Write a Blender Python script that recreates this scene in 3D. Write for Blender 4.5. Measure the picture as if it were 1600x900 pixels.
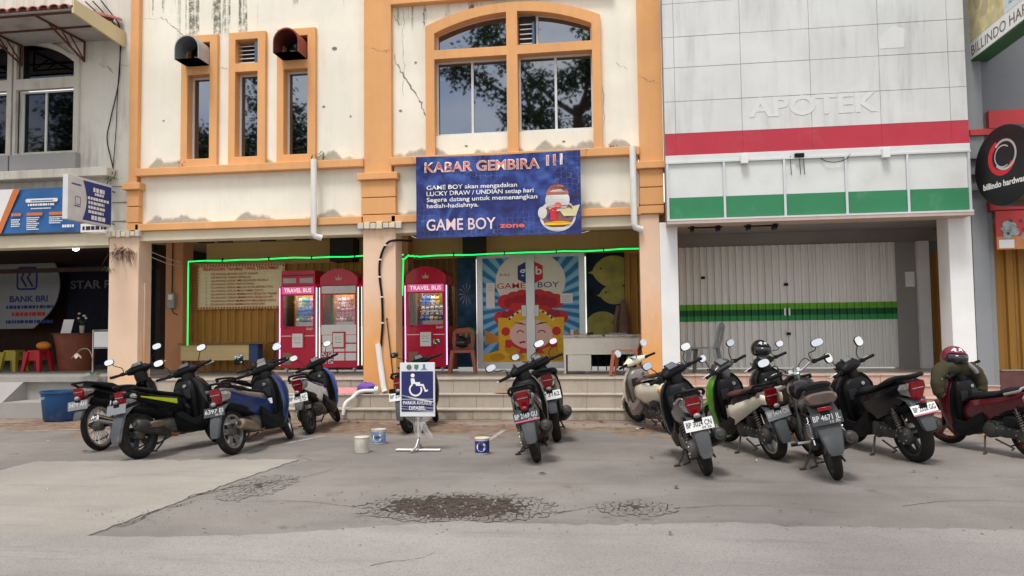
import bpy, bmesh, math, random
from mathutils import Vector, Matrix, geometry
random.seed(7)
for o in list(bpy.data.objects): bpy.data.objects.remove(o)
scene = bpy.context.scene
COL = scene.collection
R = math.radians

# ---------------------------------------------------------------- camera
cam_d = bpy.data.cameras.new('camera'); cam = bpy.data.objects.new('camera', cam_d); COL.objects.link(cam)
scene.camera = cam
cam_d.sensor_width = 36.0; cam_d.lens = 27.0; cam_d.clip_end = 2000; cam_d.clip_start = .05
yaw, pitch, roll = R(8.004), R(3.129), R(-0.714)
fwd = Vector((-math.sin(yaw)*math.cos(pitch), math.cos(yaw)*math.cos(pitch), math.sin(pitch)))
rt = Vector((math.cos(yaw), math.sin(yaw), 0)); up = rt.cross(fwd)
r2 = math.cos(roll)*rt + math.sin(roll)*up; u2 = -math.sin(roll)*rt + math.cos(roll)*up
mw = Matrix((r2, u2, -fwd)).transposed().to_4x4(); mw.translation = Vector((0, 0, 1.45))
cam.matrix_world = mw

# ---------------------------------------------------------------- sky, sun, exposure
SUN_EL, SUN_AZ = 66.0, 196.0          # azimuth: compass from +Y clockwise; behind the camera, a bit to the left
world = bpy.data.worlds.new('World'); scene.world = world; world.use_nodes = True
nt = world.node_tree; nt.nodes.clear()
def nd(t, ty, **k):
    n = t.nodes.new(ty)
    for a, b in k.items(): setattr(n, a, b)
    return n
out = nd(nt, 'ShaderNodeOutputWorld'); bg = nd(nt, 'ShaderNodeBackground'); bg.inputs[1].default_value = .105
sky = nd(nt, 'ShaderNodeTexSky', sky_type='NISHITA'); sky.sun_disc = False
sky.sun_elevation = R(SUN_EL); sky.sun_rotation = R(SUN_AZ); sky.air_density = 1.0; sky.dust_density = 3.0; sky.ozone_density = 1.0
hs = nd(nt, 'ShaderNodeHueSaturation'); hs.inputs['Saturation'].default_value = .75
nt.links.new(sky.outputs[0], hs.inputs['Color'])
tc = nd(nt, 'ShaderNodeTexCoord'); mp = nd(nt, 'ShaderNodeMapping'); mp.inputs['Scale'].default_value = (1.6, 1.6, 3.2)
nz = nd(nt, 'ShaderNodeTexNoise'); nz.inputs['Scale'].default_value = 2.2; nz.inputs['Detail'].default_value = 7; nz.inputs['Roughness'].default_value = .55
rp = nd(nt, 'ShaderNodeValToRGB'); rp.color_ramp.elements[0].position = .36; rp.color_ramp.elements[1].position = .56
nt.links.new(tc.outputs['Generated'], mp.inputs[0]); nt.links.new(mp.outputs[0], nz.inputs['Vector']); nt.links.new(nz.outputs[0], rp.inputs[0])
mx = nd(nt, 'ShaderNodeMix', data_type='RGBA')
nt.links.new(rp.outputs[0], mx.inputs[0]); nt.links.new(hs.outputs[0], mx.inputs[6]); mx.inputs[7].default_value = (7.6, 7.4, 7.0, 1)
nt.links.new(mx.outputs[2], bg.inputs[0]); nt.links.new(bg.outputs[0], out.inputs[0])
sd = bpy.data.lights.new('sun', 'SUN'); sd.energy = 1.5; sd.angle = R(16); sd.color = (1, .95, .88)
sun = bpy.data.objects.new('sun', sd); COL.objects.link(sun)
az = R(SUN_AZ); el = R(SUN_EL)
sdir = Vector((math.sin(az)*math.cos(el), math.cos(az)*math.cos(el), math.sin(el)))
sun.rotation_euler = sdir.to_track_quat('Z', 'Y').to_euler(); sun.location = sdir*30
scene.view_settings.view_transform = 'Standard'; scene.view_settings.look = 'None'
scene.view_settings.gamma = 1; scene.view_settings.use_curve_mapping = False
scene.view_settings.exposure = 0.86

# ---------------------------------------------------------------- helpers
def lk(t, a, b): t.links.new(a, b)
MATS = {}
def M(name, col, rough=.55, metal=0., var=.10, scale=6., bump=0., bscale=60., dirt=None, damt=.0, dscale=3., spec=.3, world_co=False, emit=None, estr=0., coat=0., rvar=.12, stretch=None):
    """Procedural material: base colour with per-object and noise variation, a dirt layer, fine bump."""
    if name in MATS: return MATS[name]
    m = bpy.data.materials.new(name); m.use_nodes = True; t = m.node_tree
    b = t.nodes['Principled BSDF']
    b.inputs['Metallic'].default_value = metal; b.inputs['Specular IOR Level'].default_value = spec
    b.inputs['Coat Weight'].default_value = coat; b.inputs['Coat Roughness'].default_value = .08
    if world_co: co = nd(t, 'ShaderNodeNewGeometry').outputs['Position']
    else: co = nd(t, 'ShaderNodeTexCoord').outputs['Object']
    if stretch:
        mpn = nd(t, 'ShaderNodeMapping'); mpn.inputs['Scale'].default_value = stretch; lk(t, co, mpn.inputs[0]); co = mpn.outputs[0]
    oi = nd(t, 'ShaderNodeObjectInfo'); mul = nd(t, 'ShaderNodeMath', operation='MULTIPLY'); mul.inputs[1].default_value = 40
    lk(t, oi.outputs['Random'], mul.inputs[0])
    n1 = nd(t, 'ShaderNodeTexNoise', noise_dimensions='4D'); n1.inputs['Scale'].default_value = scale; n1.inputs['Detail'].default_value = 6; n1.inputs['Roughness'].default_value = .62
    lk(t, co, n1.inputs['Vector'])
    if not world_co: lk(t, mul.outputs[0], n1.inputs['W'])
    r1 = nd(t, 'ShaderNodeValToRGB'); r1.color_ramp.elements[0].position = .3; r1.color_ramp.elements[1].position = .7
    r1.color_ramp.elements[0].color = tuple(max(0, c*(1-var)) for c in col)+(1,); r1.color_ramp.elements[1].color = tuple(min(1, c*(1+var)) for c in col)+(1,)
    lk(t, n1.outputs[0], r1.inputs[0]); c = r1.outputs[0]
    if dirt and damt > 0:
        n2 = nd(t, 'ShaderNodeTexNoise', noise_dimensions='4D'); n2.inputs['Scale'].default_value = dscale; n2.inputs['Detail'].default_value = 8; n2.inputs['Roughness'].default_value = .7
        lk(t, co, n2.inputs['Vector'])
        if not world_co: lk(t, mul.outputs[0], n2.inputs['W'])
        r2_ = nd(t, 'ShaderNodeValToRGB'); r2_.color_ramp.elements[0].position = .64-.3*damt; r2_.color_ramp.elements[1].position = .84-.2*damt
        r2_.color_ramp.elements[1].color = (min(1, .35+damt),)*3+(1,)
        lk(t, n2.outputs[0], r2_.inputs[0])
        mxx = nd(t, 'ShaderNodeMix', data_type='RGBA'); lk(t, r2_.outputs[0], mxx.inputs[0]); lk(t, c, mxx.inputs[6]); mxx.inputs[7].default_value = tuple(dirt)+(1,); c = mxx.outputs[2]
    lk(t, c, b.inputs['Base Color'])
    rr = nd(t, 'ShaderNodeMapRange'); rr.inputs[3].default_value = max(.02, rough-rvar*rough); rr.inputs[4].default_value = min(1, rough+rvar*rough*2)
    lk(t, n1.outputs[0], rr.inputs[0]); lk(t, rr.outputs[0], b.inputs['Roughness'])
    if bump > 0:
        n3 = nd(t, 'ShaderNodeTexNoise'); n3.inputs['Scale'].default_value = bscale; n3.inputs['Detail'].default_value = 4
        lk(t, co, n3.inputs['Vector']); bp = nd(t, 'ShaderNodeBump'); bp.inputs['Strength'].default_value = bump; bp.inputs['Distance'].default_value = .01
        lk(t, n3.outputs[0], bp.inputs['Height']); lk(t, bp.outputs[0], b.inputs['Normal'])
    if emit:
        b.inputs['Emission Color'].default_value = tuple(emit)+(1,); b.inputs['Emission Strength'].default_value = estr
    MATS[name] = m; m['bsdf'] = 1
    return m

class MB:
    """collects shapes into one mesh"""
    def __init__(s): s.v = []; s.f = []
    def add(s, vs, fs):
        o = len(s.v); s.v += [Vector(p) for p in vs]; s.f += [tuple(i+o for i in f) for f in fs]; return o
    def box(s, x0, x1, y0, y1, z0, z1):
        s.add([(x0,y0,z0),(x1,y0,z0),(x1,y1,z0),(x0,y1,z0),(x0,y0,z1),(x1,y0,z1),(x1,y1,z1),(x0,y1,z1)],
              [(0,3,2,1),(4,5,6,7),(0,1,5,4),(1,2,6,5),(2,3,7,6),(3,0,4,7)]); return s
    def plate(s, poly, d0, d1, holes=(), plane='xz'):
        """polygon (a,b) with holes, given thickness d0..d1 along the third axis"""
        def P(a, b, d): return {'xz':(a,d,b),'yz':(d,a,b),'xy':(a,b,d)}[plane]
        loops = [list(poly)]+[list(h) for h in holes]
        flat = [p for l in loops for p in l]; n = len(flat)
        tri = geometry.tessellate_polygon([[Vector((p[0],p[1],0)) for p in l] for l in loops])
        o = s.add([P(a,b,d0) for a,b in flat]+[P(a,b,d1) for a,b in flat], [])
        for t in tri: s.f.append(tuple(o+i for i in t)); s.f.append(tuple(o+n+i for i in reversed(t)))
        k = 0
        for l in loops:
            m = len(l)
            for i in range(m):
                a, b = k+i, k+(i+1)%m; s.f.append((o+a,o+b,o+n+b,o+n+a))
            k += m
        return s
    def loft(s, rings, cap=True, closed=False):
        n = len(rings[0]); o = s.add([p for r in rings for p in r], [])
        m = len(rings)
        for i in range(m if closed else m-1):
            a, b = o+i*n, o+((i+1)%m)*n
            for j in range(n):
                k = (j+1)%n; s.f.append((a+j,a+k,b+k,b+j))
        if cap and not closed:
            s.f.append(tuple(o+j for j in reversed(range(n)))); s.f.append(tuple(o+(m-1)*n+j for j in range(n)))
        return s
    def tube(s, pts, r, n=8, cap=True, closed=False):
        pts = [Vector(p) for p in pts]; rings = []; m = len(pts)
        rad = r if isinstance(r, (list, tuple)) else [r]*m
        prev = None
        for i, p in enumerate(pts):
            if closed: d = pts[(i+1)%m]-pts[i-1]
            else: d = pts[min(i+1,m-1)]-pts[max(i-1,0)]
            d = d.normalized() if d.length > 1e-9 else Vector((0,0,1))
            if prev is None: a = d.orthogonal().normalized()
            else:
                a = prev-d*prev.dot(d)
                a = a.normalized() if a.length > 1e-6 else d.orthogonal().normalized()
            prev = a; b = d.cross(a)
            rings.append([p+(a*math.cos(2*math.pi*j/n)+b*math.sin(2*math.pi*j/n))*rad[i] for j in range(n)])
        return s.loft(rings, cap, closed)
    def lathe(s, prof, c=(0,0,0), axis='z', n=24, cap=True, closed=False, sx=1, sy=1):
        """profile of (radius, height) turned round an axis"""
        c = Vector(c); rings = []
        for r, h in prof:
            ring = []
            for j in range(n):
                a = 2*math.pi*j/n; u, w = r*math.cos(a)*sx, r*math.sin(a)*sy
                ring.append(c+Vector({'z':(u,w,h),'y':(u,h,w),'x':(h,u,w)}[axis]))
            rings.append(ring)
        return s.loft(rings, cap, closed)
    def ell(s, c, rx, ry, rz, n=14, m=9, z0=-1., z1=1.):
        rings = []
        for i in range(m+1):
            h = z0+(z1-z0)*i/m; h = math.sin(math.asin(max(-1,z0))+(math.asin(min(1,z1))-math.asin(max(-1,z0)))*i/m)
            r = math.sqrt(max(1e-4, 1-h*h))
            rings.append([Vector(c)+Vector((rx*r*math.cos(2*math.pi*j/n), ry*r*math.sin(2*math.pi*j/n), rz*h)) for j in range(n)])
        return s.loft(rings, True)
    def disc(s, c, r, axis='y', n=28, r2=None, t=.002):
        c = Vector(c); r2 = r2 or r; pl = {'y':'xz','x':'yz','z':'xy'}[axis]
        k = {'y':(0,2,1),'x':(1,2,0),'z':(0,1,2)}[axis]
        s.plate([(c[k[0]]+r*math.cos(2*math.pi*j/n), c[k[1]]+r2*math.sin(2*math.pi*j/n)) for j in range(n)], c[k[2]], c[k[2]]+t, plane=pl); return s
    def xf(s, m, start=0):
        for i in range(start, len(s.v)): s.v[i] = m @ s.v[i]
        return s
    def mesh(s, name, smooth=None, bevel=0):
        me = bpy.data.meshes.new(name); me.from_pydata([tuple(p) for p in s.v], [], s.f)
        bm = bmesh.new(); bm.from_mesh(me); bmesh.ops.recalc_face_normals(bm, faces=bm.faces); bm.to_mesh(me); bm.free()
        if smooth:
            me.shade_smooth(); me.set_sharp_from_angle(angle=R(smooth))
        return me
    def build(s, name, mat, parent=None, smooth=None, bevel=0., local=False, kind=None, sub=0):
        if parent is not None and not local:
            off = origin_of(parent); s.v = [p-off for p in s.v]
        o = obj(name, s.mesh(name, smooth), mat, parent)
        if sub:
            md = o.modifiers.new('s', 'SUBSURF'); md.levels = sub; md.render_levels = sub
        if bevel:
            md = o.modifiers.new('b', 'BEVEL'); md.width = bevel; md.segments = 2; md.limit_method = 'ANGLE'; md.angle_limit = R(40)
        if kind: o['kind'] = kind
        return o
def origin_of(o):
    v = Vector((0,0,0))
    while o is not None: v += o.location; o = o.parent
    return v
def obj(name, me, mat, parent=None):
    o = bpy.data.objects.new(name, me); COL.objects.link(o)
    if mat is not None:
        me.materials.clear(); me.materials.append(mat)
    if parent is not None: o.parent = parent
    return o
def thing(name, label, cat, loc=(0,0,0), rot=(0,0,0), group=None):
    o = bpy.data.objects.new(name, None); COL.objects.link(o); o.location = loc; o.rotation_euler = rot; o.empty_display_size = .1
    return tag(o, label, cat, group)
def tag(o, label, cat, group=None):
    o['label'] = label; o['category'] = cat
    if group: o['group'] = group
    return o
def struct(o): o['kind'] = 'structure'; return o
def inst(src, parent, loc, rotz=0., scale=None, name=None):
    o = bpy.data.objects.new(name or src.name.split('.')[0], src.data); COL.objects.link(o); o.parent = parent; o.location = loc; o.rotation_euler = (0,0,rotz)
    if scale: o.scale = scale
    for md in src.modifiers:
        n = o.modifiers.new(md.name, md.type)
        if md.type == 'BEVEL': n.width = md.width; n.segments = md.segments; n.limit_method = md.limit_method; n.angle_limit = md.angle_limit
    return o
def mesh_part(name, me, mat, parent, loc, matidx=None):
    o = bpy.data.objects.new(name, me); COL.objects.link(o); o.parent = parent; o.location = loc
    if not me.materials: me.materials.append(mat)
    return o

# lettering: Blender's built-in font turned to mesh
TXT = {}
def text_geo(s, bold, shear, space):
    k = (s, bold, shear, space)
    if k not in TXT:
        cu = bpy.data.curves.new('txt', 'FONT'); cu.body = s; cu.resolution_u = 3; cu.offset = bold; cu.shear = shear; cu.space_character = space
        o = bpy.data.objects.new('txt', cu); COL.objects.link(o)
        me = bpy.data.meshes.new_from_object(o.evaluated_get(bpy.context.evaluated_depsgraph_get()))
        TXT[k] = ([v.co.copy() for v in me.vertices], [tuple(p.vertices) for p in me.polygons])
        bpy.data.objects.remove(o); bpy.data.curves.remove(cu); bpy.data.meshes.remove(me)
    return TXT[k]
def letters(mb, s, O, U, V, w=None, h=None, bold=.0, shear=0., space=1., align='l'):
    """append the text s at O, running along U, upright along V, fitted to width w and/or height h (cap height)"""
    vs, fs = text_geo(s, bold, shear, space)
    if not vs: return mb
    x0 = min(v.x for v in vs); x1 = max(v.x for v in vs); y0 = min(v.y for v in vs); y1 = max(v.y for v in vs)
    if h is None: sx = sy = w/(x1-x0)
    elif w is None: sx = sy = h/.72
    else: sx = w/(x1-x0); sy = h/.72
    wid = (x1-x0)*sx; off = {'l':0,'c':-wid/2,'r':-wid}[align]
    O = Vector(O); U = Vector(U).normalized(); V = Vector(V).normalized()
    mb.add([O+U*((v.x-x0)*sx+off)+V*(v.y*sy) for v in vs], fs); return mb
UX, UZ = (1,0,0), (0,0,1)
def poly_at(mb, pts, O, U, V, t=.0):
    """flat polygon in the plane O,U,V"""
    O = Vector(O); U = Vector(U); V = Vector(V)
    tri = geometry.tessellate_polygon([[Vector((a,b,0)) for a,b in pts]])
    mb.add([O+U*a+V*b for a,b in pts], [tuple(t_) for t_ in tri]); return mb
def ring_pts(cx, cy, rx, ry, n=28, a0=0., a1=360.): return [(cx+rx*math.cos(R(a0+(a1-a0)*i/n)), cy+ry*math.sin(R(a0+(a1-a0)*i/n))) for i in range(n+(0 if a1-a0 >= 360 else 1))]
def arc_band(mb, cx, cy, r0, r1, a0, a1, O, U, V, n=16):
    pts = ring_pts(cx, cy, r1, r1, n, a0, a1-1e-6)+ring_pts(cx, cy, r0, r0, n, a0, a1-1e-6)[::-1]
    O = Vector(O); U = Vector(U); V = Vector(V); m = len(pts)//2
    mb.add([O+U*a+V*b for a,b in pts], [(i,i+1,len(pts)-2-i,len(pts)-1-i) for i in range(m-1)]); return mb
# ---------------------------------------------------------------- special materials
def wall_mat(name, col, moss=(), streaks=(), grime=(.33,.31,.27), gamt=.35, bump=.08, fade=None, smear=0.):
    """painted plaster: blotches, grime creeping up from the ledges, run-off streaks; all fixed to the wall"""
    m = bpy.data.materials.new(name); m.use_nodes = True; t = m.node_tree; b = t.nodes['Principled BSDF']
    co = nd(t, 'ShaderNodeNewGeometry').outputs['Position']; sp = nd(t, 'ShaderNodeSeparateXYZ'); lk(t, co, sp.inputs[0])
    def math_(op, a, c, clamp=False):
        n = nd(t, 'ShaderNodeMath', operation=op, use_clamp=clamp)
        for i, q in ((0,a),(1,c)):
            if isinstance(q, (int,float)): n.inputs[i].default_value = q
            else: lk(t, q, n.inputs[i])
        return n.outputs[0]
    def noise(scale, vec=None, detail=5, rough=.6, mapscale=None):
        n = nd(t, 'ShaderNodeTexNoise'); n.inputs['Scale'].default_value = scale; n.inputs['Detail'].default_value = detail; n.inputs['Roughness'].default_value = rough
        v = co
        if mapscale:
            mp_ = nd(t, 'ShaderNodeMapping'); mp_.inputs['Scale'].default_value = mapscale; lk(t, co, mp_.inputs[0]); v = mp_.outputs[0]
        lk(t, v, n.inputs['Vector']); return n.outputs[0]
    def ramp(v, a, c):
        n = nd(t, 'ShaderNodeMapRange', interpolation_type='SMOOTHSTEP'); lk(t, v, n.inputs[0]); n.inputs[1].default_value = a; n.inputs[2].default_value = c; return n.outputs[0]
    def mix(f, a, c):
        n = nd(t, 'ShaderNodeMix', data_type='RGBA'); lk(t, f, n.inputs[0])
        for i, q in ((6,a),(7,c)):
            if isinstance(q, tuple): n.inputs[i].default_value = q+(1,)
            else: lk(t, q, n.inputs[i])
        return n.outputs[2]
    c = mix(ramp(noise(.9), .35, .7), tuple(x*.93 for x in col), tuple(min(1,x*1.04) for x in col))
    c = mix(math_('MULTIPLY', ramp(noise(2.3, detail=9, rough=.75, mapscale=(1,1,.45)), .58, .82), gamt), c, grime)
    c = mix(math_('MULTIPLY', ramp(noise(55, detail=2), .66, .74), .25), c, grime)
    if fade:
        zz = math_('ADD', sp.outputs[2], math_('MULTIPLY', math_('SUBTRACT', noise(1.6, detail=6, rough=.65, mapscale=(1.5,1.5,.6)), .5), 2.2))
        c = mix(ramp(zz, fade[1], fade[0]), c, fade[2])
    if smear:
        sm1 = ramp(noise(1.0, detail=7, rough=.7, mapscale=(5.5,1,.5)), .40, .72); sm2 = ramp(noise(.8, detail=4), .3, .7)
        c = mix(math_('MULTIPLY', math_('MULTIPLY', sm1, sm2), smear), c, grime)
    for z0, hmax, seed in moss:
        hh = math_('MULTIPLY', math_('SUBTRACT', noise(1.0, detail=3, rough=.5, mapscale=(1.3,.3,.01)), .46), hmax*5)
        hh = math_('ADD', hh, math_('MULTIPLY', math_('SUBTRACT', noise(11, detail=4, rough=.7), .5), .09))
        d = math_('SUBTRACT', math_('ADD', hh, z0), sp.outputs[2])
        f = math_('MULTIPLY', ramp(d, -.03, .05), math_('GREATER_THAN', sp.outputs[2], z0-.01))
        f = math_('MULTIPLY', f, math_('LESS_THAN', sp.outputs[2], z0+.35))
        c = mix(math_('MULTIPLY', f, .85), c, mix(noise(30), (.16,.16,.13), (.46,.44,.38)))
    for x0, x1, ztop, length, thr in streaks:
        s1 = ramp(noise(7.5, detail=3, mapscale=(1,1,.035)), thr, thr+.09)
        br = ramp(noise(9, detail=5, rough=.75), .34, .58)
        fx = math_('MULTIPLY', ramp(sp.outputs[0], x0-.08, x0+.08), ramp(sp.outputs[0], x1+.08, x1-.08))
        fz = ramp(math_('ADD', sp.outputs[2], math_('MULTIPLY', noise(5, mapscale=(1,1,.02)), .5)), ztop-length+.15, ztop+.3)
        c = mix(math_('MULTIPLY', math_('MULTIPLY', math_('MULTIPLY', s1, br), fx), fz), c, (.17,.155,.125))
    lk(t, c, b.inputs['Base Color']); b.inputs['Roughness'].default_value = .85; b.inputs['Specular IOR Level'].default_value = .25
    bp = nd(t, 'ShaderNodeBump'); bp.inputs['Strength'].default_value = bump; bp.inputs['Distance'].default_value = .02; lk(t, noise(28, detail=6), bp.inputs['Height']); lk(t, bp.outputs[0], b.inputs['Normal'])
    MATS[name] = m; return m

def ground_mat(name, dark, light, dirt_band=False, speck=.5, road=False):
    m = bpy.data.materials.new(name); m.use_nodes = True; t = m.node_tree; b = t.nodes['Principled BSDF']
    co = nd(t, 'ShaderNodeNewGeometry').outputs['Position']; sp = nd(t, 'ShaderNodeSeparateXYZ'); lk(t, co, sp.inputs[0])
    def noise(scale, detail=6, rough=.6, ms=None):
        n = nd(t, 'ShaderNodeTexNoise'); n.inputs['Scale'].default_value = scale; n.inputs['Detail'].default_value = detail; n.inputs['Roughness'].default_value = rough
        v = co
        if ms:
            q = nd(t, 'ShaderNodeMapping'); q.inputs['Scale'].default_value = ms; lk(t, co, q.inputs[0]); v = q.outputs[0]
        lk(t, v, n.inputs['Vector']); return n.outputs[0]
    def ramp(v, a, c, lo=0., hi=1.):
        n = nd(t, 'ShaderNodeMapRange', interpolation_type='SMOOTHSTEP'); lk(t, v, n.inputs[0]); n.inputs[1].default_value = a; n.inputs[2].default_value = c; n.inputs[3].default_value = lo; n.inputs[4].default_value = hi; return n.outputs[0]
    def mix(f, a, c):
        n = nd(t, 'ShaderNodeMix', data_type='RGBA')
        if isinstance(f, float): n.inputs[0].default_value = f
        else: lk(t, f, n.inputs[0])
        for i, q in ((6,a),(7,c)):
            if isinstance(q, tuple): n.inputs[i].default_value = q+(1,)
            else: lk(t, q, n.inputs[i])
        return n.outputs[2]
    def mul(a, c):
        n = nd(t, 'ShaderNodeMath', operation='MULTIPLY')
        for i, q in ((0,a),(1,c)):
            if isinstance(q, float): n.inputs[i].default_value = q
            else: lk(t, q, n.inputs[i])
        return n.outputs[0]
    c = mix(ramp(noise(.55, 5), .32, .68), dark, light)
    c = mix(mul(ramp(noise(1.1, 6, .7, (.35,1.6,1)), .45, .75), .45), c, tuple(x*1.13 for x in light))
    c = mix(mul(ramp(noise(85, 4, .8), .50, .70), speck), c, tuple(x*.45 for x in dark))
    c = mix(mul(ramp(noise(62, 4, .8), .56, .72), speck*.8), c, tuple(min(1,x*1.45) for x in light))
    c = mix(mul(ramp(noise(1.6, 9, .8, (.25,1.8,1)), .52, .70), .5), c, tuple(x*.66 for x in dark))
    c = mix(mul(ramp(noise(9, 6, .75), .60, .74), .4), c, tuple(x*.55 for x in dark))
    c = mix(mul(ramp(noise(3.3, 7, .75), .62, .78), .35), c, tuple(x*.62 for x in dark))
    if dirt_band:
        yb = nd(t, 'ShaderNodeMath', operation='ADD'); lk(t, sp.outputs[1], yb.inputs[0]); lk(t, ramp(noise(.8, 7, .7), .2, .8, -1.1, 1.1), yb.inputs[1])
        c = mix(mul(ramp(yb.outputs[0], 10.4, 11.0), ramp(noise(3.1, 8, .7), .25, .5, .45, 1.)), c, mix(ramp(noise(6), .35, .65), (.155,.098,.066), (.255,.18,.132)))
        c = mix(mul(mul(ramp(yb.outputs[0], 11.6, 11.9), ramp(sp.outputs[1], 12.4, 11.75)), .7), c, (.30,.27,.245))
        # dusty brown wash and oil spots where the bikes stand
        c = mix(mul(ramp(noise(.9, 7, .7), .5, .72), .22), c, (.245,.205,.178))
        c = mix(mul(ramp(noise(2.6, 4), .62, .74), .5), c, (.06,.056,.053))
    if road:
        c = mix(mul(ramp(noise(2.1, 8, .8), .66, .71), .25), c, (.38,.36,.34))
    lk(t, c, b.inputs['Base Color']); b.inputs['Roughness'].default_value = .92; b.inputs['Specular IOR Level'].default_value = .2
    bp = nd(t, 'ShaderNodeBump'); bp.inputs['Strength'].default_value = .35; bp.inputs['Distance'].default_value = .006
    ad = nd(t, 'ShaderNodeMath', operation='ADD'); lk(t, noise(140, 3), ad.inputs[0]); lk(t, noise(20, 5), ad.inputs[1]); lk(t, ad.outputs[0], bp.inputs['Height']); lk(t, bp.outputs[0], b.inputs['Normal'])
    MATS[name] = m; return m

CREAM = wall_mat('cream_plaster', (.84,.805,.70), moss=((4.49,.26,0),(3.47,.20,1)), smear=.14, streaks=((-8.0,-6.3,7.05,.1,.47),(-3.9,-2.2,7.1,.35,.54),(-8.7,-4.5,7.5,.1,.56)))
CREAM_LO = wall_mat('cream_beam_plaster', (.70,.63,.48), gamt=.6)
ORANGE = wall_mat('orange_paint', (.74,.385,.165), gamt=.4, grime=(.40,.25,.15), smear=.3)
PEACH = wall_mat('peach_pillar_paint', (.76,.54,.40), gamt=.30, grime=(.5,.28,.15), fade=(.9,2.4,(.74,.36,.13)))
PEACH2 = wall_mat('pale_peach_pillar_paint', (.76,.56,.42), gamt=.35, grime=(.5,.30,.18), fade=(-.3,1.1,(.74,.42,.2)))
GREYWALL = wall_mat('stained_grey_plaster', (.70,.68,.62), gamt=.7, grime=(.25,.24,.21), smear=.75)
GREYTRIM = wall_mat('stained_white_trim', (.60,.575,.52), gamt=.85, grime=(.16,.14,.12), smear=.5)
DARKGREY = wall_mat('dark_grey_paint', (.17,.18,.20), gamt=.3, grime=(.1,.1,.1))
MIDGREY = wall_mat('mid_grey_paint', (.25,.265,.285), gamt=.3, grime=(.16,.16,.16))
CONC = wall_mat('bare_concrete', (.33,.32,.31), gamt=.7, grime=(.2,.19,.18), bump=.2)
WHITEP = wall_mat('white_pillar_paint', (.80,.81,.82), gamt=.22, grime=(.5,.45,.38))
TAN = wall_mat('tan_back_wall', (.62,.42,.19), gamt=.35, grime=(.3,.2,.1))
TERRA = wall_mat('terracotta_pier_paint', (.58,.27,.14), gamt=.3, grime=(.3,.15,.08))
CEIL = wall_mat('ceiling_paint', (.45,.38,.28), gamt=.6, grime=(.2,.16,.1))
ASPH = ground_mat('asphalt_dusty', (.163,.150,.141), (.250,.231,.217), True, 1.)
ROADM = ground_mat('worn_concrete_road', (.255,.240,.230), (.325,.306,.293), False, .9, True)
SLABM = ground_mat('concrete_slab', (.265,.244,.224), (.335,.310,.285), False, .7, True)
ALU = M('aluminium_frame', (.62,.64,.66), .42, .6, .06)
ALUW = M('white_frame', (.62,.63,.64), .45, 0, .05, dirt=(.4,.38,.34), damt=.3)
GLASS = M('tinted_window_glass', (.205,.23,.275), .025, 1., .03, scale=.6, rvar=0)
BLACK = M('black_plastic', (.010,.0105,.012), .40, 0, .25, dirt=(.045,.041,.037), damt=.15, dscale=4, spec=.10)
BLACKG = M('black_gloss_paint', (.006,.006,.008), .2, 0, .2, coat=.3, dirt=(.04,.036,.032), damt=.10, dscale=3, spec=.2)
DARKIN = M('dark_interior', (.035,.024,.018), .8, 0, .3)
BROWNSLAT = M('ochre_slat_paint', (.44,.225,.045), .5, 0, .14, scale=2, dirt=(.14,.075,.025), damt=.35, dscale=2.2, stretch=(1,1,.2))
BROWNDARK = M('brown_slat_paint', (.20,.095,.03), .5, 0, .15, dirt=(.08,.04,.02), damt=.3)
GREYSLAT = M('grey_slat_paint', (.82,.82,.80), .45, .0, .07, scale=2, dirt=(.52,.46,.38), damt=.32, dscale=1.8, stretch=(1,1,.15))
BEIGET = M('beige_tile', (.39,.34,.285), .42, 0, .09, dirt=(.13,.105,.08), damt=.34, dscale=3.0, stretch=(1.2,1,.45))
BEIGETR = M('beige_tread_tile', (.47,.425,.365), .45, 0, .08, dirt=(.32,.27,.22), damt=.35, dscale=3)
PINKT = M('pink_tile', (.50,.345,.285), .4, 0, .08, dirt=(.26,.17,.13), damt=.28, dscale=2.4)
PINKTR = M('pink_tread_tile', (.56,.42,.35), .42, 0, .08, dirt=(.34,.25,.2), damt=.3, dscale=3)
MOSSY = M('mossy_riser_concrete', (.40,.355,.29), .85, 0, .2, scale=3, bump=.3, bscale=30, dirt=(.11,.10,.075), damt=.62, dscale=2.2, stretch=(1.2,1,.8))
GROUT = M('step_concrete', (.30,.27,.24), .9, 0, .15)
PLASTIC_W = M('white_pvc', (.76,.76,.74), .4, 0, .04, dirt=(.45,.42,.36), damt=.25)
RUST = M('rusty_steel', (.13,.05,.035), .7, .3, .3)
STEEL = M('galvanised_steel', (.55,.55,.54), .38, .85, .12)
PRINT_W = M('print_white', (.80,.80,.80), .5, 0, .03)
PRINT_K = M('print_black', (.02,.02,.025), .5, 0, .1)
PRINT_R = M('print_red', (.60,.025,.035), .5, 0, .05)
PRINT_B = M('print_navy', (.025,.045,.22), .5, 0, .08)
PRINT_Y = M('print_gold', (.82,.46,.02), .5, 0, .1, scale=9)
PRINT_P = M('print_pink', (.85,.52,.46), .5, 0, .06)

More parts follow.
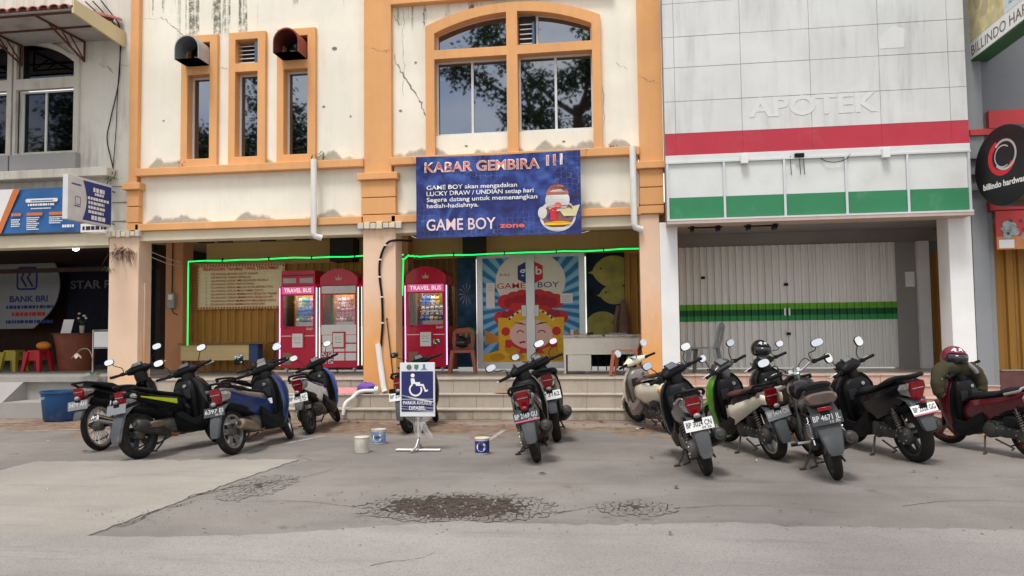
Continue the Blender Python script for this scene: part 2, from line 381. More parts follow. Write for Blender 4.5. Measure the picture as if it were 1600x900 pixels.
# ---------------------------------------------------------------- ground
def sheet(name, pts, z, mat, thick=0.):
    mb = MB()
    if thick: mb.plate(pts, z-thick, z, plane='xy')
    else:
        tri = geometry.tessellate_polygon([[Vector((a,b,0)) for a,b in pts]]); mb.add([(a,b,z) for a,b in pts], [tuple(t) for t in tri])
    return struct(mb.build(name, mat))
sheet('ground', [(-300,-300),(300,-300),(300,300),(-300,300)], 0, ASPH)
def rough_line(pts, step=.10, amp=.03):
    o = []
    for (a, b), (c, d) in zip(pts, pts[1:]):
        n = max(1, int(math.hypot(c-a, d-b)/step))
        for i in range(n): f = i/n; o.append((a+(c-a)*f+random.gauss(0,amp*.4), b+(d-b)*f+random.gauss(0,amp)))
    o.append(pts[-1]); return o
road_edge = rough_line([(-14,5.0),(-7,5.1),(-4.54,5.14),(-3.76,5.10),(-3.07,5.14),(-2.52,5.27),(-1.93,5.5),(-1.59,5.65),(-1.22,5.76),(-.54,5.74),(.11,5.78),(.81,5.92),(1.25,5.83),(1.91,5.86),(2.75,5.87),(6,6.0),(14,6.1)], .09, .018)
sheet('road', [(-120,5.0)]+road_edge+[(120,6.2),(120,-6),(-120,-6)], .016, ROADM, .012)
slab_edge = rough_line([(-6.72,5.32),(-6.6,6.9),(-6.64,7.5),(-6.70,8.05),(-5.42,8.25),(-3.66,8.41),(-3.70,8.05),(-3.78,6.93),(-3.80,6.1),(-3.83,5.28)], .07, .026)
sheet('concrete_patch', slab_edge+[(-3.84,5.02),(-6.74,5.0)], .010, SLABM, .008)
# faded paint lines of the parking bays
PAINT = M('faded_white_paint', (.40,.38,.36), .8, 0, .15, dirt=(.21,.195,.185), damt=.75, dscale=9)
for a, b, w in (((-4.46,9.35),(-4.14,10.4),.07),((-1.76,10.0),(-1.70,11.1),.07),((-9.2,10.6),(-8.2,10.9),.06),((-6.1,5.3),(-5.6,5.42),.05)):
    d = (Vector(b)-Vector(a)).normalized(); n = Vector((-d.y,d.x))*w/2; A = Vector(a); B = Vector(b)
    L = rough_line([tuple(A+n),tuple(B+n)], .06, .008)+rough_line([tuple(B-n),tuple(A-n)], .06, .008)
    sheet('paint_line', L, .022 if a[1] < 5.5 else .004, PAINT)
# broken asphalt: crumbling cells inside the worn patches
ROT = M('broken_asphalt', (.07,.062,.057), .95, 0, .28, scale=7, bump=.5, bscale=50)
ROTB = M('brown_rubble', (.062,.047,.039), .95, 0, .65, scale=24, bump=.7, bscale=60)
def crack_field(name, cx, cy, rx, ry, cell, mat_gap, mat_cell, core=0., seed=1, zoff=0., kindcol=None):
    rnd = random.Random(seed)
    pts = [(cx+rx*(1+.12*math.sin(3*a)+.08*math.sin(7*a+1))*math.cos(a)*1.02, cy+ry*(1+.12*math.sin(3*a)+.1*math.sin(5*a))*math.sin(a)*1.02) for a in [2*math.pi*i/48 for i in range(48)]]
    nx = int(2.6*rx/cell); ny = int(2.6*ry/cell)
    G = {}
    for i in range(nx+1):
        for j in range(ny+1):
            G[i,j] = (cx-1.3*rx+i*cell+(cell/2 if j%2 else 0)+rnd.uniform(-.42,.42)*cell, cy-1.3*ry+j*cell*.95+rnd.uniform(-.42,.42)*cell)
    gap = MB(); cells = MB()
    for i in range(nx):
        for j in range(ny):
            q = [G[i,j],G[i+1,j],G[i+1,j+1],G[i,j+1]]; mx_ = sum(p[0] for p in q)/4; my = sum(p[1] for p in q)/4
            d = math.hypot((mx_-cx)/rx, (my-cy)/ry)+rnd.uniform(-.12,.12)
            if d > 1.0: continue
            if d < core and rnd.random() < .30: h = .002; sh = .5
            else: h = .0055+rnd.random()*.006; sh = .91-.22*max(0,1-d)/max(.01,1-core) if d > core else rnd.uniform(.45,.8)
            lo = [(p[0],p[1],.0035) for p in q]; o = gap.add(lo, [(0,1,2,3)])
            inn = [(mx_+(p[0]-mx_)*sh, my+(p[1]-my)*sh) for p in q]; inn2 = [(mx_+(p[0]-mx_)*sh*.9, my+(p[1]-my)*sh*.9) for p in q]
            (cells if d > core else gap).add([(a,b,.0036) for a,b in inn]+[(a,b,h) for a,b in inn2], [(4,5,6,7),(0,1,5,4),(1,2,6,5),(2,3,7,6),(3,0,4,7)])
    for mb, nm, mt in ((gap,'pothole_rubble',mat_gap),(cells,'cracked_asphalt',mat_cell)):
        if mb.v:
            o = mb.build(nm, mt); o['kind'] = 'stuff'
crack_field('pothole', -1.36, 6.28, .80, .52, .05, ROTB, ASPH, .72, 3)
crack_field('crack', .10, 6.38, .33, .26, .055, ROTB, ASPH, .25, 5)
crack_field('crack', -3.42, 6.95, .26, .60, .055, ROT, ASPH, .12, 8)
# litter and dead leaves
def litter():
    LEAF = M('dead_leaf', (.17,.10,.05), .8, 0, .4); PALE = M('paper_scrap', (.72,.70,.66), .8, 0, .1)
    rnd = random.Random(11); a = MB(); b = MB()
    for i in range(95):
        x = rnd.uniform(-8,5.5); y = rnd.choice([rnd.uniform(5.0,12.0), rnd.gauss(11.8,.3)]); y = min(12.2,y); s = rnd.uniform(.012,.05)*(1.25 if y > 7 else .7)
        an = rnd.uniform(0,6.3); c_, s_ = math.cos(an)*s, math.sin(an)*s; z = .014 if not(y < 6.2) else .03
        mb = a if rnd.random() < .72 else b
        mb.add([(x-c_,y-s_,z),(x+s_*.45,y-c_*.45,z+s*.35),(x+c_,y+s_,z),(x-s_*.45,y+c_*.45,z+s*.25)], [(0,1,2,3)])
    for mb, m, n in ((a,LEAF,'fallen_leaves'),(b,PALE,'paper_scraps')):
        o = mb.build(n, m); o['kind'] = 'stuff'
litter()
def pebbles():
    rnd = random.Random(21); mb = MB()
    spots = [(rnd.uniform(-9.5,6),rnd.gauss(11.9,.35)) for i in range(420)]+[(rnd.uniform(-8,6),rnd.uniform(6.2,11.5)) for i in range(160)]+[(rnd.gauss(-1.36,.6),rnd.gauss(6.28,.38)) for i in range(260)]+[(rnd.gauss(-3.75,.12),rnd.uniform(5.3,8.3)) for i in range(120)]+[(rnd.uniform(-4.5,3),rnd.gauss(5.85,.10)) for i in range(60)]
    for x, y in spots:
        if y > 12.3: continue
        r = rnd.uniform(.004,.010); z = .018 if y < 5.9 else .003; a = rnd.random()*6; n = 5
        mb.add([(x+r*1.2*math.cos(a+6.283*k/n),y+r*math.sin(a+6.283*k/n),z) for k in range(n)]+[(x+r*.6*math.cos(a+6.283*k/n),y+r*.6*math.sin(a+6.283*k/n),z+r*.9) for k in range(n)], [(k,(k+1)%n,n+(k+1)%n,n+k) for k in range(n)]+[tuple(range(n,2*n))])
    o = mb.build('gravel', M('gravel_stone',(.25,.225,.20),.9,0,.5,scale=3,world_co=True)); o['kind'] = 'stuff'
pebbles()
def pavement_cracks():
    rnd = random.Random(5); mb = MB()
    for (x, y, a, L, w, z) in ((-1.55,4.62,1.0,.55,.006,.0185),(-.55,6.1,.15,1.4,.010,.005),(.45,6.4,.1,1.5,.008,.005),(-2.2,6.2,2.9,1.3,.010,.005),(2.2,6.6,.2,2.0,.008,.005),(-3.7,7.9,.9,1.5,.008,.005),(-5.2,7.2,.4,1.3,.006,.0125),(1.0,9.2,1.9,1.6,.008,.005),(-2.0,10.0,2.6,1.8,.008,.005),(-3.81,6.4,1.6,1.8,.022,.0125),(-3.80,5.4,1.58,1.0,.02,.0125)):
        n = int(L/.035); a0_ = a; vs = []; fs = []
        for i in range(n):
            ww = w*rnd.uniform(.4,1.3)*(1-i/n*.7); nx, ny = -math.sin(a), math.cos(a); vs += [(x+nx*ww/2,y+ny*ww/2,z),(x-nx*ww/2,y-ny*ww/2,z)]
            if i: fs.append((2*i-2,2*i-1,2*i+1,2*i))
            a += rnd.gauss(0,.17)+.35*(a0_-a)*.2; x += .035*math.cos(a); y += .035*math.sin(a)
        mb.add(vs, fs)
    o = mb.build('pavement_cracks', M('crack_dirt',(.055,.047,.042),.95,0,.3)); o['kind'] = 'stuff'
pavement_cracks()

# ---------------------------------------------------------------- steps and platform
def rand_tile(w, d, h, name):
    mb = MB(); mb.box(-w/2, w/2, 0, d, 0, h); return mb.mesh(name)
def stairs(name, x0, x1, tops, y0, tread, rt, tt, tw, yback, mossy=True):
    st = MB(); z = 0.
    for i, tp in enumerate(tops):
        st.box(x0, x1, y0+i*tread, yback, z if i else -.2, tp-.018); z = tp-.018
    root = struct(st.build(name, GROUT))
    z = 0.
    for i, tp in enumerate(tops):
        n = int(round((x1-x0)/tw)); w = (x1-x0)/n; h = tp-.018-z
        me = rand_tile(w-.008, .02, h-.014, 'tile'); me.materials.append(MOSSY if (mossy and i == 0) else rt)
        dep = tread+.012 if i < len(tops)-1 else .42
        me2 = rand_tile(w-.006, dep-.006, .018, 'tile'); me2.materials.append(tt)
        for k in range(n):
            cx = x0+(k+.5)*w
            a = mesh_part('tile', me, None, root, (cx+random.uniform(-.002,.002), y0+i*tread-.008-random.random()*.003, z+.006))
            b = mesh_part('tile', me2, None, root, (cx, y0+i*tread-.026-random.random()*.003, tp-.018+random.random()*.002))
        z = tp-.018
    return root
stairs('entrance_steps', -9.25, .80, (.17,.39,.63), 12.36, .30, BEIGET, BEIGETR, .45, 13.6)
stairs('pharmacy_steps', .80, 5.80, (.16,.33,.50,.66), 12.36, .27, PINKT, PINKTR, .42, 13.7, mossy=False)
FLOORM = M('arcade_floor_tile', (.42,.375,.32), .35, 0, .1, dirt=(.22,.19,.16), damt=.45, dscale=1.5, world_co=True)
struct(MB().box(-9.25,.80,13.6,20.0,-.1,.626).build('arcade_floor', FLOORM))
struct(MB().box(.80,9.6,13.7,20.0,-.1,.656).build('pharmacy_floor', FLOORM))
# raised floor, ramp and low step in front of the left shop
FL1 = M('pale_floor_paint', (.31,.30,.28), .7, 0, .1, dirt=(.3,.28,.25), damt=.4, world_co=True)
struct(MB().box(-18,-9.25,12.95,20.0,-.1,.69).box(-18,-9.30,12.86,12.95,.60,.70).build('shop_floor', FL1))
struct(MB().box(-10.95,-9.30,12.36,12.95,-.1,.27).build('concrete_step', CONC))
rp_ = MB(); rp_.add([(-18,12.36,0),(-11.6,12.36,.26),(-10.95,12.36,.26),(-10.95,12.95,.66),(-11.6,12.95,.66),(-18,12.95,.66),(-10.95,12.36,-.1),(-18,12.36,-.1),(-10.95,12.95,-.1),(-18,12.95,-.1)],[(0,1,4,5),(1,2,3,4),(2,6,8,3),(0,7,6,2,1)])
struct(rp_.build('concrete_ramp', CONC))
# ================================================================ buildings
def rect(x0, x1, z0, z1): return [(x0,z0),(x1,z0),(x1,z1),(x0,z1)]
def slat_mesh(w, z0, z1, depth, me_name='slat'):
    """one folding-door leaf: a shallow V-fold strip"""
    mb = MB(); h = w/2
    prof = [(-h,0),(-h*.55,0),(-h*.35,-depth),(h*.35,-depth),(h*.55,0),(h,0),(h,.012),(-h,.012)]
    mb.loft([[(a,b,z0) for a,b in prof],[(a,b,z1) for a,b in prof]]); return mb.mesh(me_name)
def slat_door(name, parent, x0, x1, y, z0, z1, n, mat, depth=.035):
    back = MB().box(x0, x1, y+.03, y+.05, z0, z1).build(name, mat, parent)
    w = (x1-x0)/n; me = slat_mesh(w-.004, z0, z1, depth); me.materials.append(mat); off = origin_of(back)
    for i in range(n):
        o = mesh_part('slat', me, mat, back, Vector((x0+(i+.5)*w, y+random.uniform(-.004,.004), 0))-off); o.rotation_euler.z = random.gauss(0,.02)
    return back
def pane_window(parent, name, frame_poly, bars, panes, yf, yg, fw, matf=None):
    pass

# ---------------- cream and orange shophouse (two bays)
B2 = thing('shophouse', 'cream shophouse with orange pilasters, two bays wide, arched window on its right', 'building', (-4.0,13.0,0))
XL, XM0, XM1, XR = -8.76, -4.42, -3.92, .37
TOP = 8.6
def mk_wall(x0, x1, z0, z1, holes, y=13.0, mat=CREAM, parent=B2, name='wall'): return MB().plate(rect(x0,x1,z0,z1), y, y+.28, holes).build(name, mat, parent)
wins = [(-7.92,-7.21),(-6.99,-6.28),(-6.06,-5.33)]
mk_wall(XL, XM0, 4.49, TOP, [rect(a+.06,b-.06,4.56,6.88) for a,b in wins])
for k, (a, b) in enumerate(wins):
    i0, i1 = a+.13, b-.15
    w = MB().plate(rect(a,b,4.49,6.94), 12.92, 13.02, [rect(i0,i1,4.64,6.20), rect(i0,i1,6.36,6.80)])
    w.box(i0-.04,i1+.04,13.16,13.22,6.20,6.36)
    win = w.build('window', ORANGE, B2, bevel=.008)
    # reveals
    MB().plate(rect(i0-.03,i1+.03,4.61,6.83), 13.02, 13.2, [rect(i0,i1,4.64,6.20), rect(i0,i1,6.36,6.80)]).build('reveal', ORANGE, win)
    MB().plate(rect(i0,i1,4.64,6.20), 13.10, 13.14, [rect(i0+.035,i1-.03,4.68,6.165)]).build('frame', ALUW, win)
    MB().box(i0+.035,i1-.03,13.12,13.13,4.68,6.165).build('pane', GLASS, win)
    MB().box(i0,i1,13.00,13.09,4.60,4.635).build('sill', CREAM_LO, win)
    MB().box(i0,i1,13.20,13.24,6.36,6.80).build('backing', DARKIN, win)
    if k == 1:
        for q in range(5): MB().box(i0+.01,i1-.06,13.03+.008*q,13.06,6.40+q*.078,6.415+q*.078).build('louvre', ALU, win)
        MB().box(i1-.07,i1-.005,12.95,13.15,6.38,6.79).build('louvre_box', M('blue_louvre_box',(.06,.12,.2),.5), win)
    else:
        hw = .235; cx = (i0+i1)/2-.02; prof = []
        def D(s, y): return [(cx+s*hw*x, y, 6.37+s*zz) for x, zz in [(-1,0),(-1,.2)]+[(math.cos(R(t))*1.0,.2+.24*math.sin(R(t))) for t in range(165,0,-15)]+[(1,.2),(1,0)]]
        hm = [M('grey_sheet_metal',(.42,.43,.45),.5,.5,.15), None, M('red_brown_sheet_metal',(.23,.055,.04),.55,.2,.2)][k]
        ho = MB(); o1, o2, n2, n1 = D(1,12.55), D(1,13.08), D(.94,13.08), D(.94,12.55)
        ho.loft([o1,o2,n2,n1], cap=False, closed=True); ho.build('hood', hm, win, smooth=35)
        MB().loft([D(.935,13.04),D(.935,13.06)]).build('hood_back', PRINT_K, win)
        MB().lathe([(.15,0),(.15,-.03),(.13,-.03),(.13,0)], (cx,13.0,6.57), 'y', 24, cap=False, closed=True).build('fan_ring', BLACK, win, smooth=40)
        fb = MB()
        for q in range(4):
            a0 = R(20+90*q); fb.add([(cx+.02*math.cos(a0),13.02,6.57+.02*math.sin(a0)),(cx+.12*math.cos(a0-.35),13.0,6.57+.12*math.sin(a0-.35)),(cx+.12*math.cos(a0+.35),13.035,6.57+.12*math.sin(a0+.35))],[(0,1,2)])
        fb.build('fan_blade', ALU, win)
# right bay with the arched window
def arch(x0, x1, zs, zc, n=20): # from right springing to left springing
    c = (x0+x1)/2; return [(c+(x1-x0)/2*math.cos(math.pi*i/n), zs+(zc-zs)*math.sin(math.pi*i/n)**.9) for i in range(n+1)]
def arch_seg(x0, x1, zs, zc, n=20):
    c = (x0+x1)/2; h = (x1-x0)/2; s = zc-zs; rad = (h*h+s*s)/(2*s); cz = zc-rad
    return [(x1-(x1-x0)*i/n, cz+math.sqrt(rad*rad-(x1-(x1-x0)*i/n-c)**2)) for i in range(n+1)]
ao = [(-3.30,4.49),(-.24,4.49)]+arch_seg(-3.30,-.24,6.80,7.13)
AI = arch_seg(-3.14,-.39,6.66,6.96,28)
def arch_between(x0, x1):
    A = [p for p in AI if x0 < p[0] < x1]
    def zi(x): 
        for p, q in zip(AI, AI[1:]):
            if q[0] <= x <= p[0]: return q[1]+(p[1]-q[1])*(x-q[0])/(p[0]-q[0]+1e-9)
    return [(x1,zi(x1))]+A+[(x0,zi(x0))]
hL = [(-3.14,6.36),(-1.86,6.36)]+arch_between(-3.139,-1.86); hR = [(-1.67,6.36),(-.39,6.36)]+arch_between(-1.67,-.391)
lows = [(-3.14,-1.86),(-1.67,-.39)]
mk_wall(XM1, XR, 4.49, TOP, [[(-3.2,4.56),(-.33,4.56)]+arch_seg(-3.2,-.33,6.72,7.04)])
fr = MB().plate(ao, 12.90, 13.02, [hL,hR]+[rect(a,b,4.50,6.20) for a,b in lows])
win = fr.build('window', ORANGE, B2, bevel=.01)
MB().plate([(-3.2,4.5),(-.33,4.5)]+arch_seg(-3.2,-.33,6.73,7.03), 13.02, 13.2, [hL,hR]+[rect(a,b,4.50,6.20) for a,b in lows]).build('reveal', ORANGE, win)
def inset(poly, d):
    cx = sum(p[0] for p in poly)/len(poly); cz = sum(p[1] for p in poly)/len(poly)
    x0 = min(p[0] for p in poly); x1 = max(p[0] for p in poly); z0 = min(p[1] for p in poly); z1 = max(p[1] for p in poly)
    return [(cx+(p[0]-cx)*(1-2*d/(x1-x0)), cz+(p[1]-cz)*(1-2*d/(z1-z0))) for p in poly]
for h in (hL, hR):
    MB().plate(h, 13.10, 13.14, [inset(h,.03)]).build('frame', ALUW, win)
    MB().plate(inset(h,.028), 13.12, 13.13).build('pane', GLASS, win)
MB().box(-1.36,-1.32,13.09,13.11,6.37,6.93).build('frame', ALUW, win)
MB().box(-1.66,-1.37,13.07,13.115,6.375,6.92).build('vent_backing', DARKIN, win)
for q in range(5): MB().box(-1.64,-1.42,13.035,13.068,6.42+q*.085,6.435+q*.085).build('louvre', ALU, win)
MB().box(-1.42,-1.38,12.98,13.07,6.39,6.78).build('louvre_box', M('blue_louvre_box',(.06,.12,.2)), win)
for a, b in lows:
    MB().box(a,b,12.99,13.19,4.50,4.86).build('sill_panel', CREAM, win)
    m_ = (a+b)/2
    MB().plate(rect(a,b,4.865,6.20), 13.09, 13.14, [rect(a+.03,m_-.02,4.91,6.17), rect(m_+.02,b-.03,4.91,6.17)]).build('frame', ALUW, win)
    MB().box(a+.03,m_-.02,13.115,13.125,4.91,6.17).build('pane', GLASS, win); MB().box(m_+.02,b-.03,13.12,13.13,4.91,6.17).build('pane', GLASS, win)
# pilasters, ledges, lower panels, beam
for x0, x1 in ((-8.93,XL),(XM0,XM1),(XR,.765)):
    MB().box(x0,x1,12.9,13.3,4.22,TOP).build('pilaster', ORANGE, B2, bevel=.008)
for x0, x1 in ((-8.99,-8.64),(-4.52,-3.79),(.30,.80)):
    MB().box(x0,x1,12.80,13.3,4.10,4.225).build('capital', ORANGE, B2, bevel=.012)
    a, b = (x0+.06, x1-.05)
    for z0, z1 in ((3.80,4.10),(3.50,3.785),(3.355,3.485)):
        MB().box(a,b,12.86,13.3,z0,z1).build('block', ORANGE, B2, bevel=.008)
    MB().box(a+.02,b-.02,12.9,13.3,3.42,4.1).build('block_core', ORANGE, B2)
for x0, x1 in ((XL,XM0),(XM1,XR)):
    MB().box(x0,x1,12.84,13.28,4.35,4.49).build('ledge', ORANGE, B2, bevel=.01)
    MB().box(x0+.02,x1-.02,12.985,13.28,3.47,4.35).build('panel', CREAM, B2)
    MB().box(x0,x1,12.86,13.28,3.34,3.47).build('ledge', ORANGE, B2, bevel=.01)
    MB().box(x0,x1,12.93,13.28,3.16,3.34).build('beam', CREAM_LO, B2, bevel=.01)
MB().box(XM1,-.02,12.86,13.05,7.22,7.36).build('ledge', ORANGE, B2, bevel=.01)
# broken bracket mouldings over the pillars
for x0, x1 in ((-4.52,-3.72),(-9.30,-8.64)):
    n = 7; w = (x1-x0)/n
    for i in range(n):
        MB().box(x0+i*w+.006,x0+(i+1)*w-.006,12.80+random.uniform(0,.03),13.2,3.23+random.uniform(0,.02),3.36-random.uniform(0,.03)).build('bracket_block', CREAM_LO if i%2 else GREYTRIM, B2, bevel=.01)
MB().box(-4.44,-3.85,12.9,13.3,.37,3.25).build('pillar', PEACH, B2, bevel=.012)
MB().box(-9.29,-8.70,12.9,13.3,.37,3.25).build('pillar', PEACH2, B2, bevel=.012)
MB().box(.34,.67,12.905,13.3,.37,3.35).build('pillar', PEACH, B2, bevel=.012)
# back wall of the arcade
MB().plate(rect(-8.95,.9,2.95,3.6), 15.66, 15.9).build('wall', TAN, B2)
MB().box(-10.1,.9,13.28,20.0,3.42,3.6).build('ceiling', CEIL, B2)
MB().box(-9.62,-9.22,15.2,15.6,.6,3.42).build('pier', TERRA, B2, bevel=.01)
MB().box(-4.62,-4.30,15.3,15.7,.6,3.42).build('pier', TERRA, B2, bevel=.01)
MB().box(-9.22,-4.62,15.58,15.7,2.90,3.0).build('lintel', TAN, B2)
MB().box(-10.1,-10.0,15.6,20,.6,3.42).build('partition', DARKIN, B2)
MB().box(-10.0,-9.2,18.0,18.1,.6,3.42).build('passage_wall', DARKIN, B2)
MB().box(.70,.86,13.3,15.9,.6,3.42).build('partition', TAN, B2)
slat_door('folding_door', B2, -9.2, -4.62, 15.55, .66, 2.92, 26, BROWNSLAT)
slat_door('folding_door', B2, -4.28, -3.34, 15.6, .66, 2.95, 7, BROWNDARK)
slat_door('folding_door', B2, .10, .70, 15.5, .66, 2.95, 4, BROWNSLAT)
# ceiling beams and hanging bits
for x in (-8.3,-7.9,-7.0,-6.3): MB().box(x,x+.28,14.2,14.32,3.26,3.34).build('ceiling_lamp_box', BLACK, B2)
MB().box(-5.95,-5.45,15.2,15.6,2.92,3.40).build('black_loudspeaker_niche', PRINT_K, B2)
MB().box(-3.15,-2.72,15.25,15.6,2.98,3.40).build('black_loudspeaker_niche', PRINT_K, B2)
mt_ = MB().box(-9.52,-9.36,15.10,15.2,2.0,2.32).build('meter_box', M('meter_grey',(.30,.31,.30),.5), B2, bevel=.008)
MB().box(-9.49,-9.39,15.09,15.10,2.18,2.29).build('meter_window', PRINT_W, mt_); MB().tube([(-9.44,15.16,2.32),(-9.44,15.17,3.4)],.012,6).tube([(-9.44,15.16,2.0),(-9.40,15.15,1.9),(-9.30,15.15,1.86)],.010,6).build('meter_cable', BLACK, mt_)
for dz in (0,.10): MB().tube([(-8.72,13.2,3.02-dz),(-8.95,14.2,2.96-dz),(-9.25,15.2,2.98-dz)],.007,5).build('wall_cable', PLASTIC_W, B2)
for x, z, h in ((-8.66,1.75,1.3),): MB().box(x-.035,x+.0,13.05,13.10,z-h/2-.3,z+h/2).build('conduit', PEACH, B2)
# white downpipes
for x, z0, z1 in ((-5.30,3.14,4.50),(.255,3.12,4.48)):
    p = MB().tube([(x,12.79,z1),(x,12.79,z0+.05),(x+.02,12.80,z0),(x+.12,12.86,z0-.03)], .054, 12).build('downpipe', PLASTIC_W, B2, smooth=50)
# cracks in the plaster
CRK = M('crack_shadow', (.24,.21,.18), .9, 0, .2)  # flat dull brown of the cracks, chips and grooves
def crack(parent, pts, y, w=.012, seed=0, n=9):
    rnd = random.Random(seed); mb = MB(); P = []
    for a, b in zip(pts, pts[1:]):
        for i in range(n): f = i/n; P.append((a[0]+(b[0]-a[0])*f+rnd.gauss(0,.016), a[1]+(b[1]-a[1])*f+rnd.gauss(0,.016)))
    P.append(pts[-1]); vs = []; fs = []
    for i, p in enumerate(P):
        ww = .75*w*(.3+rnd.random())*(1-abs(i/len(P)-.5)); vs += [(p[0]-ww/2,y,p[1]-ww/3),(p[0]+ww/2,y,p[1]+ww/3)]
        if i: k = 2*i; fs.append((k-2,k-1,k+1,k))
    mb.add(vs, fs); return mb.build('crack', CRK, parent)
crack(B2, [(-3.90,6.35),(-3.72,5.95),(-3.45,5.55),(-3.32,5.2)], 12.997, .035, 1)
crack(B2, [(-3.92,7.1),(-3.75,6.9)], 12.997, .02, 2); crack(B2, [(-4.4,6.5),(-4.1,6.42),(-3.93,6.41)], 12.897, .012, 3)
crack(B2, [(-8.72,7.35),(-8.3,7.33),(-8.0,7.05),(-7.9,6.95)], 12.997, .016, 4); crack(B2, [(-3.72,7.2),(-3.73,6.6),(-3.72,5.6)], 12.997, .012, 5)
crack(B2, [(-3.33,7.2),(-3.34,6.85)], 12.997, .03, 6); crack(B2, [(.38,5.7),(.55,5.6),(.7,5.55)], 12.897, .012, 7)
crack(B2, [(.0,5.95),(.2,5.85)], 12.997, .012, 8); crack(B2, [(-7.2,6.32),(-7.0,6.31)], 12.997, .014, 9); crack(B2, [(-.2,4.9),(-.22,5.6)], 12.997, .01, 10)
for i, (x, z, d) in enumerate([(-5.0,6.55,.05),(-3.5,6.2,.025),(-5.2,5.5,.03),(-4.7,5.3,.02),(-3.78,5.35,.03),(-8.3,5.4,.02),(-.9,4.66,.03),(-2.6,4.66,.03),(-5.9,3.9,.05),(-6.5,3.8,.03),(-7.6,3.9,.02)]):
    MB().disc((x,12.992 if z > 4.9 or z < 4.4 else 12.986,z), d, 'y', 7, r2=d*.6, t=.003).build('chip', CRK, B2)
# black hose clipped to the middle pillar
def smooth_path(pts, n=6):
    P = [Vector(p) for p in pts]; P = [2*P[0]-P[1]]+P+[2*P[-1]-P[-2]]; o = []
    for i in range(1, len(P)-2):
        for k in range(n):
            t = k/n; a, b, c, d = P[i-1:i+3]
            o.append(.5*((2*b)+(c-a)*t+(2*a-5*b+4*c-d)*t*t+(3*b-a-3*c+d)*t**3))
    o.append(P[-2]); return o
hose_pts = smooth_path([(-3.62,13.1,3.04),(-3.88,12.875,3.03),(-4.02,12.865,2.95),(-4.12,12.865,2.7),(-4.13,12.865,2.4),(-4.09,12.865,2.05),(-4.08,12.865,1.6),(-4.11,12.865,1.2)])
hs_ = thing('black_hose', 'black ribbed hose clipped down the front of the middle pillar', 'hose', (-4.1,12.86,1.1))
MB().tube(hose_pts, .021, 8).build('hose', BLACK, hs_, smooth=50)
for k in (12,18,24,30,36): MB().lathe([(.03,-.012),(.03,.012)], hose_pts[k], 'z', 10).build('clip', PLASTIC_W, hs_)
pv = thing('drain_pipe', 'white plastic pipe running down the middle pillar and over the steps', 'pipe', (-4.1,12.8,.4))
MB().tube(smooth_path([(-4.16,12.86,1.24),(-4.12,12.855,.9),(-4.05,12.82,.5),(-4.02,12.80,.42)]), .052, 12).build('upper_pipe', PLASTIC_W, pv, smooth=50)
MB().tube(smooth_path([(-4.12,12.70,.45),(-4.40,12.62,.44),(-4.50,12.50,.34),(-4.56,12.34,.26),(-4.58,12.30,.08)]), .030, 12).build('lower_pipe', PLASTIC_W, pv, smooth=50)
MB().lathe([(.075,-.03),(.075,.03)], (-4.13,12.70,.45), 'x', 14).build('coupling', ALU, pv)

# ---------------- pharmacy (white cladding)
B3 = thing('pharmacy_building', 'white panelled pharmacy front with red band and green sign strip', 'building', (3.0,12.9,0))
ACP = wall_mat('white_cladding_panel', (.655,.67,.675), gamt=.4, grime=(.42,.425,.425), bump=.02, smear=.8)
ACPR = M('red_cladding', (.46,.035,.062), .45, 0, .06, scale=2, dirt=(.42,.1,.11), damt=.3, world_co=True)
ACPG = M('green_sign_strip', (.035,.215,.10), .45, 0, .06, scale=2, dirt=(.12,.30,.18), damt=.3, world_co=True)
SIGNW = M('pale_sign_panel', (.66,.685,.685), .5, 0, .05, dirt=(.48,.49,.48), damt=.4, dscale=1.5, world_co=True)
xs = [.775,.95,2.0,3.07,4.11,5.13,5.38]; zs = [4.60,5.13,5.69,6.20,6.76,7.32,7.9,8.6]
for i in range(len(xs)-1):
    for j in range(len(zs)-1):
        o = MB().box(xs[i]+.003,xs[i+1]-.003,12.58+random.uniform(-.001,.003),12.62,zs[j]+.004,zs[j+1]-.004).build('cladding_panel', ACP, B3)
    MB().box(xs[i]+.001,xs[i+1]-.001,12.575,12.62,4.24,4.596).build('red_panel', ACPR, B3)
MB().box(.775,5.38,12.60,13.0,3.2,8.6).build('wall', CONC, B3)
MB().box(.775,5.38,12.56,12.62,4.13,4.238).build('trim', SIGNW, B3, bevel=.004)
px = [.80,1.69,2.62,3.55,4.46,5.35]
for a, b in zip(px, px[1:]):
    MB().box(a+.02,b-.02,12.575,12.6,3.55,4.12).build('sign_panel', SIGNW, B3)
    MB().box(a+.02,b-.02,12.572,12.6,3.21,3.548).build('green_panel', ACPG, B3)
for a in px: MB().box(a-.018,a+.018,12.545,12.60,3.2,4.13).build('sign_post', ALU, B3)
MB().box(.775,5.385,12.54,12.60,4.10,4.128).build('sign_rail', ALU, B3); MB().box(.775,5.385,12.53,12.60,3.17,3.20).build('sign_rail', ALUW, B3)
MB().box(.775,5.385,12.535,13.0,3.12,3.168).build('sign_base', M('pinkish_trim',(.5,.4,.36),.6,0,.1), B3)
for x in (1.95,4.08): MB().box(x,x+.11,12.47,12.56,4.05,4.2).build('lamp_bracket', PLASTIC_W, B3, bevel=.006)
lt = MB(); letters(lt, 'APOTEK', (2.10,12.5775,4.82), UX, UZ, w=1.98, h=.31, bold=.03)
lt.build('lettering', M('ghost_letter_white', (.695,.708,.71), .5, 0, .03, dirt=(.62,.632,.638), damt=.8, dscale=3), B3)
wg = MB(); poly_at(wg, [(0,0),(.36,0),(.38,.30),(.2,.36),(-.02,.18)], (4.13,12.5775,5.80), UX, UZ); wg.build('paint_patch', M('ghost_letter_white',(.8,.8,.8)), B3)
wg = MB(); poly_at(wg, [(0,0),(.28,0),(.2,.34),(.08,.34)], (2.10,12.5745,4.62), UX, UZ)
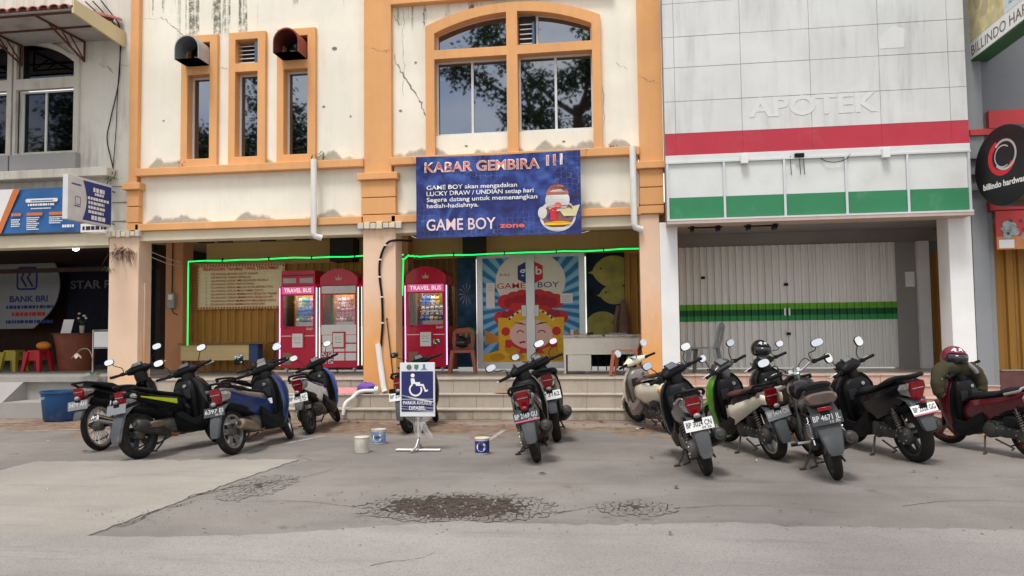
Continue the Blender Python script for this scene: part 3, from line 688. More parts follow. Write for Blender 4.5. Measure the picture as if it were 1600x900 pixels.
MB().tube(smooth_path([(3.15,12.55,4.12),(3.25,12.53,4.04),(3.4,12.53,4.02),(3.55,12.53,4.06),(3.62,12.55,4.14)]), .006, 5).build('loose_cable', BLACK, B3)
for x in (2.72,2.86,2.92): MB().tube([(x,12.55,4.15),(x,12.55,4.0),(x+.01,12.56,3.85)], .005, 5).build('loose_cable', BLACK, B3)
MB().box(2.78,2.92,12.50,12.56,4.12,4.18).build('cable_clamp', BLACK, B3)
MB().box(.67,.96,12.9,13.35,.37,3.2).build('pillar', WHITEP, B3, bevel=.01)
MB().box(5.15,5.49,12.9,13.35,.30,3.2).build('pillar', WHITEP, B3, bevel=.01)
MB().box(.9,6.25,13.0,15.9,3.25,3.45).build('ceiling', CONC, B3)
MB().plate(rect(.86,6.2,3.0,3.26), 15.18, 15.4).build('wall', CONC, B3)
MB().box(5.10,5.46,15.15,15.4,.6,3.0).build('wall', CONC, B3)
MB().box(5.46,5.66,15.05,15.4,.6,3.0).build('pier', WHITEP, B3)
MB().box(5.66,6.2,15.3,15.4,.6,3.0).build('wall', CONC, B3)
slat_door('folding_door', B3, 5.68, 6.1, 15.22, .68, 2.78, 4, BROWNSLAT)
MB().box(6.1,6.2,13.72,15.4,.6,3.3).build('partition', WHITEP, B3)
dr = slat_door('folding_door', B3, 1.10, 5.10, 15.15, .68, 3.0, 30, GREYSLAT, .04)
# three green stripes painted across the folding door, wrapped over its folds
prof_n = 30; w_ = 4.0/prof_n
for z0, z1, c in ((1.78,1.89,(.13,.42,.02)),(1.665,1.78,(.008,.10,.04)),(1.565,1.665,(.03,.32,.08))):
    mb = MB(); pts = []
    for i in range(prof_n):
        xc = 1.10+(i+.5)*w_; h = (w_-.004)/2
        pts += [(xc-h,15.15),(xc-h*.55,15.15),(xc-h*.35,15.11),(xc+h*.35,15.11),(xc+h*.55,15.15),(xc+h,15.15)]
    mb.add([(a,b-.012,z) for a,b in pts for z in (z0,z1)], [(2*i,2*i+2,2*i+3,2*i+1) for i in range(len(pts)-1)])
    mb.build('painted_stripe', M('green_stripe_%d' % int(z0*1000), c, .5, 0, .1), dr)
for x in (3.06,3.14): MB().box(x,x+.03,15.06,15.12,1.66,1.80).build('door_handle', ALU, dr)
for x, z in ((3.08,2.22),(1.55,2.38),(3.10,1.29)): MB().box(x,x+.07,15.07,15.11,z,z+.05).build('door_latch', BLACK, dr)
# spotlight bars under the sign
for x0 in (1.15,2.05):
    b_ = MB().box(x0,x0+.55,13.0,13.06,3.10,3.16).box(x0+.03,x0+.08,12.85,13.05,3.04,3.12).box(x0+.44,x0+.50,12.85,13.05,3.04,3.12).build('spotlight_bar', BLACK, B3)
MB().box(5.26,5.42,15.13,15.148,2.16,2.44).build('paper_notice', PRINT_W, B3)

# ---------------- grey hardware shop on the right
B4 = thing('hardware_shop', 'grey hardware shop building with red bands at the right edge', 'building', (7.4,13.0,0))
REDB = M('red_fascia_paint', (.50,.05,.055), .5, 0, .08, dirt=(.3,.06,.05), damt=.3)
MB().box(5.50,9.8,12.95,13.3,3.2,8.6).build('wall', DARKGREY, B4)
MB().box(5.50,5.74,12.9,13.3,.0,8.6).build('pilaster', MIDGREY, B4, bevel=.01)
MB().box(5.74,5.82,12.93,13.3,.0,3.2).build('pilaster', MIDGREY, B4, bevel=.01)
MB().box(5.745,9.8,12.82,12.95,3.22,3.36).build('red_band', REDB, B4, bevel=.006)
MB().box(5.52,9.8,12.86,12.95,4.42,4.52).build('red_band', REDB, B4, bevel=.006)
for z in (3.55,3.8,4.05): MB().box(5.42,6.5,12.84,12.95,z,z+.06).build('grille_bar', MIDGREY, B4)
MB().box(5.8,9.8,12.85,12.95,4.52,4.8).build('red_band', REDB, B4)
slat_door('folding_door', B4, 5.84, 9.6, 13.6, .70, 3.1, 20, BROWNSLAT)
MB().box(5.80,9.8,13.3,15.5,3.2,3.3).build('ceiling', DARKGREY, B4)
DKT = M('dark_red_step_tile', (.14,.06,.055), .5, 0, .2)
for k in range(6): MB().box(5.83+k*.5,6.32+k*.5,12.95+.0,13.0,.36,.66).build('tile', DKT, B4)
MB().box(5.82,9.8,12.99,13.7,-.1,.685).build('threshold', DKT, B4)

# ---------------- stained white shop on the left
B1 = thing('stained_shophouse', 'stained grey-white shophouse with tiled canopy at the left edge', 'building', (-12.5,13.0,0))
GLD = M('dark_window_glass', (.06,.065,.075), .03, 1., .05, rvar=0)
WX0, WX1 = -11.30, -10.10
holes = [[(WX0,4.88),(WX1,4.88)]+arch_seg(WX0-1.35,WX1,6.62,7.02,30)[:20]]
ar = arch_seg(-12.7,-10.1,6.60,7.06,26)
def az(x):
    for p, q in zip(ar, ar[1:]):
        if q[0] <= x <= p[0]: return q[1]+(p[1]-q[1])*(x-q[0])/(p[0]-q[0]+1e-9)
def bay(x0, x1, z0): return [(x0,z0),(x1,z0),(x1,az(x1-1e-4))]+[p for p in ar if x0+.02 < p[0] < x1-.02]+[(x0,az(x0+1e-4))]
wl = MB().plate(rect(-18,-8.93,4.40,TOP), 13.0, 13.25, [bay(-11.30,-10.1001,4.88), bay(-12.6999,-11.50,4.88)])
wl.build('wall', GREYWALL, B1)
for x0, x1 in ((-11.30,-10.1001),(-12.6999,-11.50)):
    w = MB().plate([(x0-.06,4.84),(x1+.10,4.84),(x1+.10,az(x1-1e-4)+.10)]+[(p[0],p[1]+.10) for p in ar if x0+.02 < p[0] < x1-.02]+[(x0-.06,az(x0+1e-4)+.10)], 12.93, 13.04, [bay(x0,x1,6.33), rect(x0,x1,4.90,6.12)]).build('window', GREYTRIM, B1, bevel=.008)
    up_ = bay(x0,x1,6.33); MB().plate(up_, 13.10, 13.11).build('pane', GLD, w)
    xm = x0+.52
    MB().plate(rect(x0,x1,4.90,6.12), 13.08, 13.13, [rect(x0+.06,xm-.02,4.95,6.09), rect(xm+.02,x1-.03,4.95,6.09)]).build('frame', ALUW, w)
    MB().box(x0+.06,xm-.02,13.10,13.11,4.95,6.09).build('pane', GLD, w); MB().box(xm+.02,x1-.03,13.105,13.115,4.95,6.09).build('pane', GLD, w)
    MB().box(x0-.05,x1+.12,12.86,13.0,4.53,4.86).build('sill', wall_mat('grey_sill',(.33,.33,.33),gamt=.5), w, bevel=.01)
MB().box(-18,-9.22,12.70,13.0,4.36,4.52).build('ledge', GREYTRIM, B1, bevel=.012)
MB().box(-18,-8.99,13.0,13.25,3.32,4.40).build('wall', GREYWALL, B1)
MB().box(-18,-9.30,12.90,13.25,3.10,3.335).build('beam', CREAM_LO, B1, bevel=.01)
for z in (3.55,3.9,4.2): MB().box(-9.35,-9.0,12.985,13.0,z,z+.012).build('groove', CRK, B1)
crack(B1, [(-9.2,6.5),(-9.0,6.48),(-8.95,6.5)], 12.995, .012, 21); crack(B1, [(-9.65,6.55),(-9.45,6.5),(-9.35,6.35)], 12.995, .02, 22)
MB().tube(smooth_path([(-9.18,12.97,7.0),(-9.2,12.97,6.2),(-9.35,12.97,5.5),(-9.42,12.97,5.1),(-9.30,12.97,4.6),(-9.25,12.97,4.35)]), .010, 5).build('hanging_cable', BLACK, B1)
MB().tube(smooth_path([(-9.16,12.97,7.0),(-9.22,12.97,6.0),(-9.24,12.97,5.3),(-9.3,12.97,4.4)]), .007, 5).build('hanging_cable', BLACK, B1)
for dx in (0,.15,.32): MB().tube([(-9.9+dx,12.95,7.75),(-9.4+dx*.6,12.93,7.3),(-9.12,12.93,7.05)], .012, 5).build('hanging_cable', BLACK, B1)
# canopy: roof tiles on a steel truss
cn = MB().box(-18,-9.12,11.62,12.98,6.99,7.01).build('canopy', M('corrugated_underside',(.40,.39,.38),.7,0,.15,dirt=(.2,.17,.14),damt=.5), B1)
MB().plate([(11.60,6.92),(12.99,6.82),(12.99,7.12),(11.60,7.16)], -9.12, -9.08, plane='yz').build('fascia', wall_mat('yellowed_fascia_paint',(.62,.54,.33),gamt=.5,grime=(.5,.3,.22)), cn)
TILEM = M('rose_roof_tile', (.36,.13,.12), .6, 0, .15, dirt=(.18,.08,.07), damt=.3)
def barrel(r, L):
    mb = MB(); n = 8
    a_ = [[(r*math.cos(math.pi*i/n), yy, zz+.75*r*math.sin(math.pi*i/n)) for i in range(n+1)]+[(.85*r*math.cos(math.pi*i/n), yy, zz+.62*r*math.sin(math.pi*i/n)) for i in range(n,-1,-1)] for yy, zz in ((0,0),(L,L*.22))]
    return mb.loft(a_).mesh('tile', 40)
tme = barrel(.105, .5); tme.materials.append(TILEM); co_ = origin_of(cn)
for r_ in range(3):
    for k in range(21 if r_ == 0 else 21):
        mesh_part('tile', tme, TILEM, cn, Vector((-9.24-.195*k, 11.56+.45*r_, 7.0+.11*r_+random.uniform(-.006,.006)))-co_)
for r_ in range(1): MB().box(-18,-9.1,11.60,12.98,7.015,7.05).build('roof_deck', RUST, cn)
for x in (-9.9,-11.2,-12.5):
    MB().tube([(x,12.95,6.97),(x,11.70,6.97)], .02, 6).tube([(x,12.95,6.97),(x,12.95,6.60),(x,12.05,6.95)], .02, 6).tube([(x,12.95,6.62),(x,12.55,6.97)], .014, 6).tube([(x,12.6,6.74),(x,12.35,6.97)], .014, 6).build('truss', RUST, cn)
for y in (11.7,12.3): MB().tube([(-18,y,6.975),(-9.15,y,6.975)], .02, 6).build('truss', RUST, cn)
# shop interior
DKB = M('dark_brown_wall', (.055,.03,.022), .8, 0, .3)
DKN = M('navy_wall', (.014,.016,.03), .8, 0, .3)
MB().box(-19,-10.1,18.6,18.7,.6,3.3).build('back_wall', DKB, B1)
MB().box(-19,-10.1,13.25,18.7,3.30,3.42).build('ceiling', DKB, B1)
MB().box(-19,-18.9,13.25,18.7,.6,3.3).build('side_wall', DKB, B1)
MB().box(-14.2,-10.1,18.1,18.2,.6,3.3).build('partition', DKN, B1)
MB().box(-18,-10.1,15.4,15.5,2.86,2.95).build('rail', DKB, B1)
# ================================================================ signs, banners, shop fittings
def cloth_sheet(x0, x1, z0, z1, y, sag, nx=36, nz=18, slope_l=0., slope_r=0., pin=((0,1),(1,1)), fold=.012):
    """hanging banner: rippled sheet with tension folds from its tied corners"""
    def f(u, v):
        yy = 0
        for pu, pv in pin:
            a = math.atan2((v-pv)*.5, u-pu); d = math.hypot(u-pu, (v-pv)*.5)
            yy += fold*math.sin(a*26)*math.exp(-d*5)*min(1, d*12)
        return yy+.006*math.sin(u*9+v*4)+.004*math.sin(u*23-v*11)
    mb = MB(); vs = []
    for j in range(nz+1):
        for i in range(nx+1):
            u, v = i/nx, j/nz; zt = z1-sag*math.sin(math.pi*u)
            vs.append((x0+(x1-x0)*u, y+f(u,v), z0+(zt-z0)*v+sag*.3*math.sin(math.pi*u)*(1-v)))
    mb.add(vs, [(j*(nx+1)+i,j*(nx+1)+i+1,(j+1)*(nx+1)+i+1,(j+1)*(nx+1)+i) for j in range(nz) for i in range(nx)])
    return mb, (lambda x, z: y+f(max(0,min(1,(x-x0)/(x1-x0))), max(0,min(1,(z-z0)/(z1-z0)))))
def banner_mat(name, cols, scale=2.2, hexes=True):
    m = bpy.data.materials.new(name); m.use_nodes = True; t = m.node_tree; b = t.nodes['Principled BSDF']
    co = nd(t, 'ShaderNodeNewGeometry').outputs['Position']
    n = nd(t, 'ShaderNodeTexNoise'); n.inputs['Scale'].default_value = scale; n.inputs['Detail'].default_value = 3; n.inputs['Distortion'].default_value = 1.2; lk(t, co, n.inputs['Vector'])
    r = nd(t, 'ShaderNodeValToRGB'); e = r.color_ramp.elements; e[0].position = .3; e[0].color = cols[0]+(1,); e[1].position = .72; e[1].color = cols[2]+(1,); k = e.new(.5); k.color = cols[1]+(1,)
    lk(t, n.outputs[0], r.inputs[0]); c = r.outputs[0]
    if hexes:
        v = nd(t, 'ShaderNodeTexVoronoi', feature='DISTANCE_TO_EDGE'); v.inputs['Scale'].default_value = 11; v.inputs['Randomness'].default_value = .35; lk(t, co, v.inputs['Vector'])
        rr = nd(t, 'ShaderNodeMapRange'); lk(t, v.outputs[0], rr.inputs[0]); rr.inputs[1].default_value = .035; rr.inputs[2].default_value = .01
        n2 = nd(t, 'ShaderNodeTexNoise'); n2.inputs['Scale'].default_value = 1.7; lk(t, co, n2.inputs['Vector']); r3 = nd(t, 'ShaderNodeMapRange'); lk(t, n2.outputs[0], r3.inputs[0]); r3.inputs[1].default_value = .5; r3.inputs[2].default_value = .62; r3.inputs[4].default_value = .45
        mu = nd(t, 'ShaderNodeMath', operation='MULTIPLY'); lk(t, rr.outputs[0], mu.inputs[0]); lk(t, r3.outputs[0], mu.inputs[1])
        mm = nd(t, 'ShaderNodeMix', data_type='RGBA'); lk(t, mu.outputs[0], mm.inputs[0]); lk(t, c, mm.inputs[6]); mm.inputs[7].default_value = (.2,.3,.55,1); c = mm.outputs[2]
    lk(t, c, b.inputs['Base Color']); b.inputs['Roughness'].default_value = .28; b.inputs['Specular IOR Level'].default_value = .35; MATS[name] = m; return m
def bars(parent, items, mat, y, seed=1, X=None):
    """lines of print too small to read: broken dashes"""
    r_ = random.Random(seed)
    for x, z, w, h in items:
        mb = MB(); p = 0
        while p < w-h*.3:
            l = min(w-p, h*r_.uniform(.5,1.5)); q = [(p,0),(p+l,0),(p+l,h),(p,h)]
            if X is None: poly_at(mb, q, (x,y,z), UX, UZ)
            else: poly_at(mb, q, (X,x,z), (0,1,0), UZ)
            p += l+h*r_.uniform(.15,.4)
        mb.build('print_line', mat, parent)
# --- the blue banner over the right bay
bn = thing('banner', 'blue vinyl banner announcing KABAR GEMBIRA tied above the right bay', 'banner', (-2.0,12.74,3.0))
sh, fy = cloth_sheet(-3.43,-.61,3.03,4.44,12.72,.02,48,24,fold=.045)
sh.build('sheet', banner_mat('blue_banner_print', ((.012,.012,.075),(.018,.032,.19),(.05,.11,.38))), bn, smooth=60)
BY = 12.685
def ltr(parent, items, mat, y, name='lettering', U=UX, V=UZ, axis=1):
    for s, x, z, w, h, b in items: o = letters(MB(), s, (x,y,z), U, V, w=w, h=h, bold=b).build(name, mat, parent)
    return o
ltr(bn, [('KABAR GEMBIRA', -3.27,4.16,1.98,.175,.026),('I', -1.18,4.20,None,.17,.05),('I', -1.065,4.205,None,.17,.05),('I', -.95,4.21,None,.17,.05)], PRINT_W, BY+.002)
ltr(bn, [('KABAR GEMBIRA', -3.255,4.165,1.95,.165,.0),('I', -1.172,4.205,None,.16,.02),('I', -1.057,4.21,None,.16,.02),('I', -.942,4.215,None,.16,.02)], M('print_salmon',(.72,.22,.16),.5), BY)
ltr(bn, [('GAME BOY akan mengadakan', -3.24,3.86,1.56,.075,.012),('LUCKY DRAW / UNDIAN setiap hari', -3.24,3.755,1.84,.075,.012),('Segera datang untuk memenangkan', -3.24,3.65,1.90,.075,.012),('hadiah-hadiahnya.', -3.24,3.545,.90,.075,.012)], PRINT_W, BY)
ltr(bn, [('GAME BOY', -3.25,3.16,1.20,.20,.012)], M('print_lilac',(.80,.62,.66),.5), BY+.002)
ltr(bn, [('zone', -1.98,3.17,.42,.085,.03)], M('print_coral',(.72,.16,.14),.5), BY)
# plain rounded stand-in for the printed figure at the banner's right
O_ = (-1.02,BY,3.42)
for pts, mt, dy in ((ring_pts(.02,-.08,.36,.32),M('print_pale_grey',(.62,.6,.6),.5),.0),(ring_pts(.02,-.06,.32,.27),M('print_brown',(.22,.10,.07),.5),.001),(ring_pts(.02,.22,.24,.22),M('print_pale_grey',(.62,.6,.6)),.002),(ring_pts(.02,.33,.22,.20,24,0,180),M('print_rust',(.36,.13,.08),.5,0,.6,scale=40),.003),([(-.12,.06),(.0,.08),(.02,-.2),(-.12,-.18)],PRINT_R,.0035),([(.06,.02),(.46,.12),(.38,-.10),(.14,-.10)],M('print_pale_gold',(.66,.6,.34),.5),.004),(ring_pts(.02,-.24,.27,.04),PRINT_Y,.0045),(ring_pts(.03,.12,.07,.05),M('print_coral',(.7,.16,.14)),.005),(ring_pts(-.28,-.02,.09,.12),M('print_pale_grey',(.6,.6,.6)),.003)):
    q = MB(); poly_at(q, pts, (O_[0],O_[1]-dy+.005,O_[2]), (.85,0,0), (0,0,.85)); q.build('printed_figure', mt, bn)
bo = origin_of(bn)
for ch in bn.children:     # the print lies on the rippled vinyl
    if ch.name.startswith('sheet'): continue
    for v in ch.data.vertices:
        x, y, z = v.co.x+bo.x, v.co.y+bo.y, v.co.z+bo.z; v.co.y = fy(x,z)-.019+(y-BY)*3-bo.y
ROPE = M('rope', (.5,.48,.42), .8)
for x, z in ((-3.43,4.43),(-.61,4.43),(-3.43,3.04),(-.61,3.04)): MB().tube([(x,12.72,z),(x+(-.12 if x < -2 else .12),12.85,z+.05)], .006, 5).build('tie', ROPE, bn)

# --- rules banner in the left bay
rb = thing('rules_banner', 'cream rules banner with striped border on the ochre folding door', 'banner', (-8.0,15.4,1.9))
sh, _ = cloth_sheet(-9.0,-7.02,1.97,2.94,15.40,.01,24,12,fold=.01)
sh.build('sheet', M('cream_vinyl',(.80,.70,.46),.5,0,.06), rb, smooth=60)
st = MB()
for i in range(30):
    for zc in (1.995,2.90):
        x = -8.99+i*.066; st.add([(x,15.375,zc-.02),(x+.035,15.375,zc-.02),(x+.055,15.375,zc+.025),(x+.02,15.375,zc+.025)],[(0,1,2,3)])
for i in range(13):
    for xc in (-8.985,-7.06):
        z = 2.03+i*.067; st.add([(xc,15.375,z),(xc+.035,15.375,z+.03),(xc+.035,15.375,z+.06),(xc,15.375,z+.03)],[(0,1,2,3)])
st.build('striped_border', M('print_orange_stripe',(.45,.10,.02),.5), rb)
ltr(rb, [('PELANGGAN "GameBoy" YANG TERHORMAT', -8.86,2.80,1.72,.07,.02)], PRINT_R, 15.373)
rules = ['DILARANG BICARA KATA KASAR','DILARANG KERAS BERJUDI','DILARANG KERAS MELAKUKAN ASUSILA','DILARANG KERAS BERHUTANG','DILARANG KERAS MELAKUKAN KERIBUTAN','DILARANG KERAS MENGAMBIL FOTO','DILARANG KERAS MEMBAWA SENJATA TAJAM','DILARANG KERAS MEMBAWA SENJATA API','DILARANG KERAS MEMBAWA MINUMAN KERAS','DILARANG KERAS MEMBAWA NARKOBA']
ltr(rb, [(s, -8.68, 2.70-.072*i, len(s)*.041, .046, .006) for i, s in enumerate(rules)], M('print_maroon',(.42,.04,.02),.5), 15.373)
ltr(rb, [(str(i+1)+'.', -8.80, 2.70-.072*i, None, .042, .0) for i in range(10)], M('print_maroon',(.38,.07,.03)), 15.373)

# --- green rope light
NEON = M('green_rope_light', (.05,.5,.12), .4, emit=(.0,1.,.16), estr=.75)
nl = thing('rope_light', 'green glowing rope light strung round the left bay', 'rope light', (-8.7,14.6,1.2), group='green rope lights')
def wob(pts, amp=.008, n=12):
    o = []
    for a, b in zip(pts, pts[1:]):
        for i in range(n): o.append(Vector(a).lerp(Vector(b), i/n)+Vector((0,0,random.gauss(0,amp))))
    return o+[Vector(pts[-1])]
MB().tube([(-8.74,14.6,1.22)]+wob([(-8.74,14.6,1.3),(-8.74,14.6,2.93),(-4.2,14.6,2.955)]), .014, 7).build('tube', NEON, nl, smooth=60)
for x in (-8.0,-7.0,-6.1,-5.2): MB().box(x,x+.02,14.57,14.63,2.91,2.98).build('clip', BLACK, nl)
nl2 = thing('rope_light', 'green glowing rope light strung across the right bay', 'rope light', (-4.2,14.6,2.2), group='green rope lights')
MB().tube(wob([(-4.22,14.6,2.3),(-4.20,14.6,2.86),(-4.1,14.6,2.93),(-3.9,14.6,2.915),(.40,14.6,2.95)]), .014, 7).build('tube', NEON, nl2, smooth=60)
for x in (-3.2,-2.2,-1.2,-.3): MB().box(x,x+.02,14.57,14.63,2.90,2.97).build('clip', BLACK, nl2)
MB().tube([(-4.27,14.62,2.91),(-4.21,14.62,2.86),(-4.23,14.62,2.15)], .012, 7).build('tail', NEON, nl2)

# --- glass shop doors with printed film
def film_mat():
    m = bpy.data.materials.new('blue_ray_film'); m.use_nodes = True; t = m.node_tree; b = t.nodes['Principled BSDF']
    co = nd(t, 'ShaderNodeNewGeometry').outputs['Position']; mp_ = nd(t, 'ShaderNodeMapping'); mp_.inputs['Location'].default_value = (1.80,0,-1.95); lk(t, co, mp_.inputs[0])
    sp = nd(t, 'ShaderNodeSeparateXYZ'); lk(t, mp_.outputs[0], sp.inputs[0]); at = nd(t, 'ShaderNodeMath', operation='ARCTAN2'); lk(t, sp.outputs[2], at.inputs[0]); lk(t, sp.outputs[0], at.inputs[1])
    mu = nd(t, 'ShaderNodeMath', operation='MULTIPLY'); lk(t, at.outputs[0], mu.inputs[0]); mu.inputs[1].default_value = 34
    si = nd(t, 'ShaderNodeMath', operation='SINE'); lk(t, mu.outputs[0], si.inputs[0])
    n = nd(t, 'ShaderNodeTexNoise'); n.inputs['Scale'].default_value = 3; lk(t, co, n.inputs['Vector'])
    ad = nd(t, 'ShaderNodeMath', operation='ADD'); lk(t, si.outputs[0], ad.inputs[0]); lk(t, n.outputs[0], ad.inputs[1])
    r = nd(t, 'ShaderNodeValToRGB'); e = r.color_ramp.elements; e[0].position = .1; e[0].color = (.03,.19,.46,1); e[1].position = 1; e[1].color = (.25,.54,.76,1)
    lk(t, ad.outputs[0], r.inputs[0]); lk(t, r.outputs[0], b.inputs['Base Color']); b.inputs['Roughness'].default_value = .45; b.inputs['Specular IOR Level'].default_value = .2; return m
FILM = film_mat()
gd = thing('glass_doors', 'double glass shop doors covered in a blue and red printed film', 'door', (-1.8,15.6,.66))
MB().plate(rect(-2.92,-.70,.67,3.0), 15.55, 15.62, [rect(-2.80,-1.86,.80,2.93), rect(-1.76,-.82,.80,2.93)]).build('frame', ALU, gd, bevel=.006)
for x0, x1 in ((-2.80,-1.86),(-1.76,-.82)): MB().box(x0,x1,15.58,15.59,.80,2.93).build('pane', FILM, gd)
PY = 15.575; PO = (-1.81,PY,0)
def prt(polys, mat, dy, name='printed_film'):
    q = MB()
    for k_, pts in enumerate(polys): poly_at(q, pts, (PO[0],PY-dy-.00004*k_,0), UX, UZ)
    return q.build(name, mat, gd)
def clipx(pts, lo=-.99, hi=.99): return [(max(lo,min(hi,a)),b) for a,b in pts]
prt([clipx(ring_pts(0,2.45,.72,.60,40))], M('print_pale_cloud',(.76,.72,.66),.4,0,.05), .0005)
prt([clipx([(-.99,.80),(.99,.80),(.99,.98),(.6,1.02),(.3,.95),(0,1.0),(-.3,.95),(-.6,1.05),(-.99,.95)])], PRINT_Y, .0040)
prt([[(-.72,.85),(.72,.85),(.62,1.45),(-.62,1.45)]], PRINT_R, .0015)
prt([ring_pts(.17*k,1.98+.16*math.cos(k*.42),.17,.15) for k in range(-3,4)]+[ring_pts(s*(.55+.09*j),1.72-.02*j,.12,.13) for s in (-1,1) for j in range(2)]+[[(-.5,1.7),(.5,1.7),(.4,2.0),(-.4,2.0)]], PRINT_R, .0010)
prt([ring_pts(.17*k+.085,1.93+.15*math.cos((k+.5)*.42),.12,.11) for k in range(-3,3)]+[ring_pts(s*(.42+.1*j),1.78-.03*j,.085,.08) for s in (-1,1) for j in range(2)], M('print_deep_red',(.40,.012,.03),.5), .0013)
prt([[(-.60,1.25),(.60,1.25),(.60,1.66),(.42,1.72),(.25,1.86),(0,1.92),(-.25,1.86),(-.42,1.72),(-.60,1.66)],[(-.66,.9),(-.54,.9),(-.52,1.7),(-.68,1.7)],[(.66,.9),(.54,.9),(.52,1.7),(.68,1.7)]], PRINT_Y, .0020)
prt([ring_pts(0,1.36,.44,.30,36)], PRINT_P, .0025)
prt([ring_pts(s*.52,1.42,.09,.09) for s in (-1,1)]+[ring_pts(0,1.80,.14,.12),[(-.09,1.22),(0,1.245),(.09,1.22),(0,1.17)]], PRINT_R, .0030)
eb = MB()
for s in (-1,1):
    arc_band(eb, s*.22,1.36,.065,.085,20,160,(PO[0],PY-.0035,0),UX,UZ)
    poly_at(eb, [(s*.08,1.54),(s*.2,1.60),(s*.36,1.60),(s*.2,1.565)], (PO[0],PY-.0035,0), UX, UZ)
    arc_band(eb, s*.155,1.06,.13,.16,(55 if s > 0 else 75),(105 if s > 0 else 125),(PO[0],PY-.0035,0),UX,UZ)
eb.build('printed_lines', PRINT_K, gd)
bd = [ring_pts(.50*math.cos(R(a)),1.50+.36*math.sin(R(a)),.024,.024,10) for a in list(range(25,80,7))+list(range(102,157,7))]
prt(bd[::2], PRINT_W, .0032, 'printed_beads'); prt(bd[1::2], PRINT_K, .0032, 'printed_beads')
prt([[(s*.22+c_*.16,1.05),(s*.40+c_*.16,1.12),(s*.5,.98),(s*.3,.92)] for s in (-1,1) for c_ in (0,s)]+[ring_pts(x_,.90,.16,.08) for x_ in (-.7,-.3,.1,.5)], M('print_amber',(.62,.30,.015),.5,0,.2), .0045)
gb = MB()
for s in (-1,1): poly_at(gb, [(s*.95,1.15),(s*.62,1.22),(s*.62,1.30),(s*.95,1.45)], (PO[0],PY-.002,0), UX, UZ)
gb.build('printed_film', M('print_orange',(.6,.26,.03),.5,0,.15), gd)
hexp = [(.30*math.cos(R(60*i+30)), 2.62+.27*math.sin(R(60*i+30))) for i in range(6)]
prt([[p for p in hexp if p[0] < .01]], PRINT_B, .0015); prt([[(max(p[0],0),p[1]) for p in hexp if p[0] > -.01]], PRINT_R, .0016)
ltr(gd, [('g', -2.03,2.58,.13,.17,.02),('b', -1.70,2.58,.13,.17,.02)], PRINT_W, PY-.003)
ltr(gd, [('GAME', -2.50,2.30,.58,.115,.006),('BUKA', -2.44,2.56,.21,.05,.01)], PRINT_R, PY-.003); ltr(gd, [('BOY', -1.66,2.31,.44,.115,.006)], PRINT_B, PY-.003)
MB().box(-1.90,-1.72,15.54,15.63,.68,2.99).build('centre_stile', ALU, gd, bevel=.006)
for x in (-1.99,-1.74): MB().box(x,x+.10,15.515,15.55,1.72,1.95).build('handle_plate', PLASTIC_W, gd, bevel=.004)
for x0, x1, z0, z1 in ((-2.73,-2.55,1.90,2.42),(-1.20,-.95,1.98,2.18)):
    n_ = MB().box(x0,x1,15.562,15.57,z0,z1).build('paper_notice', PRINT_W, gd)
    for q in range(4): MB().box(x0+.03,x1-.04,15.560,15.5615,z1-.06-q*.035,z1-.055-q*.035).build('print_line', M('print_grey',(.3,.3,.32),.6), n_)
# --- sea posters either side
def sea_mat(name, a, b_, sc):
    return M(name, a, .5, 0, .9, scale=sc, dirt=b_, damt=.35, dscale=sc*.8, world_co=True, spec=.08)
p1 = thing('sea_poster', 'narrow dark blue sea poster left of the glass doors', 'poster', (-3.13,15.6,.7))
MB().box(-3.34,-2.94,15.58,15.6,.70,2.96).build('panel', sea_mat('sea_print',(.022,.06,.11),(.03,.07,.09),2.5), p1)
cp = MB()
for k in range(9):
    a = R(60+30*k); poly_at(cp, [(-3.14+.02*math.cos(a),2.2+.02*math.sin(a)),(-3.14+.15*math.cos(a-.08),2.2+.2*math.sin(a-.08)),(-3.14+.17*math.cos(a+.05),2.2+.24*math.sin(a+.05))], (0,15.575,0), UX, UZ)
cp.build('printed_coral', M('print_coral_grey',(.23,.2,.22),.5), p1)
wd = MB(); poly_at(wd, ring_pts(-3.12,1.42,.17,.10), (0,15.576,0), UX, UZ); wd.build('printed_weed', M('print_sea_green',(.05,.22,.06),.5), p1)
p2 = thing('fish_poster', 'dark poster of yellow fish right of the glass doors', 'poster', (-.28,15.55,.7))
MB().box(-.67,.10,15.53,15.55,.70,2.98).build('panel', sea_mat('deep_sea_print',(.008,.018,.032),(.012,.035,.05),3.), p2)
YF = M('print_yellow_fish', (.30,.265,.045), .4, 0, .35, scale=4, world_co=True)
for k, (cx, cz, rx, rz, fl) in enumerate(((-.12,2.60,.42,.32,1),(-.10,2.14,.30,.20,1),(-.36,1.52,.36,.28,-1),(.03,1.75,.10,.12,1))):
    q = MB(); y_ = 15.527-.001*k
    body = [(cx+fl*(rx*math.cos(R(a))*(1 if math.cos(R(a)) > 0 else 1.0)), cz+rz*math.sin(R(a))*(1-.25*abs(math.cos(R(a)))**3)) for a in range(0,360,10)]
    poly_at(q, [(max(-.66,min(.09,a)),b) for a,b in body], (0,y_,0), UX, UZ)
    poly_at(q, [(max(-.66,min(.09,a)),b) for a,b in [(cx+fl*rx*.8,cz),(cx+fl*rx*1.3,cz+rz*.5),(cx+fl*rx*1.25,cz-rz*.5)]], (0,y_-.0003,0), UX, UZ)
    poly_at(q, [(max(-.66,min(.09,a)),b) for a,b in [(cx-fl*rx*.9,cz+.04),(cx-fl*rx*1.22,cz-.02),(cx-fl*rx*.9,cz-.06)]], (0,y_-.0003,0), UX, UZ)
    f_ = q.build('printed_fish', YF, p2)
    e_ = MB(); poly_at(e_, ring_pts(cx-fl*rx*.6,cz+rz*.2,.022,.022,12), (0,y_-.0007,0), UX, UZ); e_.build('printed_eye', PRINT_K, f_)
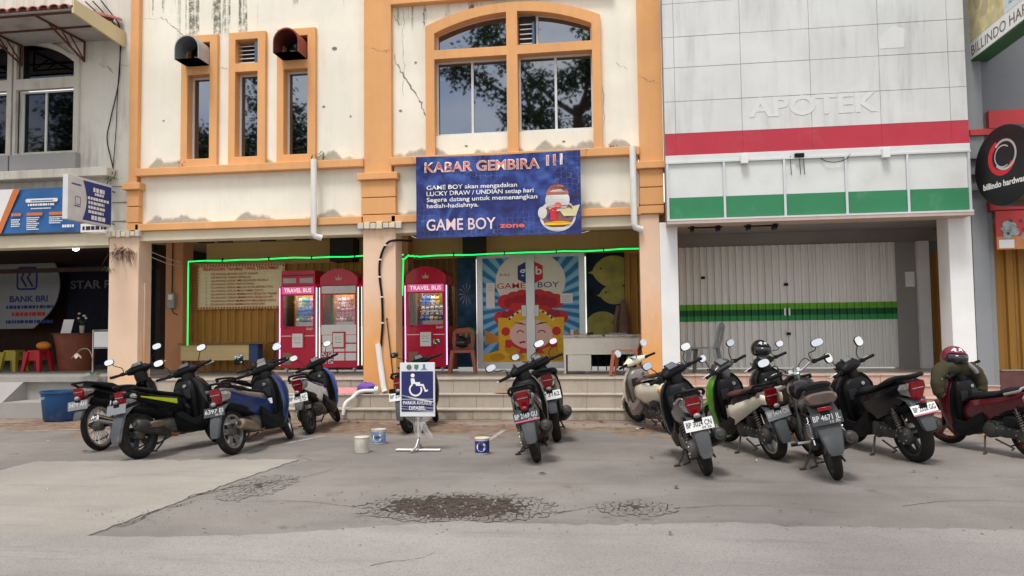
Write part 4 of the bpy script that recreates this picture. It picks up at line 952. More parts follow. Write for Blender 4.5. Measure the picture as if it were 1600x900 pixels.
jk = thing('hanging_jacket', 'brown jacket hanging in front of the fish poster', 'jacket', (.06,15.3,1.0))
MB().loft([[(.06+a*w,15.32+b*d,z) for a,b in [(math.cos(R(t)),math.sin(R(t))) for t in range(0,360,30)]] for z,w,d in ((1.02,.13,.07),(1.3,.12,.06),(1.7,.10,.05),(1.95,.06,.04),(2.02,.02,.02))]).tube([(-.03,15.31,1.9),(-.10,15.28,1.6),(-.10,15.28,1.15)],[.05,.045,.035],8).build('cloth', M('brown_cloth',(.20,.12,.10),.85,0,.2,bump=.4,bscale=14), jk, smooth=60)
# --- claw machines
RED = M('claw_red', (.56,.006,.045), .28, 0, .05, coat=.3, dirt=(.30,.01,.03), damt=.2)
REDD = M('claw_dark_red', (.22,.01,.03), .35, 0, .1)
PINKL = M('lit_marquee', (.6,.1,.3), .4, emit=(.75,.12,.32), estr=.30)
TUBE = M('pink_light_strip', (.8,.6,.8), .4, emit=(.9,.45,.85), estr=.9); TUBEG = M('green_light_strip', (.7,.8,.75), .4, emit=(.62,.85,.72), estr=.6)
CGL = None
def clear_glass():
    m = bpy.data.materials.new('clear_glass'); m.use_nodes = True; t = m.node_tree; t.nodes.clear()
    o = nd(t,'ShaderNodeOutputMaterial'); a = nd(t,'ShaderNodeBsdfTransparent'); a.inputs[0].default_value = (.93,.95,.95,1); b = nd(t,'ShaderNodeBsdfGlossy'); b.inputs['Roughness'].default_value = .03
    f = nd(t,'ShaderNodeFresnel'); f.inputs[0].default_value = 1.5; x = nd(t,'ShaderNodeMixShader'); lk(t,f.outputs[0],x.inputs[0]); lk(t,a.outputs[0],x.inputs[1]); lk(t,b.outputs[0],x.inputs[2]); lk(t,x.outputs[0],o.inputs[0]); return m
CGL = clear_glass()
GOLD = M('gold_print', (.55,.36,.28), .4)
def plush():
    mb = MB(); mb.ell((0,0,.05),.035,.03,.045,10,6); mb.ell((0,-.005,.115),.042,.036,.036,10,6)
    for s in (-1,1): mb.ell((s*.028,0,.15),.012,.01,.014,6,4); mb.ell((s*.04,-.01,.055),.014,.014,.022,6,4); mb.ell((s*.018,-.022,.01),.015,.02,.012,6,4)
    return mb
PLM = plush().mesh('plush_toy', 60)
PCOL = [M('plush_white',(.7,.7,.72),.9), M('plush_blue',(.12,.28,.6),.9), M('plush_pink',(.65,.3,.35),.9), M('plush_yellow',(.7,.55,.1),.9), M('plush_green',(.2,.45,.25),.9), M('plush_brown',(.3,.14,.07),.9)]
PLMS = []
for c in PCOL: q = PLM.copy(); q.materials.append(c); PLMS.append(q)
def claw(x0, x1, y0, label, style, strip, pal, where, top_win=False, marquee=True, flag=False):
    z0, dep = .68, .82; w = x1-x0
    t = thing('claw_machine', label, 'claw machine', ((x0+x1)/2,y0+dep/2,.63), group='red claw machines along the arcade')
    cx = (x0+x1)/2
    MB().box(x0,x1,y0,y0+dep,z0+.05,1.55).build('cabinet', RED, t, bevel=.012)
    if style == 'arch': topp = [(x0,2.38),(x1,2.38)]+arch_seg(x0,x1,2.56,2.74,14)
    else: topp = [(x0+.02,2.38),(x1-.02,2.38),(x1-.02,2.72),(x0+.02,2.72)]
    tp = MB().plate(topp, y0, y0+dep).build('top', RED, t, bevel=.012)
    if style == 'arch':
        cr = MB(); poly_at(cr, [(-.055,0),(.055,0),(.075,.075),(.035,.04),(0,.085),(-.035,.04),(-.075,.075)], (cx,y0-.006,2.50), UX, UZ); poly_at(cr, ring_pts(0,.10,.012,.012,10), (cx,y0-.006,2.50), UX, UZ); cr.build('crown_emblem', GOLD, tp)
    else:
        for a, b in ((x0+.06,cx-.04),(cx+.04,x1-.06)): MB().box(a,b,y0-.006,y0+.01,2.46,2.56).build('light_panel', M('grey_lens',(.45,.43,.45),.3), tp)
        MB().box(x0+.03,x1-.03,y0-.004,y0+.01,2.60,2.63).build('trim', REDD, tp)
    mq = MB().box(x0+.04,x1-.04,y0-.012,y0+.02,2.235,2.385).build('marquee', PINKL if marquee else M('white_marquee',(.72,.7,.72),.4), t)
    if marquee: ltr(mq, [('TRAVEL BUS', x0+.09,2.27,w-.18,.085,.02)], M('marquee_letter_white',(.85,.8,.82),.4,emit=(1,.9,.95),estr=.3), y0-.016)
    # window bay: posts, back, sides of glass
    for a in (x0,x1-.06): MB().box(a,a+.06,y0,y0+.06,1.55,2.40).build('post', RED, t); MB().box(a,a+.06,y0+dep-.06,y0+dep,1.55,2.40).build('post', RED, t)
    MB().box(x0+.06,x1-.06,y0,y0+.05,2.205,2.40).build('header', RED, t); MB().box(x0+.06,x1-.06,y0,y0+.05,1.55,1.575).build('header', RED, t)
    MB().box(x0+.02,x1-.02,y0+dep-.04,y0+dep-.02,1.55,2.40).build('back_panel', M('claw_back_grey',(.32,.30,.30),.4), t)
    gl = MB().box(x0+.06,x1-.06,y0+.02,y0+.026,1.575,2.205).build('window', CGL, t)
    for a in (x0+.015,x1-.02): MB().box(a,a+.005,y0+.06,y0+dep-.06,1.55,2.40).build('window', CGL, t)
    MB().box(x0+.06,x1-.06,y0+.1,y0+dep-.05,2.30,2.33).build('lamp', M('claw_lamp',(.9,.9,.9),.4,emit=(1,.98,.95),estr=2.6), t)
    sh_ = MB().box(x0+.22,x1-.06,y0+.26,y0+.62,1.77,1.78).box(x0+.16,x1-.06,y0+.32,y0+.62,1.97,1.98).build('shelf', ALU, t)
    MB().box(cx-.08,x1-.08,y0+.08,y0+.10,1.58,1.66).build('price_card', PRINT_W, t)
    MB().tube([(cx-.12,y0+.2,2.3),(cx-.12,y0+.2,2.13)],.012,6).tube([(cx-.12,y0+.2,2.13),(cx-.17,y0+.2,2.09),(cx-.15,y0+.2,2.05)],.006,5).tube([(cx-.12,y0+.2,2.13),(cx-.07,y0+.2,2.09),(cx-.09,y0+.2,2.05)],.006,5).build('claw', ALU, t)
    # front: coin door, chute, decals
    cd = MB().box(cx-.13,cx+.15,y0-.02,y0+.02,1.12,1.46).build('coin_box', RED, t, bevel=.006)
    MB().box(cx-.11,cx+.11,y0-.028,y0-.018,1.15,1.43).build('coin_door', PRINT_W, cd, bevel=.003)
    sq = MB(); arc_band(sq,-.04,1.33,.025,.032,0,300,(cx,y0-.0305,0),UX,UZ); arc_band(sq,.04,1.33,.025,.032,40,340,(cx,y0-.0305,0),UX,UZ); poly_at(sq,[(-.07,1.24),(.07,1.24),(.07,1.25),(-.07,1.25)],(cx,y0-.0305,0),UX,UZ); sq.build('printed_marks', M('print_teal',(.08,.3,.25),.5), cd)
    if not flag:
        fl_ = MB().box(x0+.06,x0+.24,y0-.008,y0+.01,.80,1.04).build('prize_flap', M('brown_flap',(.30,.17,.10),.4), t)
        ltr(t, [('7', x0+.10,1.50,None,.07,.01)], PRINT_K, y0-.004); MB().box(x0+.03,x1-.03,y0-.003,y0+.01,1.375,1.39).build('trim', PRINT_W, t)
        ltr(t, [('SNAP', x1-.20,1.50,.14,.05,.01)], PRINT_W, y0-.004)
    else:
        MB().box(x0+.03,x1-.03,y0-.004,y0+.01,1.40,1.60).build('white_decal', PRINT_W, t)
        for i in range(3):
            for j in range(3):
                if j == 2 and i == 1: continue
                MB().box(x0+.05+i*.245,x0+.27+i*.245,y0-.004,y0+.01,.88+j*.18,1.03+j*.18).build('white_decal', PRINT_W, t)
        fg = MB().box(x0+.04,x0+.28,y0-.006,y0+.01,.82,1.04).build('flag_decal', PRINT_W, t)
        f1 = MB(); fx, fz = x0+.16, .93
        for sx in (-1,1):
            for sz in (-1,1): poly_at(f1, [(fx+sx*.035,fz+sz*.05),(fx+sx*.035,fz+sz*.10),(fx+sx*.09,fz+sz*.10)], (0,y0-.008,0), UX, UZ); poly_at(f1, [(fx+sx*.05,fz+sz*.035),(fx+sx*.11,fz+sz*.035),(fx+sx*.11,fz+sz*.085)], (0,y0-.008,0), UX, UZ)
        f1.build('flag_print', PRINT_B, fg); f2 = MB(); poly_at(f2,[(fx-.12,fz-.02),(fx+.12,fz-.02),(fx+.12,fz+.02),(fx-.12,fz+.02)],(0,y0-.0085,0),UX,UZ); poly_at(f2,[(fx-.02,fz-.11),(fx+.02,fz-.11),(fx+.02,fz+.11),(fx-.02,fz+.11)],(0,y0-.009,0),UX,UZ); f2.build('flag_print', PRINT_R, fg)
    for a, m_ in zip((x0-.012,x1+.012), strip): MB().tube([(a,y0+.01,.78),(a,y0+.01,2.36)],.014,6).build('light_strip', m_, t)
    for a in (x0+.1,x1-.1):
        for b in (y0+.1,y0+dep-.1): MB().lathe([(.02,-.015),(.045,-.015),(.045,.015),(.02,.015)], (a,b,z0-.005), 'x', 12).box(a-.03,a+.03,b-.03,b+.03,z0+.02,z0+.06).build('castor', ALU, t)
    # toys
    for r_, (zz, yy) in enumerate(() if not where else ((1.575,y0+.26),(1.785,y0+.34),(1.985,y0+.40))):
        for k in range(5 if r_ else 5):
            ci = pal[(r_*2+k*(r_ != 1))%len(pal)] if r_ else pal[k%len(pal)]
            xx = x0+.27+k*(w-.38)/4.6
            if r_ == 2 and k > 3: continue
            o = bpy.data.objects.new('plush_toy', PLMS[ci]); COL.objects.link(o); o.location = (xx,yy,zz); o.rotation_euler.z = random.uniform(-.5,.5); s_ = random.uniform(1.05,1.25); o.scale = (s_,)*3
            tag(o, '%s %s plush toy, %s row, %s' % (('leftmost','second','third','fourth','rightmost')[k], PCOL[ci].name[6:], ('bottom','middle','top')[r_], where), 'plush toy', 'plush toys in ' + where)
    return t
claw(-6.88,-6.12,14.88,'red claw machine with flat top, nearest the rules banner','flat',(TUBE,TUBE),(0,4,1,2),'claw machine beside the rules banner')
claw(-6.03,-5.24,14.88,'red and white claw machine with arched crown top and flag decals, left of the pillar','arch',(TUBEG,TUBEG),(2,0,2,5),'claw machine with flag decals',marquee=False,flag=True)
claw(-5.14,-4.36,14.88,'red claw machine mostly hidden behind the middle pillar','arch',(TUBEG,TUBE),(2,0),None,flag=True,marquee=False)
claw(-4.24,-3.42,14.88,'red claw machine right of the middle pillar with blue plush toys','arch',(TUBE,TUBE),(1,1,0,3),'claw machine right of the pillar')

# --- furniture in the arcade
CHB = M('brown_plastic', (.33,.10,.06), .42, 0, .12)
CHG = M('grey_plastic', (.22,.24,.25), .42, 0, .12)
def chair(label, x, y, z, rz, mat, group=None):
    """moulded monobloc chair, front towards -y"""
    t = thing('plastic_chair', label, 'chair', (x,y,z), (0,0,rz), group)
    s = MB(); s.plate([(-.21,-.22),(.21,-.22),(.20,.20),(-.20,.20)], .425, .445, plane='xy'); s.plate([(-.21,-.235),(.21,-.235),(.21,-.22),(-.21,-.22)], .39, .445, plane='xy')
    s.build('seat', mat, t, local=True, bevel=.01)
    for sx in (-1,1):
        for sy, top in ((-1,.44),(1,.44)):
            l = MB(); l.loft([[(sx*(.25)+a*.028, sy*.25+b*.028, 0) for a,b in ((-1,-1),(1,-1),(1,1),(-1,1))],[(sx*.19+a*.035, sy*.19+b*.035, top) for a,b in ((-1,-1),(1,-1),(1,1),(-1,1))]]); l.build('leg', mat, t, local=True, bevel=.006)
    b = MB(); rings = []
    outer = [(-.20,.44),(.20,.44),(.225,.62),(.21,.80),(.13,.86),(0,.875),(-.13,.86),(-.21,.80),(-.225,.62)]
    holes = [[(-.13+.11*k-.018,.56),(-.13+.11*k+.055,.56),(-.13+.11*k+.055,.76),(-.13+.11*k-.018,.76)] for k in range(3)]
    b.plate(outer, 0, .025, [[p for p in h] for h in holes])
    b.v = [Vector((p.x, .19+p.y+(p.z-.44)*.26+.5*p.x*p.x, p.z)) for p in b.v]; b.build('backrest', mat, t, local=True, bevel=.005)
    return t
chair('brown plastic chair with a black helmet on it, beside the claw machine', -3.06, 14.75, .63, .15, CHB, 'brown plastic chairs')
chair('brown plastic chair standing sideways in front of the white desk', .10, 13.75, .63, -1.75, CHB, 'brown plastic chairs')
chair('grey plastic chair beside the white pharmacy pillar', 1.42, 13.7, .66, -1.95, CHG)
DSKM = M('worn_white_laminate', (.76,.73,.66), .5, 0, .06, dirt=(.4,.34,.26), damt=.35)
dk = thing('desk', 'worn white desk with a patterned top cloth in front of the fish poster', 'desk', (-.35,14.4,.63))
MB().box(-1.05,.34,14.22,14.26,.98,1.30).build('front_panel', DSKM, dk, bevel=.004)
MB().box(-.98,-.55,14.23,14.6,.68,.975).build('drawer', DSKM, dk, bevel=.004)
for x in (-1.05,.30): MB().box(x,x+.04,14.21,14.85,.63,1.30).build('side_panel', DSKM, dk, bevel=.004)
MB().box(-1.08,.38,14.18,14.88,1.30,1.345).build('top_cloth', banner_mat('patterned_cloth',((.05,.03,.12),(.6,.55,.5),(.12,.06,.2)),14,False), dk, bevel=.006)
for k in range(5): MB().box(-.45+k*.16,-.43+k*.16,14.7,14.72,.66,1.0).build('box_edge', DARKIN, dk)
cu_ = thing('cup', 'small clear cup on the desk', 'cup', (-.9,14.4,1.345)); MB().lathe([(.03,0),(.036,.1),(.033,.1),(.027,.005)], (-.9,14.4,1.345), n=14).build('glass', M('pale_plastic',(.6,.62,.62),.3), cu_, smooth=40)
bt = tag(MB().box(-.62,-.5,14.32,14.45,1.346,1.39).build('tin_box', PRINT_K, None, bevel=.005), 'small dark tin on the desk', 'box')
pb = tag(MB().box(-.22,.12,14.3,14.6,1.346,1.375).build('folder', M('grey_folder',(.25,.26,.28),.5), None, bevel=.004), 'grey folder lying on the desk', 'folder')
bc = thing('bench', 'long wooden bench with pale board and blue end in front of the ochre door', 'bench', (-8.2,14.9,.63))
MB().box(-9.05,-7.55,14.86,14.90,.90,1.22).build('board', M('pale_board',(.62,.46,.24),.55,0,.1,stretch=(.2,1,3)), bc, bevel=.005)
MB().box(-7.55,-7.36,14.87,15.1,.86,1.23).build('end_panel', M('blue_board',(.035,.07,.18),.5), bc, bevel=.005)
MB().box(-9.08,-7.1,14.80,15.2,1.23,1.26).build('top', M('brown_board',(.20,.11,.06),.5), bc, bevel=.005)
for x in (-8.98,-7.5): MB().box(x,x+.06,14.9,14.96,.63,.9).build('leg', M('brown_board',(.2,.11,.06)), bc); MB().box(x,x+.06,15.1,15.16,.63,1.23).build('leg', M('brown_board',(.2,.11,.06)), bc)
# helmets
def helmet(label, loc, rot, shell, visor, stripe=None, scale=1.):
    t = thing('helmet', label, 'helmet', loc, rot); t.scale = (scale,)*3
    mb = MB(); n = 20; rings = []
    for i in range(11):
        a = R(-38+128*i/10); r = math.cos(a) if i < 10 else .02
        rings.append([(.145*r*math.cos(2*math.pi*j/n)*1.08, .125*r*math.sin(2*math.pi*j/n), .135*math.sin(a)+.1) for j in range(n)])
    inner = [[(p[0]*.9,p[1]*.9,p[2]-.004) for p in r] for r in rings[::-1]]
    # open the face: drop faces at the front
    o = mb.add([p for r in rings for p in r], [])
    for i in range(10):
        for j in range(n):
            if i < 5 and (j < 4 or j > 15): continue
            k = (j+1)%n; mb.f.append((o+i*n+j,o+i*n+k,o+(i+1)*n+k,o+(i+1)*n+j))
    mb.f.append(tuple(o+10*n+j for j in range(n)))
    ob = mb.build('shell', shell, t, smooth=50, local=True); md = ob.modifiers.new('t','SOLIDIFY'); md.thickness = .018
    v = MB(); vr = []
    for a in (-22,-8,8,22):
        z = .135*math.sin(R(a))+.1; rr = math.cos(R(a))*1.06; vr.append([(.145*rr*math.cos(R(b))*1.08,.125*rr*math.sin(R(b)),z) for b in range(-75,76,15)])
    m_ = len(vr[0]); o = v.add([p for r in vr for p in r], [(i*m_+j,i*m_+j+1,(i+1)*m_+j+1,(i+1)*m_+j) for i in range(3) for j in range(m_-1)]); vo = v.build('visor', visor, t, smooth=60, local=True); md = vo.modifiers.new('t','SOLIDIFY'); md.thickness = .004
    MB().ell((-.005,0,.09),.12,.10,.10,14,8).build('lining', M('dark_foam',(.03,.03,.035),.9), t, smooth=60, local=True)
    if stripe:
        s_ = MB()
        for a0 in (-55,-15,25): 
            pts = [(.150*1.08*math.cos(R(e))*math.cos(R(b)), .129*math.cos(R(e))*math.sin(R(b)), .14*math.sin(R(e))+.1) for e, b in ((36,a0),(42,a0+12),(34,a0+22),(50,a0+30),(58,a0+16),(48,a0+4))]
            s_.add(pts,[tuple(range(6))])
        s_.build('graphic', stripe, t, local=True)
    return t
VIS = M('smoked_visor', (.02,.02,.025), .06, 0, .1, coat=.5)
helmet('black helmet resting on the brown chair by the claw machine', (-3.06,14.68,1.115), (0,0,-1.9), BLACKG, VIS)

# --- things on and by the steps
def bucket(label, x, y, r, h, cols, lid, printed):
    t = thing('paint_tin', label, 'paint tin', (x,y,.0), (0,0,random.uniform(0,.3)), group='old paint tins on the asphalt')
    prof = [(.0,.004),(r*.97,.004),(r,.012),(r,h-.012),(r+.005,h-.008),(r+.005,h),(r-.004,h),(r-.006,h-.03),(0,h-.03)]
    if lid: prof = prof[:6]+[(r-.004,h+.004),(0,h+.006)]
    MB().lathe(prof, n=28, cap=False).build('can', cols, t, smooth=40, local=True)
    hd = MB().tube([(r*math.cos(R(a)),-.012-r*.9*math.sin(R(a))*.0-r*.35, h-.03-r*.5*math.sin(R(a))) for a in range(0,181,20)], .003, 5)
    if printed:
        b = MB(); n = 16; pts = []
        for z in (.02,h-.03): pts += [((r+.0015)*math.cos(R(-165+150*i/n)),(r+.0015)*math.sin(R(-165+150*i/n)),z) for i in range(n+1)]
        b.add(pts,[(i,i+1,n+2+i,n+1+i) for i in range(n)]); b.build('label_band', printed, t, local=True, smooth=60)
        e = MB(); pts = [((r+.003)*math.cos(R(-95+38*math.cos(R(a)))),(r+.003)*math.sin(R(-95+38*math.cos(R(a)))),h*.48+h*.27*math.sin(R(a))) for a in range(0,360,20)]; e.add(pts,[tuple(range(len(pts)))]); e.build('label_oval', PRINT_W, t, local=True)
        w_ = MB(); [poly_at(w_, [(-r*.5+i*r*.22,0),(-r*.5+i*r*.22+r*.14,0),(-r*.5+i*r*.22+r*.17,h*.15),(-r*.5+i*r*.22+r*.03,h*.17)], (0,-(r+.006),h*.42), UX, UZ) for i in range(5)]; w_.build('printed_marks', PRINT_K, t, local=True)
    return t
TIN = M('dirty_white_tin', (.60,.57,.51), .5, .1, .08, dirt=(.33,.28,.21), damt=.5, dscale=9)
TIN2 = M('pale_tin', (.62,.60,.55), .5, .1, .1, dirt=(.42,.36,.26), damt=.45, dscale=11)
bucket('dirty white paint tin without a label', -3.11, 8.98, .088, .19, TIN, True, None)
bucket('paint tin with a smeared blue label behind the white one', -3.13, 9.70, .092, .19, TIN2, False, M('smeared_blue_label',(.13,.24,.45),.5,0,.3,dirt=(.55,.52,.46),damt=.6,dscale=13))
bucket('blue and white paint tin right of the parking sign', -1.64, 8.98, .086, .19, TIN2, True, M('blue_tin_label',(.03,.04,.20),.4,0,.1,dirt=(.5,.48,.45),damt=.25,dscale=14))
# disabled parking sign
sg = thing('parking_sign', 'white and navy disabled parking sign on a steel stand wrapped in plastic film', 'sign', (-2.45,9.10,0), (0,0,.04))
MB().box(-.215,.215,-.012,.012,.42,1.07).build('board', M('sign_white',(.70,.72,.74),.4,0,.04,dirt=(.5,.5,.48),damt=.25), sg, local=True, bevel=.004)
NV = M('sign_navy',(.022,.026,.13),.4,0,.08)
MB().box(-.195,.195,-.0155,-.011,.635,.965).build('navy_field', NV, sg, local=True); MB().box(-.195,.195,-.0155,-.011,.48,.625).build('navy_field', NV, sg, local=True)
wc = MB(); O2 = (-.02,-.018,.80)
poly_at(wc, ring_pts(-.035,.115,.024,.024,18), O2, UX, UZ); arc_band(wc, .0,-.055,.062,.082,120,385,O2,UX,UZ,24)
poly_at(wc, [(-.06,.08),(-.015,.08),(-.005,.035),(.055,.035),(.055,.012),(-.0,.012),(.005,-.01),(.085,-.012),(.115,-.085),(.15,-.075),(.152,-.055),(.128,-.06),(.098,.012),(-.055,.012)][::-1], (O2[0],-.0185,O2[2]), UX, UZ)
wc.build('wheelchair_symbol', PRINT_W, sg, local=True)
letters(MB(),'PARKIR KHUSUS',(-.175,-.018,.568),UX,UZ,w=.35,h=.04,bold=.02).build('lettering', PRINT_W, sg, local=True); letters(MB(),'DIFABEL',(-.10,-.018,.505),UX,UZ,w=.20,h=.042,bold=.02).build('lettering', PRINT_W, sg, local=True)
for x, c in ((-.10,(.12,.15,.13)),(-.01,(.05,.22,.14)),(.085,(.10,.22,.42))):
    e = MB()
    if x < -.05: poly_at(e, ring_pts(x,1.015,.032,.032,18), (0,-.0165,0), UX, UZ)
    elif x < .05: poly_at(e, [(x-.026,1.045),(x+.026,1.045),(x+.026,1.005),(x,.98),(x-.026,1.005)], (0,-.0165,0), UX, UZ)
    else: poly_at(e, [(x-.012,1.05),(x+.012,1.05),(x+.014,1.0),(x+.04,.99),(x+.04,.985),(x-.04,.985),(x-.04,.99),(x-.014,1.0)], (0,-.0165,0), UX, UZ)
    e.build('emblem', M('emblem_%d'%int(x*1000+200),c,.5), sg, local=True)
MB().tube([(0,.03,1.0),(0,.03,.14),(0,.02,.07)], .017, 10).build('post', STEEL, sg, local=True, smooth=50)
MB().tube([(-.27,0,.018),(.27,0,.018)], .014, 8).tube([(-.27,0,.018),(-.27,.06,.018),(.27,.06,.018),(.27,0,.018)], .010, 6).tube([(0,.03,.14),(-.01,-.05,.06),(-.05,-.13,.014)], .017, 8).tube([(0,.03,.1),(.0,.22,.014)], .015, 8).build('base', STEEL, sg, local=True, smooth=50)
def film():
    m = bpy.data.materials.new('plastic_film'); m.use_nodes = True; t = m.node_tree; b = t.nodes['Principled BSDF']
    b.inputs['Base Color'].default_value = (.8,.8,.79,1); b.inputs['Roughness'].default_value = .2; b.inputs['Alpha'].default_value = .26; return m
FL = film(); rnd = random.Random(4); f1 = MB()
def ribbon(mb, pts, w, seed):
    r_ = random.Random(seed); vs = []; n = 0
    for i, p in enumerate(pts):
        for k in range(5): vs.append((p[0]+(k/4-.5)*w[i]+r_.gauss(0,.006), p[1]+r_.gauss(0,.012), p[2]+r_.gauss(0,.008)))
    mb.add(vs, [(i*5+k,i*5+k+1,(i+1)*5+k+1,(i+1)*5+k) for i in range(len(pts)-1) for k in range(4)])
ribbon(f1, [(0,-.02,.43),(0,.0,.38),(.0,.0,.33),(0,.005,.25),(.0,.0,.17)], [.38,.30,.12,.09,.05], 1)
ribbon(f1, [(.05,-.01,.36),(.10,-.03,.28),(.16,-.05,.22),(.20,-.06,.17)], [.10,.07,.05,.02], 2)
ribbon(f1, [(-.20,-.022,.68),(.0,-.024,.635),(.20,-.022,.60)], [.02,.02,.02], 3)
f1.build('plastic_wrap', FL, sg, local=True, smooth=60)
f2 = MB()
for k in range(4):
    z = .62-.04*k; f2.add([(-.216,-.020,z+.03*rnd.random()),(-.216,-.020,z+.012),(.216,-.020,z+.02*rnd.random()-.02),(.216,-.020,z-.03)],[(0,1,2,3)])
f2.build('plastic_wrap', FL, sg, local=True)
# odds and ends at the foot of the middle pillar
tag(MB().plate([(-.38,-.13),(.30,-.12),(.33,.13),(-.22,.14)],.0,.012,plane='xy').xf(Matrix.Translation((-4.72,12.78,.43)) @ Matrix.Rotation(.35,4,'X')).build('pink_board', M('pink_plastic',(.62,.26,.27),.45,0,.08)), 'pink plastic board lying on the step by the middle pillar', 'board')
pc = MB(); pc.ell((0,0,.07),.16,.10,.09,14,8)
for v in pc.v: v += Vector((random.gauss(0,.012),random.gauss(0,.012),random.gauss(0,.012)))
tag(pc.xf(Matrix.Translation((-4.35,12.78,.42))).build('purple_bag', M('purple_cloth',(.17,.08,.42),.7,0,.2,bump=.5,bscale=18), None, smooth=60), 'crumpled purple bag at the foot of the middle pillar', 'bag')
tag(MB().tube([(-3.86,12.84,.42),(-4.0,12.86,1.65)],.011,7).ell((-4.0,12.86,1.66),.018,.018,.03,8,5).build('broom_stick', M('dark_wood',(.09,.05,.035),.6), None, smooth=50), 'thin dark broom stick leaning on the middle pillar', 'broom')
tag(MB().box(-3.92,-3.55,12.70,12.86,.395,.47).build('black_tray', BLACK, None, bevel=.01), 'low black tray on the step right of the middle pillar', 'tray')
cb = MB().plate([(-.36,-.12),(.34,-.14),(.38,.12),(-.30,.14)],0,.008,plane='xy'); 
for v in cb.v: v.z += .06*max(0,-v.x-.05)*(1 if v.y > 0 else .3)
tag(cb.xf(Matrix.Translation((-1.75,12.79,.40))).build('cardboard', M('brown_cardboard',(.34,.20,.13),.85,0,.15)), 'flattened brown cardboard on the middle step', 'cardboard')
tag(MB().box(-.02,.62,12.40,12.60,.172,.215).build('loose_plank', BEIGETR, None, bevel=.004), 'loose pale plank on the lowest step near the cream scooter', 'plank')
# --- left shop: tub, plant, sign, banner, furniture
tb = thing('blue_tub', 'big blue plastic tub on the ground in front of the left shop', 'tub', (-9.50,12.02,0))
MB().lathe([(0,.01),(.25,.01),(.27,.03),(.315,.47),(.335,.48),(.335,.51),(.31,.51),(.30,.48),(.255,.06),(0,.06)], n=32, cap=False).build('tub', M('blue_tub_plastic',(.015,.065,.19),.45,0,.12,dirt=(.16,.17,.17),damt=.42,dscale=2.5), tb, smooth=40, local=True)
tw_ = MB(); letters(tw_,'NET',(-.16,-.315,.38),UX,UZ,w=.10,h=.045,bold=.01); tw_.build('lettering', M('pale_blue_print',(.35,.5,.65),.5), tb, local=True)
pt = thing('potted_plant', 'potted plant with a thin stem on a pale block beside the left pillar', 'plant', (-9.42,12.70,.27))
MB().box(-.10,.10,-.10,.10,.0,.34).build('block', M('pale_block',(.55,.58,.55),.6,0,.1), pt, local=True, bevel=.01)
MB().lathe([(0,.34),(.07,.34),(.10,.46),(.11,.46),(.11,.50),(.085,.50),(.08,.48),(0,.48)], n=20, cap=False).build('pot', M('grey_pot',(.35,.35,.33),.6), pt, local=True, smooth=40)
GRL = M('plant_leaf', (.035,.085,.045), .4, 0, .3)
sm = MB().tube(smooth_path([(0,0,.48),(-.02,0,.75),(-.10,0,.92),(-.24,0,.93),(-.33,0,.86)]), .008, 6); sm.build('stem', M('plant_stem',(.16,.17,.12),.6), pt, local=True)
def leafblade(mb, o, d, L, w, droop=.3, n=5):
    d = Vector(d).normalized(); side = d.cross(Vector((0,0,1))); side = side.normalized() if side.length > .01 else Vector((1,0,0)); vs = []
    for i in range(n+1):
        t = i/n; p = Vector(o)+d*L*t+Vector((0,0,-droop*L*t*t)); ww = w*math.sin(math.pi*min(.98,t*.9+.1))
        vs += [p-side*ww/2, p+side*ww/2]
    mb.add(vs, [(2*i,2*i+1,2*i+3,2*i+2) for i in range(n)])
for k, (dx, dy, L) in enumerate(((1,-.3,.22),(.8,.5,.2),(.5,-1,.16),(-.6,-.5,.12))):
    l = MB(); leafblade(l, (0,0,.5), (dx,dy,.45), L, .11, .5); l.build('leaf', GRL, pt, local=True, smooth=60)
fl = MB()
for k in range(5): leafblade(fl, (-.33,0,.86), (math.cos(k*1.3)*.6,math.sin(k*1.3)*.6,-.5), .12, .07, .2)
fl.build('flower', M('dry_white_flower',(.42,.38,.32),.7), pt, local=True, smooth=60)
# hanging light and inside of the shop
lp = thing('ceiling_lamp', 'small glaring white lamp under the left shop beam', 'lamp', (-10.35,13.4,3.12))
MB().ell((0,0,0),.06,.06,.045,14,8).build('bulb', M('lamp_glow',(1,1,1),.4,emit=(.85,.92,1),estr=14), lp, local=True, smooth=60)
MB().lathe([(.03,.03),(.035,.12),(.05,.14)], n=12).build('socket', BLACK, lp, local=True)
ld = bpy.data.lights.new('lamp_light','POINT'); ld.energy = 1.5; ld.color = (.9,.95,1); ld.shadow_soft_size = .06; lo = bpy.data.objects.new('lamp_light', ld); COL.objects.link(lo); lo.parent = lp; lo.location = (0,0,-.08)
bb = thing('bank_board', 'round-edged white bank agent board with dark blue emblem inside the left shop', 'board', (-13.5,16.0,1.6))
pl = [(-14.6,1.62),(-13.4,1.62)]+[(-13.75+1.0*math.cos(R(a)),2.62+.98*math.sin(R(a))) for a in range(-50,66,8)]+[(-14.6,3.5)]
MB().plate(pl, 16.0, 16.03).build('panel', M('grey_white_board',(.34,.35,.38),.5,0,.06), bb)  # white board; the shop's dimness is painted into its colour
lg = MB(); U0 = (-13.58,15.995,2.78)
def rr_(w, h, r, n=6): return [(sx*(w-r)+r*math.cos(R(a)), sz*(h-r)+r*math.sin(R(a))) for sx, sz, a0 in ((1,1,0),(-1,1,90),(-1,-1,180),(1,-1,270)) for a in [a0+90*i/n for i in range(n+1)]]
o1, o2 = rr_(.27,.27,.09), rr_(.225,.225,.06); n_ = len(o1)
lg.add([(U0[0]+a,U0[1],U0[2]+b) for a,b in o1+o2],[(i,(i+1)%n_,n_+(i+1)%n_,n_+i) for i in range(n_)])
for dx in (-.10,.06): poly_at(lg, [(dx-.06,.20),(dx+.0,.20),(dx+.03,.08),(dx-.02,.02),(dx+.12,-.20),(dx+.06,-.20),(dx-.08,.02),(dx-.02,.08)], U0, UX, UZ)
lg.build('emblem', PRINT_B, bb)
